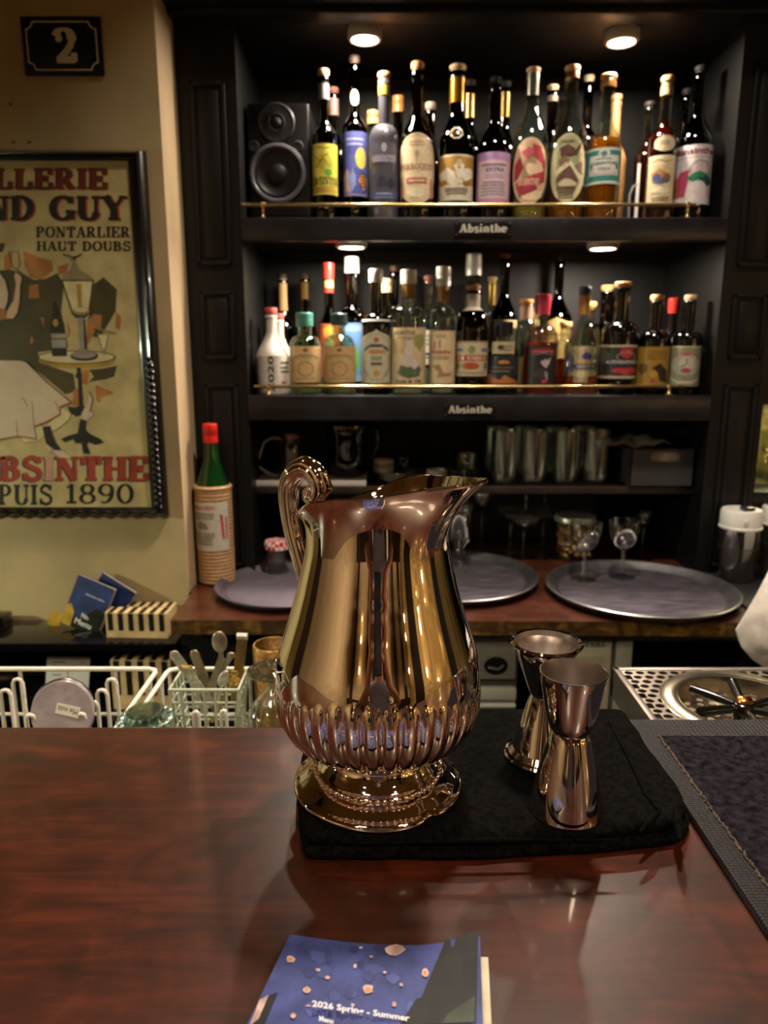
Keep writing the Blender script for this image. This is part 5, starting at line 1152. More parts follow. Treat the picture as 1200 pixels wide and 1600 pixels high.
bottle('dark bottle with a small cream cap behind the arched label', 604, 436, 33, S1, Z2, 'wine', 'dark', ('cap', '#b8a47c', 15), neckw=.42, group=g2)
bottle('tall unlit bottle behind the white figure label', 616, 416, 36, S1 + .05, Z2, 'tall', 'dark', ('cork', '#3c241c', 10), neckw=.34, group=g2)
bottle('clear bottle with a white and navy label between two cream labels', 669, 431, 36, S1, Z2, 'bord', 'clear', ('cork', '#6c3c30', 10), neckw=.34, liq=(.55, '#d8dcc0'), group=g2,
       labels=[('label', 516, 570, 30, 'r', '#cfc8b0', [('r', -1, -.45, 1, -.3, '#3c4a6c'), ('r', -1, -.62, 1, -.55, '#3c4a6c'), ('ln', 3, -.7, .1, .7, .8, '#8c8874')])])
bottle('green bottle with a silver ringed cap behind the amber bottle', 737, 397, 45, S1, Z2, 'bord', 'green', ('cap', '#c9c4bb', 29), neckw=.42, group=g2, labels=[('label', 489, 545, 42, 'r', '#a8a394', [('b', 0, .2, .5, .4, '#7c7c70', 4)])])
bottle('small gold necked bottle behind the amber and dark bottles', 766, 433, 28, 1.86, Z2, 'wine', 'clear', ('cork', '#a88a5c', 8), neckw=.40, foil=[('#8a7038', 443, 478)], liq=(.6, '#a86c20'), group=g2)
bottle('black bottle with an orange cork and torn cream label', 785, 397, 44, 1.80, Z2, 'wine', 'dark', ('cork', '#8c5430', 6), neckw=.30, group=g2, labels=[('label', 500, 560, 40, 'r', '#b09c6c', [('r', -.9, .84, .9, 1, '#c8b48c'), ('p', [(-.2, .6), (1, .6), (1, -1), (.1, -1), (-.3, 0)], '#2c261c')])])
bottle('clear bottle with a wide cork and pinkish neck behind the skyline label', 820, 468, 34, 1.735, Z2, 'jug', 'clear', ('cork', '#b0743c', 9), neckw=.56, foil=[('#a88878', 478, 500)], liq=(.4, '#c8a878'), group=g2)
bottle('small clear bottle with a tan cork left of the crimson wax', 833, 488, 28, 1.795, Z2, 'jug', 'clear', ('cork', '#a8804c', 10), neckw=.5, foil=[('#b0946c', 499, 510)], liq=(.5, '#b08040'), group=g2)
bottle('tall black bottle with a tan diamond label behind the crimson wax', 868, 400, 46, 1.86, Z2, 'wine', 'dark', ('cork', '#141212', 8), neckw=.30, group=g2, labels=[('label', 497, 560, 42, 'g', '#b08c5c', [('r', -.8, .1, .8, .3, '#8c6c40')])])
bottle('small bottle with a cream stopper and red liquid left of the square decanter', 882, 503, 34, 1.742, Z2, 'jug', 'clear', ('cork', '#b08c58', 11), neckw=.5, liq=(.5, '#b03410'), group=g2)
bottle('small corked bottle right behind the square decanter', 920, 472, 32, S1, Z2, 'jug', 'clear', ('cork', '#a8783c', 11), neckw=.42, liq=(.5, '#7c4410'), group=g2)
bottle('dark corked bottle behind the authentique label', 943, 446, 44, 1.862, Z2, 'bord', 'dark', ('cork', '#b8905c', 11), neckw=.40, group=g2)
bottle('black bottle with a red ball top near the right end', 1047, 466, 30, S1, Z2, 'wine', 'black', ('wax', '#b02a24', 24), neckw=.36, group=g2)
# ------------------------------------------------------------------ puck lights
ring_m = M('white lamp ring', '#cfc8be', .4, var=.03)
def puck(px, py, z, lab):
    p = PZ(px, py, z - .022)
    r = thing('puck_light', lab, 'lamp', (p.x, p.y, z), 'round puck lights under the shelves')
    MB().lathe([(.0, 0), (.034, 0), (.0345, -.014), (.033, -.020), (.0285, -.022), (.0265, -.0205), (.0262, -.016), (0, -.016)], (p.x, p.y, z), 40).build('housing', ring_m, r)
    MB().lathe([(0, -.0165), (.0262, -.0165), (.0262, -.0195), (.024, -.0208), (0, -.0212)], (p.x, p.y, z), 32).build('lens', M('lit lens', '#ffe8c8', .4, var=0, emit=30), r)
    a = area('lamp_glow', (0, 0, -.0235), (0, 0, -1), .05, .05, PUCK_POWER, (1.0, .86, .68), parent=r, shape='DISK')
    return r
puck(570, 64, ZT, 'left puck light at the top of the upper shelf'); puck(971, 68, ZT, 'right puck light at the top of the upper shelf')
zu = Z1 - .022
puck(549, 388, zu + .0, 'left puck light above the lower shelf'); puck(942, 390, zu + .0, 'right puck light above the lower shelf')
# ------------------------------------------------------------------ gallery rails
def rail(lab, pxa, pxb, py, z0, posts):
    Y = 1.606; a = PY(pxa, py, Y); c = PY(pxb, py, Y); z = a.z
    r = thing('gallery_rail', lab, 'rail', ((a.x + c.x) / 2, Y, z0))
    b = MB().tube([(a.x, Y, z), ((a.x + c.x) / 2, Y, z), (c.x, Y, z)], .0036, 12); b.build('rod', brass, r)
    for i, pp in enumerate(posts):
        x = PY(pp, py, Y).x
        MB().lathe([(0, 0), (.0082, 0), (.0078, .002), (.0040, .005), (.0028, .009), (.0030, (z - z0) * .7), (.0052, z - z0 - .004), (.0060, z - z0), (.0050, z - z0 + .004), (0, z - z0 + .0062)], (x, Y, z0 + .0005), 20).build('post', brass, r)
rail('brass gallery rail along the upper bottle shelf', 379, 1087, 320, Z1 + .003, (411, 1075))
rail('brass gallery rail along the lower bottle shelf', 397, 1068, 604, Z2 + .003, (420, 1046))
# ------------------------------------------------------------------ sign plates
def sign(lab, px0, px1, py0, py1):
    a = PY(px0, py0, CF - .005); c = PY(px1, py1, CF - .005); Y = CF - .0042
    r = thing('sign_plate', lab, 'sign', ((a.x + c.x) / 2, Y, c.z), 'shelf signs')
    MB().box(a.x, c.x, Y - .003, Y, c.z, a.z, 0, .0008).build('plate', M('black plate', '#0c0b0c', .3, var=.1), r)
    q = MB(); w = c.x - a.x; h = a.z - c.z
    ps, _ = serif_flat('Absinthe', .26, .13)
    for i, p in enumerate(fit(ps, a.x + w * .09, c.z + h * .24, c.x - w * .08, a.z - h * .16)): q.face([(x, Y - .0034 - 8e-6 * i, z) for x, z in p])
    q.build('lettering', M('pale lettering', '#b9b2a4', .5, var=.05), r, smooth=False, recalc=False)
    q = MB()
    for x, z in ((a.x + .004, c.z + .004), (c.x - .004, c.z + .004), (a.x + .004, a.z - .004), (c.x - .004, a.z - .004)): q.ball((x, Y - .003, z), .0012, u=8, v=6)
    q.build('screw', steel, r)
sign('small black plate lettered Absinthe on the upper shelf edge', 710, 799, 346, 370); sign('small black plate lettered Absinthe on the lower shelf edge', 693, 775, 630, 651)
# ------------------------------------------------------------------ studio speaker
sx0, sx1 = -.284, PY(485, 240, 1.66).x; sy = 1.655; sz0 = Z1 + .014; sz1 = PY(430, 160, sy).z
spk = thing('studio_speaker', 'black two way studio monitor speaker at the left end of the upper shelf', 'speaker', ((sx0 + sx1) / 2, sy + .07, Z1))
blk = M('black speaker box', '#0e0d0f', .35, var=.15, vs=60, bump=.2, bs=300)
MB().box(sx0, sx1, sy, sy + .15, sz0, sz1, 0, .006, 3).build('box', blk, spk)
def driver(name, px, py, r_, prof, m):
    c = PY(px, py, sy); b = MB().lathe([(r * r_, z) for r, z in prof], seg=48); b.move(Matrix.Translation((c.x, sy, c.z)) @ Matrix.Rotation(pi / 2, 4, 'X')); return b.build(name, m, spk), c
dg = M('dark grey driver', '#2c2b30', .45, var=.1); lg = M('grey driver ring', '#56545c', .4, var=.05)
driver('tweeter_plate', 432, 192, .0385, [(0, 0), (1, 0), (1, .002), (.93, .004), (.5, .003), (.42, .0045), (.30, .001), (0, .001)], dg)
driver('tweeter_dome', 432, 192, .013, [(0, .008), (.5, .007), (.9, .003), (1, .001)], M('tweeter fabric', '#121114', .6, var=0))
driver('woofer_ring', 434, 272, .060, [(.78, .0), (1, 0), (1, .003), (.96, .007), (.88, .008), (.80, .004), (.76, .001)], lg)
driver('woofer_cone', 434, 272, .046, [(1, .003), (.95, .006), (.86, .003), (.5, -.0005 + .001), (.42, .0015), (.40, .006), (.25, .009), (0, .010)], M('black cone', '#141317', .4, var=.1))
c = PY(440, 227, sy); MB().box(c.x - .004 - .018, c.x - .008, sy - .0015, sy + .001, c.z - .0028, c.z + .0028, 0, .0005).build('badge', M('grey badge', '#6a7468', .4, var=0), spk)
MB().ball((c.x + .001, sy - .0005, c.z), .0026, .0015, .003).build('power_light', M('green led', '#7cff40', .4, var=0, emit=12), spk)
for px in (397, 466):
    c = PY(px, 229, sy); b = MB().lathe([(.009, 0), (.0115, 0), (.0115, .002), (.0085, .003), (.007, .0005), (0, .0005)], seg=24); b.move(Matrix.Translation((c.x, sy, c.z)) @ Matrix.Rotation(pi / 2, 4, 'X')); b.build('port', dg, spk)
for px in (393, 461):
    x = max(PY(px, 332, sy + .01).x, sx0 + .012)
    for dy in (.014, .13): MB().lathe([(0, 0), (.007, 0), (.0115, .003), (.0125, .007), (.0105, .012), (.007, .0145), (0, .0145)], (x, sy + dy, Z1), 20).build('copper_foot', M('copper', '#b0623c', .25, 1.0, var=0), spk)
# a white card and a grey cable between the bottles at the right
c = PY(996, 300, 1.72)
o = MB().box(c.x - .0035, c.x + .0035, 1.72, 1.7205, Z1 + .0005, PY(997, 255, 1.72).z).build('paper_strip', paper); tag(o, 'narrow white paper strip standing on the upper shelf by the red bottle', 'paper')
b = MB(); p = [PY(983, 336, 1.70), PY(984, 305, 1.70), PY(989, 292, 1.70), PY(996, 288, 1.71)]; p[0].z = Z1 + .003
b.tube([tuple(v) for v in p], .0022, 8); o = b.build('cable', M('grey cable', '#7c7876', .5, var=0)); tag(o, 'grey cable bent upwards beside the white paper strip on the upper shelf', 'cable')
# ------------------------------------------------------------------ things on the glass shelf
thin = thin_glass('dark smoked glass', '#8a8682', .07, .7)
def vessel(name, lab, cat, x, y, z, outer, m, th=.002, group=None, seg=36, loc=None, floor=.006):
    r = thing(name, lab, cat, (x, y, z), group)
    inn = [(max(.001, a - th), max(zz, floor)) for a, zz in outer if a > th]
    MB().lathe([(0, outer[0][1])] + outer + inn[::-1] + [(0, floor)], (x, y, z), seg).build('glass_body', m, r, ang=45)
    return r
# tumblers: one built, the rest copied
def tumbler_at(px, pyb, Y):
    c = PY(px, pyb, Y); return c.x
tb = None
TY1, TY2 = 1.705, 1.79
tlab = ['first', 'second', 'third', 'fourth']
zt_ = Z3 + .0035
rT = .0335; hT = PY(835, 672, TY1).z - zt_
for row, (Y, pxs) in enumerate(((TY1, (788, 834, 884, 931)), (TY2, (774, 818, 866, 910)))):
    for i, px in enumerate(pxs):
        x = PY(px, 715, Y).x; w = (.0335, .0275, .029, .027)[i] if row == 0 else .027
        lab = ('%s tall clear tumbler from the left in the front row on the glass shelf' if row == 0 else '%s tall clear tumbler from the left in the hidden back row') % tlab[i]
        if tb is None:
            h = hT
            prof_t = [(.0255, 0), (.0280, .002), (.0283, .012), (.0300, .04), (.0305, h - .001), (.0298, h), (.0290, h - .001)]
            tb = thing('tumbler', lab, 'glass', (0, 0, 0), 'tall tumblers on the glass shelf')
            inn = [(.0286, h * .9), (.0280, .04), (.0262, .018), (0, .015)]
            MB().lathe([(0, .001)] + prof_t + inn, (0, 0, 0), 60, fr=lambda a, r, z: 1 + (.014 if z < .035 else .007) * cos(10 * a)).build('glass_body', tumbler_glass, tb, ang=24)
            tb.location = (x, Y, zt_); s0 = tb
        else: dup(tb, (x, Y, zt_), .3 * i, lab)
for k, (a, c_) in enumerate(((772, 858), (862, 960))):
    xa, xb = PY(a, 745, 1.70).x, PY(c_, 745, 1.70).x
    o = MB().box(xa, xb, 1.66, 1.83, Z3 + .0003, Z3 + .0032, 0, .001).build('bar_liner', M('black net liner', '#141315', .5, var=.2)); tag(o, ('black liner under the left tumblers', 'black liner under the right tumblers')[k] + ' on the glass shelf', 'liner', 'black liners')
# white boards
o = MB().box(PY(392, 756, 1.65).x, PY(572, 756, 1.65).x, 1.645, 1.80, Z3 + .0003, PY(480, 751, 1.645).z, 0, .001).build('white_board', M('white board', '#cfcac4', .4, var=.04)); tag(o, 'white board lying under the glass jugs on the glass shelf', 'board')
WBZ = PY(480, 751, 1.645).z
o = MB().lathe([(0, 0), (.083, 0), (.092, .012), (.090, .0125), (.082, .003), (0, .003)], (PY(680, 748, 1.73).x, 1.735, Z3 + .0003), 40, sq=8).build('white_tray', M('white tray', '#b8b0ac', .4, var=.04)); tag(o, 'shallow white tray under the cups and saucers', 'tray')
# glass pot with a white handle
x = PY(455, 715, 1.70).x; zb = WBZ + .0003; hh = PY(455, 681, 1.70).z - zb
pot = vessel('glass_pot', 'small glass pot with a bent white handle on the white board', 'pot', x, 1.70, zb, [(.030, 0), (.031, .002), (.027, hh * .6), (.024, hh - .001), (.0232, hh)], clear)
b = MB(); hp_ = [PY(441, 685, 1.70), PY(424, 684, 1.70), PY(412, 691, 1.70), PY(402, 722, 1.70), PY(405, 730, 1.70), PY(421, 741, 1.70), PY(436, 744, 1.70)]
b.tube([tuple(v) for v in hp_], .0035, 10); b.build('handle', M('white pot handle', '#b9bab4', .35, var=0), pot)
MB().lathe([(.0236, hh * .96), (.0252, hh * .965), (.0252, hh + .001), (.0236, hh + .002)], (x, 1.70, zb), 32).build('copper_band', M('copper band', '#a86c4c', .3, 1.0, var=0), pot)
x = PY(543, 715, 1.71).x; hh = PY(543, 662, 1.71).z - zb
jug = vessel('glass_jug', 'large dark glass jug on the white board behind the pitcher handle', 'jug', x, 1.715, zb, [(.036, 0), (.040, .003), (.046, hh * .35), (.047, hh * .55), (.050, hh * .8), (.056, hh - .002), (.055, hh)], thin)
b = MB(); c = Vector((x, 1.715, zb)); b.tube([c + Vector((.053, 0, hh * .95)), c + Vector((.070, -.004, hh * .9)), c + Vector((.072, -.004, hh * .6)), c + Vector((.060, 0, hh * .35)), c + Vector((.047, 0, hh * .33))], .0045, 10); b.build('handle', thin, jug)
# cups and saucers
cupm = M('white porcelain', '#a59d92', .3, var=.04, coat=.4)
TRZ = Z3 + .0034
def saucers(px, Y, r_, n, m, cat, group, labs, z0, name='saucer', gap=.0048):
    x = PY(px, 738, Y).x; first = None
    for k in range(n):
        if first is None:
            first = MB().lathe([(0, 0), (r_ * .55, 0), (r_ * .6, .0015), (r_, .0075), (r_ * .99, .0085), (r_ * .58, .003), (0, .003)], (0, 0, 0), 36).build(name, m, center=False); tag(first, labs % 'lowest', cat, group); first.location = (x, Y, z0)
        else:
            o = first.copy(); COL.objects.link(o); o.location = (x + random.uniform(-.001, .001), Y, z0 + gap * k); o['label'] = labs % ('second', 'third', 'fourth', 'fifth', 'topmost')[min(k - 1, 4)]
    return x, z0 + gap * (n - 1) + .0086
x, zt = saucers(617, 1.700, .040, 4, cupm, 'saucer', 'saucers under the white cups', '%s saucer of the left stack on the white tray', TRZ)
def cup(lab, x, y, z, r_, h, m, first=[None]):
    if first[0] is None:
        f = MB().lathe([(0, 0), (r_ * .75, 0), (r_ * .9, .003), (r_, h * .3), (r_, h), (r_ * .93, h), (r_ * .9, .005), (0, .005)], (0, 0, 0), 36).build('cup', m, center=False); first[0] = f; o = f
    else: o = first[0].copy(); COL.objects.link(o)
    o.location = (x, y, z); tag(o, lab, 'cup', 'small white cups'); return o
cup('lower small white cup on the left saucers', x - .026, 1.700, zt - .0045, .024, .026, cupm); cup('upper small white cup nested in the one on the left saucers', x - .026, 1.700, zt + .0012, .0236, .026, cupm)
vessel('small_glass', 'small dark glass on the left saucers right of the white cups', 'glass', x + .020, 1.705, zt - .0045, [(.013, 0), (.015, .002), (.0168, .038), (.016, .0385)], thin)
dk = M('dark stoneware', '#4a463f', .35, var=.1, coat=.3)
x2, zt2 = saucers(721, 1.715, .041, 4, dk, 'saucer', 'dark saucers of the right stack', '%s dark saucer of the right stack on the white tray', TRZ, 'dark_saucer', .0062)
vessel('small_glass', 'stacked small ribbed glass on the dark saucers', 'glass', x2 + .012, 1.715, zt2 - .0045, [(.020, 0), (.022, .002), (.0235, .040), (.0228, .0405)], frost)
o = cup('third small cup between the two saucer stacks', PY(683, 732, 1.705).x, 1.705, TRZ + .0004, .023, .026, cupm)
# grey box with plastic film
BXY = 1.635
gb = thing('grey_box', 'dark grey storage box with an oval handle hole on the right of the glass shelf', 'box', (.62, 1.70, Z3))
xa, xb = PY(985, 730, BXY).x, .696; za = Z3 + .0005; zbx = PY(1040, 703, BXY).z
gm = M('dark grey plastic box', '#3a383b', .45, var=.05)
hx0, hx1, hz0, hz1 = PY(1016, 714, BXY).x, PY(1066, 714, BXY).x, PY(1040, 722, BXY).z, PY(1040, 705.5, BXY).z
b = MB(); n = 32; cxh, czh = (hx0 + hx1) / 2, (hz0 + hz1) / 2; ax, az = (hx1 - hx0) / 2, (hz1 - hz0) / 2
def ovalp(a): q = (abs(cos(a)) ** 4 + abs(sin(a)) ** 2.6) ** -.3; return (cxh + ax * q * cos(a) * .97, czh + az * q * sin(a) * .97)
def rectp(a):
    d = (cos(a), sin(a)); ts = []
    if d[0] > 1e-6: ts.append((xb - cxh) / d[0])
    if d[0] < -1e-6: ts.append((xa - cxh) / d[0])
    if d[1] > 1e-6: ts.append((zbx - czh) / d[1])
    if d[1] < -1e-6: ts.append((za - czh) / d[1])
    t = min(ts); return (cxh + d[0] * t, czh + d[1] * t)
angs = sorted([2 * pi * k / n for k in range(n)] + [atan2(z - czh, x - cxh) % (2 * pi) for x in (xa, xb) for z in (za, zbx)])
for k in range(len(angs)):
    a, c_ = angs[k], angs[(k + 1) % len(angs)]
    o1, o2, r1, r2 = ovalp(a), ovalp(c_), rectp(a), rectp(c_)
    b.face([(o1[0], BXY, o1[1]), (r1[0], BXY, r1[1]), (r2[0], BXY, r2[1]), (o2[0], BXY, o2[1])]); b.face([(o1[0], BXY, o1[1]), (o2[0], BXY, o2[1]), (o2[0], BXY + .004, o2[1]), (o1[0], BXY + .004, o1[1])])
b.box(xa, xa + .003, BXY, BXY + .2, za, zbx); b.box(xb - .003, xb, BXY, BXY + .2, za, zbx); b.box(xa, xb, BXY + .197, BXY + .2, za, zbx); b.box(xa, xb, BXY, BXY + .2, za, za + .003)
b.build('body', gm, gb, smooth=False)
o = MB().box(xa + .01, xb - .01, BXY + .010, BXY + .185, za + .004, zbx - .006, 0, .006).build('paper_pack', M('pale paper pack', '#a89c94', .6, var=.08, bump=.3)); tag(o, 'pale pack of napkins inside the dark grey box', 'napkins')
b = MB(); nx, ny = 22, 12; V = []
fx0, fx1 = PY(938, 690, BXY).x, PY(1052, 690, BXY).x
for j in range(ny + 1):
    row = []
    for i in range(nx + 1):
        u, v = i / nx, j / ny; x = fx0 + (fx1 - fx0) * u; y = BXY + .005 + .15 * v; hump = zbx + .002 + .026 * sin(pi * min(1, v * 1.0 + .12)) * (1 - .5 * abs(u - .35)) + .005 * sin(9 * u + 4 * v) + .003 * sin(23 * u - 9 * v)
        if x < xa: hump -= (xa - x) * .12
        row.append(b.bm.verts.new((x, y, max(hump, zbx + .001))))
    V.append(row)
for j in range(ny):
    for i in range(nx): b.bm.faces.new((V[j][i], V[j][i + 1], V[j + 1][i + 1], V[j + 1][i]))
bmesh.ops.solidify(b.bm, geom=b.bm.faces[:], thickness=.0015)
o = b.build('plastic_bag', M('cloudy plastic film', '#c9c0ba', .3, trans=.55, var=0)); tag(o, 'crumpled translucent plastic bag lying on the dark grey box', 'bag')
# ------------------------------------------------------------------ behind the back counter's trays
def coupe(name, lab, x, y, z, rb, hb, rf, h, m=clear, group=None, deep=1.0):
    """stemmed glass: bowl radius and depth, foot radius, height"""
    r = thing(name, lab, 'glass', (x, y, z), group); hs = h - hb
    out = [(rf, .0), (rf, .0012), (rf * .55, .003), (.0042, .007), (.0034, .02), (.0034, hs * .55), (.0050, hs * .6), (.0034, hs * .66), (.0040, hs - .004)]
    for i in range(1, 11):
        t = i / 10; out.append((rb * sin(pi / 2 * t) ** (.75 / deep) if t < 1 else rb, hs + hb * (t ** 1.6)))
    inn = [(max(.0012, a - .0012), zz + .0012) for a, zz in out[9:]]; inn[-1] = (rb - .0012, h)
    MB().lathe([(0, .0005)] + out + inn[::-1] + [(0, hs + .0035)], (x, y, z), 40).build('glass_body', m, r, ang=60)
    return r
# three coupes below, a pane of coupes above: a tower of champagne coupes
tw = 'coupe glasses at the back of the counter'; clear_keep = clear; clear = stem_glass
zl = ZB + .0004
cz = .096
def cx_at(px, Y): return PY(px, 840, Y).x
coupe('coupe_glass', 'front stemmed coupe in the dark niche left of the nut jar', cx_at(818, 1.74), 1.74, zl, .036, .030, .028, .100, clear, tw)
coupe('coupe_glass', 'left rear stemmed coupe in the dark niche', cx_at(797, 1.82), 1.82, zl, .036, .030, .028, .100, clear, tw)
coupe('coupe_glass', 'right rear stemmed coupe in the dark niche', cx_at(848, 1.83), 1.83, zl, .036, .030, .028, .100, clear, tw)
pn = MB().box(cx_at(797, 1.82) - .03, cx_at(848, 1.83) + .03, 1.725, 1.86, zl + .1005, zl + .1035, 0, .0008).build('glass_plate', clear); tag(pn, 'clear glass plate carried by the three lower coupes', 'glass plate')
coupe('coupe_glass', 'upper front coupe standing on the glass plate in the niche', cx_at(820, 1.76), 1.765, zl + .104, .030, .022, .026, .072, clear, tw)
coupe('coupe_glass', 'upper right coupe standing on the glass plate in the niche', cx_at(848, 1.83), 1.825, zl + .104, .026, .022, .022, .070, clear, tw)
coupe('coupe_glass', 'dim stemmed glass in the niche behind the middle tray', cx_at(752, 1.83), 1.83, zl, .030, .06, .028, .150, clear, tw)
# stacked glass bowls
clear = clear_keep
for k in range(5):
    x = PY(985, 820, 1.83).x; o = vessel('glass_bowl', ('lowest', 'second', 'middle', 'fourth', 'topmost')[k] + ' dim glass bowl of the stack in the right of the niche', 'bowl', x, 1.84, zl + .025 * k, [(.040, 0), (.045, .002), (.062, .030), (.070, .040), (.069, .041)], thin, .0022, 'stacked glass bowls')
coupe('coupe_glass', 'stemmed glass between the nut jar and the right containers', PY(1004, 850, 1.72).x, 1.722, zl, .024, .034, .027, .115, clear, tw)
# nut jar
x = PY(897, 850, 1.72).x; NJ = (x, 1.725, zl); hj = PY(897, 806, 1.725).z - zl
nj = thing('nut_jar', 'glass storage jar of mixed nuts with a pale screw lid behind the right tray', 'jar', NJ)
R = .048
MB().lathe([(0, .001), (R * .9, 0), (R, .004), (R, hj * .82), (R * .92, hj * .9), (R * .92, hj * .99), (R * .86, hj * .99), (R * .86, hj * .9), (R - .003, hj * .81), (R - .003, .005), (0, .005)], NJ, 40).build('glass_body', clear, nj)
MB().lathe([(R * .93, hj * .90), (R * 1.02, hj * .90), (R * 1.02, hj * 1.0), (R * .98, hj * 1.03), (0, hj * 1.04)], NJ, 40).build('lid', M('pale metal lid', '#b4b2ae', .3, .6, var=.03), nj)
b = MB(); rnd = random.Random(5)
for k in range(230):
    a = rnd.uniform(0, 2 * pi); rr_ = (R - .0125) * sqrt(rnd.uniform(.35, 1)); z = .012 + rnd.uniform(0, hj * .68)
    mi = rnd.choice((0, 0, 1, 2)); e = Matrix.Rotation(rnd.uniform(0, 3), 3, 'Z') @ Matrix.Rotation(rnd.uniform(0, 3), 3, 'X')
    b.ball((NJ[0] + rr_ * cos(a), NJ[1] + rr_ * sin(a), NJ[2] + z), .0085, .0050, .0055, mi, 8, 6, e)
o = b.build('mixed_nuts', [M('cashew', '#c99a5c', .5, var=.12), M('almond brown', '#8c5428', .5, var=.15), M('peanut tan', '#b07c40', .5, var=.12)]); tag(o, 'heap of mixed brown and tan nuts inside the glass jar', 'nuts', None, 'stuff')
# trays
def tray(name, lab, px, pw, pya, pyb, wall, mats, rim_h=.018, yc=None):
    ya = PZ(px, pya, ZB + .012).y; yb = PZ(px, pyb, ZB + .006).y; yc = yc or (ya + yb) / 2
    dep = yc * cos(PITCH) + (CAMZ - ZB) * sin(PITCH); R = pw / 2 / FPX * dep; x = (px - 600) / FPX * dep
    r = thing(name, lab, 'tray', (x, yc, ZB + .0004))
    MB().lathe([(0, 0), (R * .86, 0), (R * .93, .004), (R, rim_h - .002), (R * 1.0, rim_h), (R * .985, rim_h + .0012), (R * .955, rim_h - .001), (R * .90, .0045), (R * .865, .003), (0, .003)], (x, yc, ZB + .0004), 96).build('tray_body', mats[0], r)
    MB().lathe([(0, .0031), (R * .845, .0031), (R * .85, .0036), (R * .845, .0040), (0, .0040)], (x, yc, ZB + .0004), 72).build('lining', mats[1], r)
    return x, yc, R
wet = M('wet dark grey tray lining', '#565059', .28, .25, var=.22, vs=18, bump=.5, bs=22, stretch=(1, 3.5, 1))
tsteel = M('worn tray steel', '#a9a6aa', .30, .95, var=.1)
TR = tray('round_tray', 'round stainless tray carrying two stemmed glasses on the right of the back counter', 999, 290, 884, 968, 0, (tsteel, wet))
TM = tray('round_tray', 'round stainless tray half hidden behind the silver pitcher', 702, 274, 871, 945, 0, (tsteel, wet), yc=1.545)
plum = M('plum grey plastic tray', '#4b434c', .5, var=.06); plum2 = M('plum grey nonslip lining', '#5b525f', .6, var=.06)
TL = tray('round_tray', 'round plum grey plastic tray left of the silver pitcher', 452, 228, 884, 958, 0, (plum, plum2), .016, yc=1.482)
tz = ZB + .0046
def nick(lab, px, pyf, first=[None]):
    p = PZ(px, pyf, tz); 
    return coupe('stemmed_glass', lab, p.x, p.y, tz, .0335, .062, .0285, .128, stem_glass, 'stemmed glasses on the right tray', deep=1.4)
nick('left stemmed cocktail glass on the right tray', 911, 905); nick('right stemmed cocktail glass on the right tray', 971, 901)
# absinthe goblet on the middle tray
p = PZ(717, 880, tz)
gob = thing('goblet', 'thick stemmed footed goblet on the middle tray beside the pitcher spout', 'glass', (p.x, p.y, tz))
hg = PY(722, 786, p.y).z - tz
out = [(.030, 0), (.0305, .004), (.027, .008), (.029, .013), (.022, .018), (.013, .024), (.016, .030), (.011, .036), (.015, .044), (.017, .050), (.023, .056), (.026, .066), (.0285, hg * .8), (.033, hg - .002), (.0325, hg)]
MB().lathe([(0, .002)] + out + [(.0305, hg - .001), (.026, hg * .8), (.0232, .070), (.014, .062), (0, .060)], (p.x, p.y, tz), 40).build('glass_body', stem_glass, gob, ang=60)
# jam jar on the left tray
p = PZ(434, 893, tz); hj2 = PY(434, 852, p.y).z - tz; R = .0275
jj = thing('jam_jar', 'small glass jar with a red gingham lid on the plum grey tray', 'jar', (p.x, p.y, tz))
MB().lathe([(0, .002), (R * .85, 0), (R, .004), (R, hj2 * .85), (R * .93, hj2), (R * .86, hj2), (R - .0025, hj2 * .84), (R - .0025, .006), (0, .006)], (p.x, p.y, tz), 40).build('glass_body', clear, jj)
gm_ = bpy.data.materials.new('red gingham'); gm_.use_nodes = True; nt = gm_.node_tree; bs = nt.nodes['Principled BSDF']; bs.inputs['Roughness'].default_value = .35
tc = nt.nodes.new('ShaderNodeTexCoord'); ck = nt.nodes.new('ShaderNodeTexChecker'); ck.inputs['Scale'].default_value = 110; ck.inputs['Color1'].default_value = lin('#c0202c') + [1]; ck.inputs['Color2'].default_value = lin('#e8d8d4') + [1]
nt.links.new(tc.outputs['Object'], ck.inputs['Vector']); nt.links.new(ck.outputs['Color'], bs.inputs['Base Color'])
MB().lathe([(R * .95, hj2 * .90), (R * 1.03, hj2 * .90), (R * 1.03, hj2 + .008), (R * .97, hj2 + .011), (0, hj2 + .012)], (p.x, p.y, tz), 40).build('gingham_lid', gm_, jj)
# wicker bound maraschino bottle on the counter's left end
c = PZ(336, 906, ZB); Y = 1.545; x = PY(337, 850, Y).x; zt = PY(329, 662, Y).z - ZB; dep = Y * cos(PITCH) + .4 * sin(PITCH)
R = 28 / FPX * dep
mar = thing('straw_bottle', 'green bottle bound in straw with a red cap and white label on the counter end', 'bottle', (x, Y, ZB + .0004))
zs_ = PY(337, 768, Y - R).z - ZB
MB().lathe([(0, .001), (R * .9, 0), (R * .97, .004), (R * .97, zs_), (R * .86, zs_ + .01), (.017, zs_ + (zt - zs_) * .42), (.0140, zs_ + (zt - zs_) * .62), (.0128, zt - .03), (.0128, zt - .012), (.010, zt - .012), (.011, zs_ + .05), (R * .84, zs_), (R * .84, .006), (0, .006)], (x, Y, ZB + .0004), 36).build('glass_body', M('maraschino green glass', '#123f18', .08, trans=.35, var=.1, vs=20, coat=.5), mar)
b = MB(); n = 26
pr = []
for i in range(n):
    z = .002 + (zs_ - .002) * i / n; d = (zs_ - .002) / n
    pr += [(R * .985, z), (R * 1.02, z + d * .35), (R * 1.02, z + d * .65)]
pr += [(R * .99, zs_), (R * 1.04, zs_ + .001), (R * 1.06, zs_ + .004), (R * 1.0, zs_ + .007), (R * .86, zs_ + .008)]
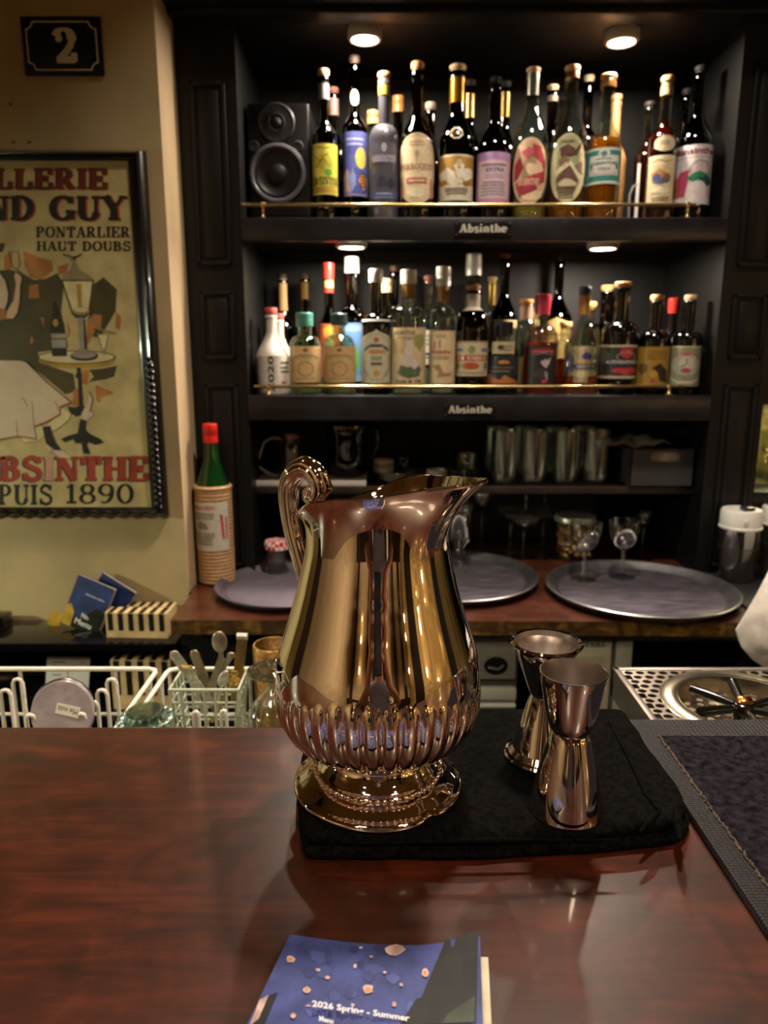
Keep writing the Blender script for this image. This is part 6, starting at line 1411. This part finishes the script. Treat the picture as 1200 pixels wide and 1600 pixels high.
b.lathe([(R * .9, .0005)] + pr, (x, Y, ZB + .0004), 36); b.build('straw_binding', M('straw', '#b9946a', .6, var=.15, vs=90, stretch=(1, 1, 6), bump=.4), mar)
za = PY(337, 786, Y - R).z - ZB; zb = PY(337, 862, Y - R).z - ZB
MB().lathe([(.0132, zt - .040), (.0150, zt - .040), (.0152, zt - .026), (.0147, zt - .025), (.0152, zt - .024), (.0152, zt - .0012), (.0142, zt), (0, zt)], (x, Y, ZB + .0004), 32).build('red_cap', M('red cap', '#c4201c', .35, var=.05), mar)
lb = label(mar, 'label', R * 1.025, (za + zb) / 2, 1.15, (za - zb) / 2, 'r', '#c9c2b2', [('s', 'MARASCHINO', -.9, .70, .35, .86, '#b03028'), ('ln', 3, -.8, .3, .3, .6, '#7a746c'), ('b', -.3, .05, .35, .18, '#8c867c', 4), ('ln', 5, -.85, -.75, .3, -.2, '#8a8478'), ('l', [(.62, .5), (.70, -.5)], .12, '#b8504a'), ('l', [(.85, .4), (.88, -.5)], .08, '#b8605a')], -.12, None, (x, Y, ZB + .0004))
# lb was built around the bottle's own axis
# right end: drain mat, plastic jugs
o = MB().box(PY(1088, 890, 1.60).x, 1.05, 1.36, 1.88, ZB + .0004, ZB + .0044, 0, .0015).build('drain_mat', M('black ribbed mat', '#17161a', .45, var=.1, bump=.8, bs=60, stretch=(1, 14, 1))); tag(o, 'black ribbed drain mat under the clear containers at the right end', 'mat')
DZ = ZB + .0048
def cont(lab, px, pyb, R, h, lid, Y=None):
    p = PZ(px, pyb, DZ); r = thing('clear_container', lab, 'container', (p.x, p.y, DZ), 'clear plastic containers')
    MB().lathe([(0, .002), (R * .86, 0), (R * .9, .004), (R, h), (R - .0018, h), (R * .88, .006), (0, .006)], (p.x, p.y, DZ), 40).build('clear_body', jug_plastic, r)
    if lid:
        MB().lathe([(R * 1.0, h - .002), (R * 1.08, h - .002), (R * 1.10, h + .002), (R * 1.05, h + .004), (R * 1.05, h + .034), (R * .98, h + .039), (R * .6, h + .038), (R * .55, h + .036), (0, h + .036)], (p.x, p.y, DZ), 44).build('white_lid', white_plastic, r)
        b = MB().box(p.x - .004, p.x + .022, p.y - .016, p.y + .006, DZ + h + .036, DZ + h + .046, 0, .003); b.build('pour_tab', M('dark pour tab', '#2c2a2e', .2, var=0, coat=.5), r)
        MB().lathe([(R * .948, h * .62), (R * .962, h * .62), (R * .964, h * .64), (R * .950, h * .64)], (p.x, p.y, DZ), 40).build('band', M('dark thin band', '#3a383a', .4, var=0), r)
        MB().box(p.x - R * .35, p.x - R * .1, p.y - R * 1.075, p.y - R * 1.02, DZ + h + .012, DZ + h + .024, 0, .001).build('lid_tab', white_plastic, r)
    return r
cont('clear jug with a round white lid beside the white towel', 1148, 905, .040, .118, True)
cont('second white lidded jug cut by the right edge of the picture', 1212, 898, .040, .118, True)
x_ = cont('empty clear beaker standing left of the white lidded jug', 1114, 884, .032, .118, False)
# ------------------------------------------------------------------ glass in the lit bay
for k, (dx, z, h) in enumerate(((.875, 1.1105, .125), (.94, 1.1105, .12), (.875, .921, .12), (.94, .921, .13))):
    o = vessel('cut_glass_tumbler', ('left tall cut glass tumbler on the upper lit bay shelf', 'right tall cut glass tumbler on the upper lit bay shelf', 'left cut glass tumbler on the bottom of the lit bay', 'right cut glass tumbler on the bottom of the lit bay')[k], 'glass', dx, 1.70, z, [(.022, 0), (.0245, .002), (.029, h - .001), (.0282, h)], frost, .002, 'tumblers in the lit bay', 12)
# ------------------------------------------------------------------ white towel over the counter's edge
tw_ = MB(); prof_y = [(1.437, ZB + .012), (1.425, ZB + .05), (1.398, ZB + .082), (1.362, ZB + .090), (1.325, ZB + .070), (1.29, ZB + .030), (1.276, ZB + .004), (1.270, ZB - .02), (1.268, ZB - .045), (1.270, ZB - .066), (1.273, ZB - .082)]
prof_y = [(p[0], p[1]) for p in spl(prof_y, 4)]
def left_x(i):
    y, z = prof_y[i]; row = 800 - FPX * tan(PITCH + atan2(z - CAMZ, y)); dep = y * cos(PITCH) - (z - CAMZ) * sin(PITCH)
    key = [(800, 1262), (885, 1204), (930, 1182), (965, 1161), (985, 1150), (1010, 1158), (1030, 1175), (1050, 1204), (1090, 1250)]
    for (a, xa), (c, xc) in zip(key, key[1:]):
        if a <= row <= c: return (xa + (xc - xa) * (row - a) / (c - a) - 600) / FPX * dep
    return .80
nx = 34; V = []
for i, (y, z) in enumerate(prof_y):
    row = []
    for j in range(nx + 1):
        u = j / nx; x = left_x(i) + u * (1.06 - left_x(i)); w = .006 * sin(26 * u + .2 * i) * min(1, u * 6) + .004 * sin(61 * u - .35 * i) * min(1, u * 5) + .005 * sin(.45 * i + 5 * u) * min(1, u * 5)
        t = i / (len(prof_y) - 1); up = abs(w) if t > .0 else 0
        row.append(tw_.bm.verts.new((x, y - (abs(w) if t > .5 else 0), z + (abs(w) * .8 + .0 if t <= .62 else 0))))
    V.append(row)
for i in range(len(V) - 1):
    for j in range(nx): tw_.bm.faces.new((V[i][j], V[i][j + 1], V[i + 1][j + 1], V[i + 1][j]))
bmesh.ops.recalc_face_normals(tw_.bm, faces=tw_.bm.faces[:])
bmesh.ops.solidify(tw_.bm, geom=tw_.bm.faces[:], thickness=.004)
o = tw_.build('white_towel', M('white towel cloth', '#cdc6be', .85, var=.05, vs=60, bump=.35, bs=400)); tag(o, 'white towel draped over the back counter edge at the right side', 'towel')
# ------------------------------------------------------------------ dish racks behind the bar
RZ = 1.000; wr = .0024
def rackx(px, py, Y): return PY(px, py, Y).x
YF, YNr = .908, .612
r1 = thing('dish_rack', 'white coated wire dish rack at the far left behind the bar', 'rack', (-.5, .76, .8905))
xr = rackx(247, 1046, YF) 
b = MB(); b.tube([(-.85, YF, RZ), (xr - .012, YF, RZ), (xr - .003, YF - .004, RZ), (xr, YF - .012, RZ), (xr, YNr, RZ), (-.85, YNr, RZ)], .0032, 10, closed=True); b.build('rim', white_coat, r1)
b = MB(); b.tube([(-.85, YF, .935), (xr, YF, .935), (xr, YNr, .935), (-.85, YNr, .935)], wr, 8, closed=True)
for px in (36, 109, 184):
    x = rackx(px, 1090, YF); b.tube([(x, YF, RZ), (x, YF, .8925), (x, YNr, .8925), (x, YNr, RZ)], wr, 8)
for k in range(5):
    y = YNr + .03 + k * .058; b.tube([(xr, y, RZ), (xr, y, .8925), (-.85, y, .8925)], wr, 8)
b.build('basket_wires', white_coat, r1)
def tine(x, y, top, par, w=.0125):
    q = MB(); q.tube([(x - w / 2, y, .893), (x - w / 2, y, top - .006), (x - w * .3, y, top - .0012), (x, y, top), (x + w * .3, y, top - .0012), (x + w / 2, y, top - .006), (x + w / 2, y, .893)], wr, 8); q.build('tine', white_coat, par)
for px, py in ((27, 1061), (8, 1078)):
    Y = {1061: .868, 1078: .838}[py]; c = PY(px, py, Y); tine(c.x, Y, c.z, r1)
for px, py, Y in ((174, 1061, .868), (159, 1078, .840), (144, 1096, .812), (127, 1115, .784), (48, 1117, .784)):
    c = PY(px, py, Y); tine(c.x, Y, c.z, r1)
r2 = thing('dish_rack', 'second white coated wire rack holding the cutlery caddy and upturned glass', 'rack', (-.17, .76, .8905))
xl = rackx(262, 1046, YF) + .002; xe = .10
b = MB(); b.tube([(xl, YNr, RZ), (xl, YF - .012, RZ), (xl + .003, YF - .004, RZ), (xl + .012, YF, RZ), (xe, YF, RZ), (xe, YNr, RZ)], .0032, 10, closed=True); b.build('rim', white_coat, r2)
b = MB(); b.tube([(xl, YF, .935), (xe, YF, .935), (xe, YNr, .935), (xl, YNr, .935)], wr, 8, closed=True)
for px in (254, 392):
    x = max(rackx(px, 1090, YF), xl); b.tube([(x, YF, RZ), (x, YF, .8925), (x, YNr, .8925), (x, YNr, RZ)], wr, 8)
for k in range(5):
    y = YNr + .03 + k * .058; b.tube([(xl, y, RZ), (xl, y, .8925), (xe, y, .8925)], wr, 8)
b.build('basket_wires', white_coat, r2)
for px, py, Y in ((306, 1112, .80), (349, 1110, .80)):
    c = PY(px, py, Y); tine(c.x, Y, c.z, r2, .006)
# cutlery caddy
CY0, CY1, CZ1 = .826, .886, 1.0095
ca = thing('cutlery_caddy', 'small white wire caddy of tongs and spoons standing in the second rack', 'caddy', (-.22, .856, .8955))
xa, xb = rackx(264, 1075, CY0), rackx(372, 1075, CY0)
cmw = M('pale green white coating', '#cfd6bf', .45, var=.03)
b = MB(); b.tube([(xa, CY0, CZ1), (xb, CY0, CZ1), (xb, CY1, CZ1), (xa, CY1, CZ1)], .0022, 8, closed=True); b.build('rim', cmw, ca)
b = MB()
for k in range(1, 6):
    z = CZ1 - .0172 * k; i_ = .0016 * k; b.tube([(xa + i_, CY0 + i_ * .5, z), (xb - i_, CY0 + i_ * .5, z), (xb - i_, CY1 - i_ * .5, z), (xa + i_, CY1 - i_ * .5, z)], .0016, 6, closed=True)
for k in range(7):
    x = xa + (xb - xa) * k / 6; i_ = .008 * (1 - k / 3)
    b.tube([(x, CY0, CZ1), (x + i_, CY0 + .004, .898), (x + i_, CY1 - .004, .898), (x, CY1, CZ1)], .0016, 6)
for k in range(1, 4):
    y = CY0 + (CY1 - CY0) * k / 4; b.tube([(xa, y, CZ1), (xa + .008, y, .898), (xb - .008, y, .898), (xb, y, CZ1)], .0016, 6)
b.build('wire_mesh', cmw, ca)
ssil = M('silverware', '#d6d0c0', .34, .75, var=.08, vs=80); gsil = M('gilt metal', '#d8b25e', .32, .8, var=.1, vs=90)
def strap(p0, p1, w, t, b):
    d = (p1 - p0).normalized(); s_ = d.cross(Vector((0, 1, 0))).normalized() * w / 2; n = s_.cross(d).normalized() * t / 2
    q = [p0 - s_ - n, p0 + s_ - n, p0 + s_ + n, p0 - s_ + n]; r = [v + (p1 - p0) for v in q]
    vs = [b.bm.verts.new(v) for v in q + r]
    for f in ((0, 3, 2, 1), (4, 5, 6, 7), (0, 1, 5, 4), (1, 2, 6, 5), (2, 3, 7, 6), (3, 0, 4, 7)): b.bm.faces.new([vs[i] for i in f])
def cut_thing(name, lab, cat): return thing(name, lab, cat, (-.22, .856, .90), 'cutlery in the wire caddy')
def W_(px, py, Y): return PY(px, py, Y)
t1 = cut_thing('tongs', 'silver tongs with a broad rounded end leaning left in the caddy', 'tongs')
b = MB(); a, c = W_(273, 1024, .845), W_(312, 1076, .856); d = c + (c - a) * .55; strap(a, c, .0125, .0012, b); strap(c, d, .008, .0012, b); b.ball(a, .0064, .0012, .0064, u=12, v=8); b.build('arm', ssil, t1)
b = MB(); a2, c2 = W_(280, 1034, .838), W_(318, 1082, .85); strap(a2 + (c2 - a2) * .1, c2 + (c2 - a2) * .4, .010, .0012, b); b.build('arm', ssil, t1)
b = MB(); b.tube([tuple(W_(284 + 8 * k, 1042 + 1.2 * k * (1 if k < 2 else 0), .835)) for k in range(3)], .0024, 8); b.build('gilt_claw', gsil, t1)
t2 = cut_thing('fork', 'silver fork with slotted tines low at the left of the caddy', 'fork')
b = MB(); a = W_(296, 1052, .832)
for k in range(4): strap(a + Vector((-.006 + .004 * k, 0, .006)), W_(304, 1068, .838) + Vector((-.005 + .0034 * k, 0, 0)), .0022, .0011, b)
strap(W_(304, 1066, .838), W_(309, 1082, .845), .0135, .0012, b); strap(W_(309, 1082, .845), W_(318, 1118, .855), .005, .0014, b); b.build('fork_body', ssil, t2)
t3 = cut_thing('knife', 'silver knife handle with a ribbed round end, second from the left in the caddy', 'knife')
b = MB(); a, c = W_(304, 1022, .868), W_(326, 1078, .868); strap(a, c + (c - a) * .6, .0115, .003, b); b.ball(a, .0058, .0016, .0058, u=12, v=8); b.build('handle', M('ribbed silver', '#a89c88', .35, 1.0, var=.15, bump=.5), t3)
t4 = cut_thing('spoon', 'tall serving spoon with an oval bowl rising in the middle of the caddy', 'spoon')
b = MB(); a = W_(343, 1003, .872); b.ball(a, .0098, .0025, .0145, u=16, v=10); strap(a + Vector((.001, 0, -.010)), W_(346, 1030, .872), .006, .002, b); strap(W_(346, 1028, .872), W_(326, 1084, .866), .0085, .003, b); b.build('spoon_body', M('bronzed silver', '#b0a690', .34, .8, var=.14), t4)
t5 = cut_thing('spoon', 'second spoon crossing behind the tall serving spoon', 'spoon')
b = MB(); strap(W_(361, 1024, .878), W_(320, 1088, .878), .0075, .0025, b); b.ball(W_(361, 1024, .878), .0055, .0018, .0045, u=10, v=8); b.build('spoon_body', M('bronzed silver', '#b0a690', .34, .8, var=.14), t5)
t6 = cut_thing('tongs', 'gilt sugar tongs with a flat silver bend, tallest at the right of the caddy', 'tongs')
b = MB(); a, c = W_(378, 1000, .87), W_(371, 1060, .868); strap(a, c + (c - a) * .7, .0118, .0016, b); b.build('arm', gsil, t6)
b = MB(); a, c = W_(379, 1000, .862), W_(372, 1060, .860); strap(a, c + (c - a) * .6, .0118, .0016, b); b.build('arm', M('worn gilt', '#b09a68', .3, 1.0, var=.15, bump=.3), t6)
b = MB(); a = W_(378.5, 994, .866); b.tube([a + Vector((-.0066, 0, 0)), a + Vector((.0066, 0, -.0006))], .0046, 14); b.build('bend', ssil, t6)
t7 = cut_thing('sugar_spoon', 'gilt filigree spoon low at the right of the caddy', 'spoon')
b = MB()
for k in range(16):
    a = W_(365 + random.uniform(-9, 9), 1062 + random.uniform(-11, 8), .845); b.tube([a + Vector((.003 * cos(i), .001, .003 * sin(i))) for i in range(7)], .0007, 6)
strap(W_(360, 1070, .85), W_(330, 1128, .852), .005, .002, b); b.build('filigree', gsil, t7)
b = MB(); b.ball(W_(349, 1060, .84), .0062, .002, .012, rot=Matrix.Rotation(.5, 3, 'Y')); strap(W_(346, 1072, .84), W_(338, 1110, .846), .004, .0016, b); t8 = cut_thing('spoon', 'small teaspoon bowl at the front right of the caddy', 'spoon'); b.build('spoon_body', ssil, t8)
# mix nuts tin
c = PY(100, 1111, .79); mt = thing('nut_tin', 'round silvery tin lid labelled Mix nuts standing upside down in the left rack', 'tin', (c.x, .79, .895))
Rm = 49 / FPX * .862; tin = M('pale silver film', '#c2b4b8', .22, .45, var=.12, vs=30, bump=.9, bs=35)
cz_ = c.z - .001
def disc(dy, R_, m, nm, par, h=.006):
    b = MB().lathe([(0, 0), (R_ * .96, 0), (R_, .001), (R_, h - .001), (R_ * .97, h), (0, h + .0012)], seg=56); b.move(Matrix.Translation((c.x - dy * .35, .79 + dy, cz_)) @ Matrix.Rotation(radians(72), 4, 'X') @ Matrix.Rotation(0, 4, 'Z')); return b.build(nm, m, par)
disc(.0, Rm, tin, 'film_lid', mt); disc(.0075, Rm * .99, M('grey tin wall', '#77747a', .3, .9, var=.05), 'tin_wall', mt, .007)
b = MB(); Lm = Matrix.Translation((c.x, .79, cz_)) @ Matrix.Rotation(radians(72), 4, 'X') @ Matrix.Translation((.0075, .003, .0076)) @ Matrix.Rotation(radians(168), 4, 'Z')
hw_, hh_ = .0140, .0062
b.face([Lm @ Vector(v) for v in ((-hw_, -hh_, 0), (hw_, -hh_, 0), (hw_, hh_, 0), (-hw_, hh_, 0))], 0)
for p in fit(text_flat('Mix nuts', .0), -hw_ * .85, -hh_ * .5, hw_ * .85, hh_ * .5): b.face([Lm @ Vector((x, y, .0002)) for x, y in p], 1)
b.build('paper_label', [M('ivory label', '#d8d0c4', .6, var=0), ink], mt, smooth=False, recalc=False)
# teal glass dish, upturned goblet, copper tumbler
c = PY(225, 1116, .76); R = 47 / FPX * .84
hd = c.z - .8955
o = vessel('glass_dish', 'pale teal scalloped glass dish upturned in front of the caddy', 'dish', c.x, .765, .8955, [(R * .98, 0), (R, .004), (R * .98, hd * .6), (R * .85, hd * .88), (R * .6, hd)], thin_glass('pale teal glass', '#c4e4dc', .25, .6, .12, 1.5), .003)
b = MB()
for k in range(18):
    a = 2 * pi * k / 18; b.ball((c.x + R * .80 * cos(a), .765 + R * .80 * sin(a), .8955 + hd * .93), .0055, .0055, .0038, u=10, v=6)
b.lathe([(0, hd - .001), (R * .6, hd), (R * .62, hd + .002), (R * .5, hd + .003), (0, hd + .001)], (c.x, .765, .8955), 36); b.build('scalloped_edge', thin_glass('pale teal glass', '#c4e4dc', .25, .6, .12, 1.5), o)
c = PY(424, 1046, .80); R = .040; h = PY(424, 1047, .80).z - .896
ug = thing('upturned_goblet', 'ribbed crystal goblet standing upside down in the second rack left of the pitcher', 'glass', (c.x, .80, .896))
rib = lambda a, r, z: 1 + .018 * abs(sin(14 * a))
MB().lathe([(.044, 0), (.0445, .003), (.043, h * .30), (.037, h * .52), (.026, h * .70), (.012, h * .80), (.0055, h * .86), (.005, h * .92), (.010, h * .96), (.0282, h * .985), (.0288, h), (.020, h + .001), (0, h + .0005)][0:] + [], (c.x, .80, .896), 84, fr=rib).build('ribbed_bowl', frost, ug, ang=25)
b = MB()
for r_ in (.012, .017, .022, .0265): b.tube([(c.x + r_ * cos(2 * pi * k / 36), .80 + r_ * sin(2 * pi * k / 36), .896 + h + .0008) for k in range(36)], .0012, 6, closed=True)
b.build('foot_rings', frost, ug)
c = PY(432, 1010, .93); Yc = .952; x = PY(436, 1010, Yc).x; zt = PY(432, 984, Yc).z
o = vessel('copper_tumbler', 'copper and gold mirrored glass tumbler behind the second rack', 'tumbler', x, Yc - .05, .8905, [(.024, 0), (.0255, .003), (.0265, zt - .8905 - .001), (.0258, zt - .8905)], M('gilded copper glass', '#e8a866', .2, .7, var=.3, vs=120, bump=.5, bs=160), .002)
# ------------------------------------------------------------------ the guest who takes the picture (mirrored in the pitcher)
skin_m = M('skin', '#b07a58', .5, var=.05); shirt_m = M('grey shirt cloth', '#6c6670', .85, var=.08, vs=90); jeans = M('dark trousers', '#1d2028', .85, var=.1)
hair_m = M('dark hair', '#16100c', .5, var=.2, vs=200)
def skinned(name, pts, edges, root, mat, parent, sub=2):
    me = bpy.data.meshes.new(name); off = world_loc(parent)
    me.from_pydata([Vector(p[:3]) - off for p in pts], edges, []); o = bpy.data.objects.new(name, me); COL.objects.link(o); o.parent = parent
    o.modifiers.new('skin', 'SKIN'); 
    if not me.skin_vertices: me.attributes.new
    bpy.context.view_layer.objects.active = o
    lay = me.skin_vertices[0].data if me.skin_vertices else None
    for i, p in enumerate(pts):
        r = p[3]; lay[i].radius = (r, p[4] if len(p) > 4 else r); lay[i].use_root = (i == root)
    s = o.modifiers.new('smooth', 'SUBSURF'); s.levels = sub; s.render_levels = sub
    me.materials.append(mat); o.modifiers['skin'].use_smooth_shade = True
    return o
gx = .03
per = thing('person', 'seated guest in a grey shirt holding a phone up at the bar', 'person', (gx, -.46, 0))
P = [(gx, -.46, .80, .13, .10), (gx, -.46, .95, .125, .09), (gx, -.46, 1.12, .145, .095), (gx, -.455, 1.28, .150, .085), (gx, -.44, 1.37, .06, .055), (gx, -.425, 1.44, .052, .052), (gx, -.415, 1.50, .072, .085), (gx, -.415, 1.59, .078, .095), (gx, -.42, 1.66, .05, .06)]
E = [(i, i + 1) for i in range(8)]
def addp(p, par): P.append(p); E.append((par, len(P) - 1)); return len(P) - 1
for s in (-1, 1):
    a = addp((gx + s * .175, -.45, 1.31, .055), 3); a = addp((gx + s * .225, -.37, 1.20, .045), a); e = addp((gx + s * .245, -.27, 1.12, .038), a)
    a = addp((gx + s * .17, -.17, 1.23, .033), e); w = addp((s * .085, -.085, 1.335, .024), a); h = addp((s * .068, -.060, 1.365, .026, .016), w)
    for k, (dz, l) in enumerate(((.012, .030), (-.004, .034), (-.020, .033), (-.036, .027))):
        f = addp((s * .056, -.046, 1.37 + dz, .0085), h); f = addp((s * .046, -.030, 1.372 + dz, .0078), f); addp((s * (.046 - .3 * l), -.0275, 1.373 + dz, .0065), f)
    t = addp((s * .062, -.056, 1.345, .011), h); addp((s * .040, -.034, 1.338, .008), t)
    a = addp((gx + s * .10, -.40, .79, .085), 0); k_ = addp((gx + s * .125, -.09, .765, .062), a); a = addp((gx + s * .125, -.10, .52, .050), k_); n_ = addp((gx + s * .12, -.13, .34, .038), a); addp((gx + s * .12, -.02, .315, .034, .028), n_)
body = skinned('body', P, E, 0, skin_m, per)
S_ = [(gx, -.46, .80, .150, .118), (gx, -.46, .95, .142, .106), (gx, -.46, 1.12, .160, .110), (gx, -.455, 1.28, .162, .098), (gx, -.445, 1.355, .085, .075)]
SE = [(0, 1), (1, 2), (2, 3), (3, 4)]
for s in (-1, 1):
    S_.append((gx + s * .178, -.45, 1.312, .066)); SE.append((3, len(S_) - 1)); S_.append((gx + s * .222, -.375, 1.205, .060)); SE.append((len(S_) - 2, len(S_) - 1))
skinned('shirt', S_, SE, 0, shirt_m, per)
J = [(gx, -.46, .79, .145, .115)]; JE = []
for s in (-1, 1):
    i0 = len(J); J += [(gx + s * .10, -.40, .79, .097), (gx + s * .125, -.09, .765, .073), (gx + s * .125, -.10, .52, .060), (gx + s * .12, -.13, .36, .050)]; JE += [(0, i0), (i0, i0 + 1), (i0 + 1, i0 + 2), (i0 + 2, i0 + 3)]
skinned('trousers', J, JE, 0, jeans, per)
b = MB().ball((gx, -.432, 1.60), .092, .105, .105, u=24, v=16)
for v in b.bm.verts:
    if v.co.y > -.40 and v.co.z < 1.625: v.co.y = -.40 - (1.625 - v.co.z) * .5
b.build('hair', hair_m, per)
ph = thing('phone', 'dark phone held upright by the seated guest', 'phone', (0, -.018, 1.30))
MB().box(-.037, .037, -.0265, -.018, 1.305, 1.452, 0, .004, 3).build('case', M('phone case', '#16161a', .4, var=0), ph)
MB().box(-.034, .034, -.0268, -.0265, 1.31, 1.447).build('screen', M('phone screen', '#3a3026', .2, var=.2, emit=.25), ph)
st = thing('bar_stool', 'dark wooden bar stool under the seated guest', 'stool', (gx, -.47, 0))
MB().lathe([(0, .640), (.16, .640), (.175, .655), (.172, .672), (.15, .676), (0, .676)], (gx, -.47, 0), 40).build('seat', post, st)
for a in (45, 135, 225, 315):
    c_, s_ = cos(radians(a)), sin(radians(a)); MB().tube([(gx + .12 * c_, -.47 + .12 * s_, .642), (gx + .19 * c_, -.47 + .19 * s_, .0)], .016, 10).build('leg', post, st)
MB().tube([(gx + .165 * cos(2 * pi * k / 32), -.47 + .165 * sin(2 * pi * k / 32), .25) for k in range(32)], .009, 8, closed=True).build('foot_ring', steel, st)
# unseen lamp added on the left to light the lower poster wall greenish
wl = thing('added_fill_lamp', 'small green shaded lamp on the left side wall near the ledge', 'lamp', (XW + .06, .75, 1.45))
MB().lathe([(.06, 0), (.062, .002), (.03, .07), (.012, .08), (0, .08)], (XW + .12, .75, 1.45), 32).build('shade', M('green lamp shade', '#2c4a34', .4, var=0), wl)
MB().ball((XW + .12, .75, 1.462), .024, u=16, v=12).build('bulb', M('lit bulb', '#f0ffd0', .4, var=0, emit=12), wl)
MB().tube([(XW, .75, 1.54), (XW + .07, .75, 1.56), (XW + .12, .75, 1.53)], .007, 8).build('arm', brass, wl)
a = area('lamp_glow', (.06, 0, -.012), (.8, .55, -.62), .08, .08, 7.0, (.92, 1.0, .70), parent=wl, shape='DISK', spread=1.9)
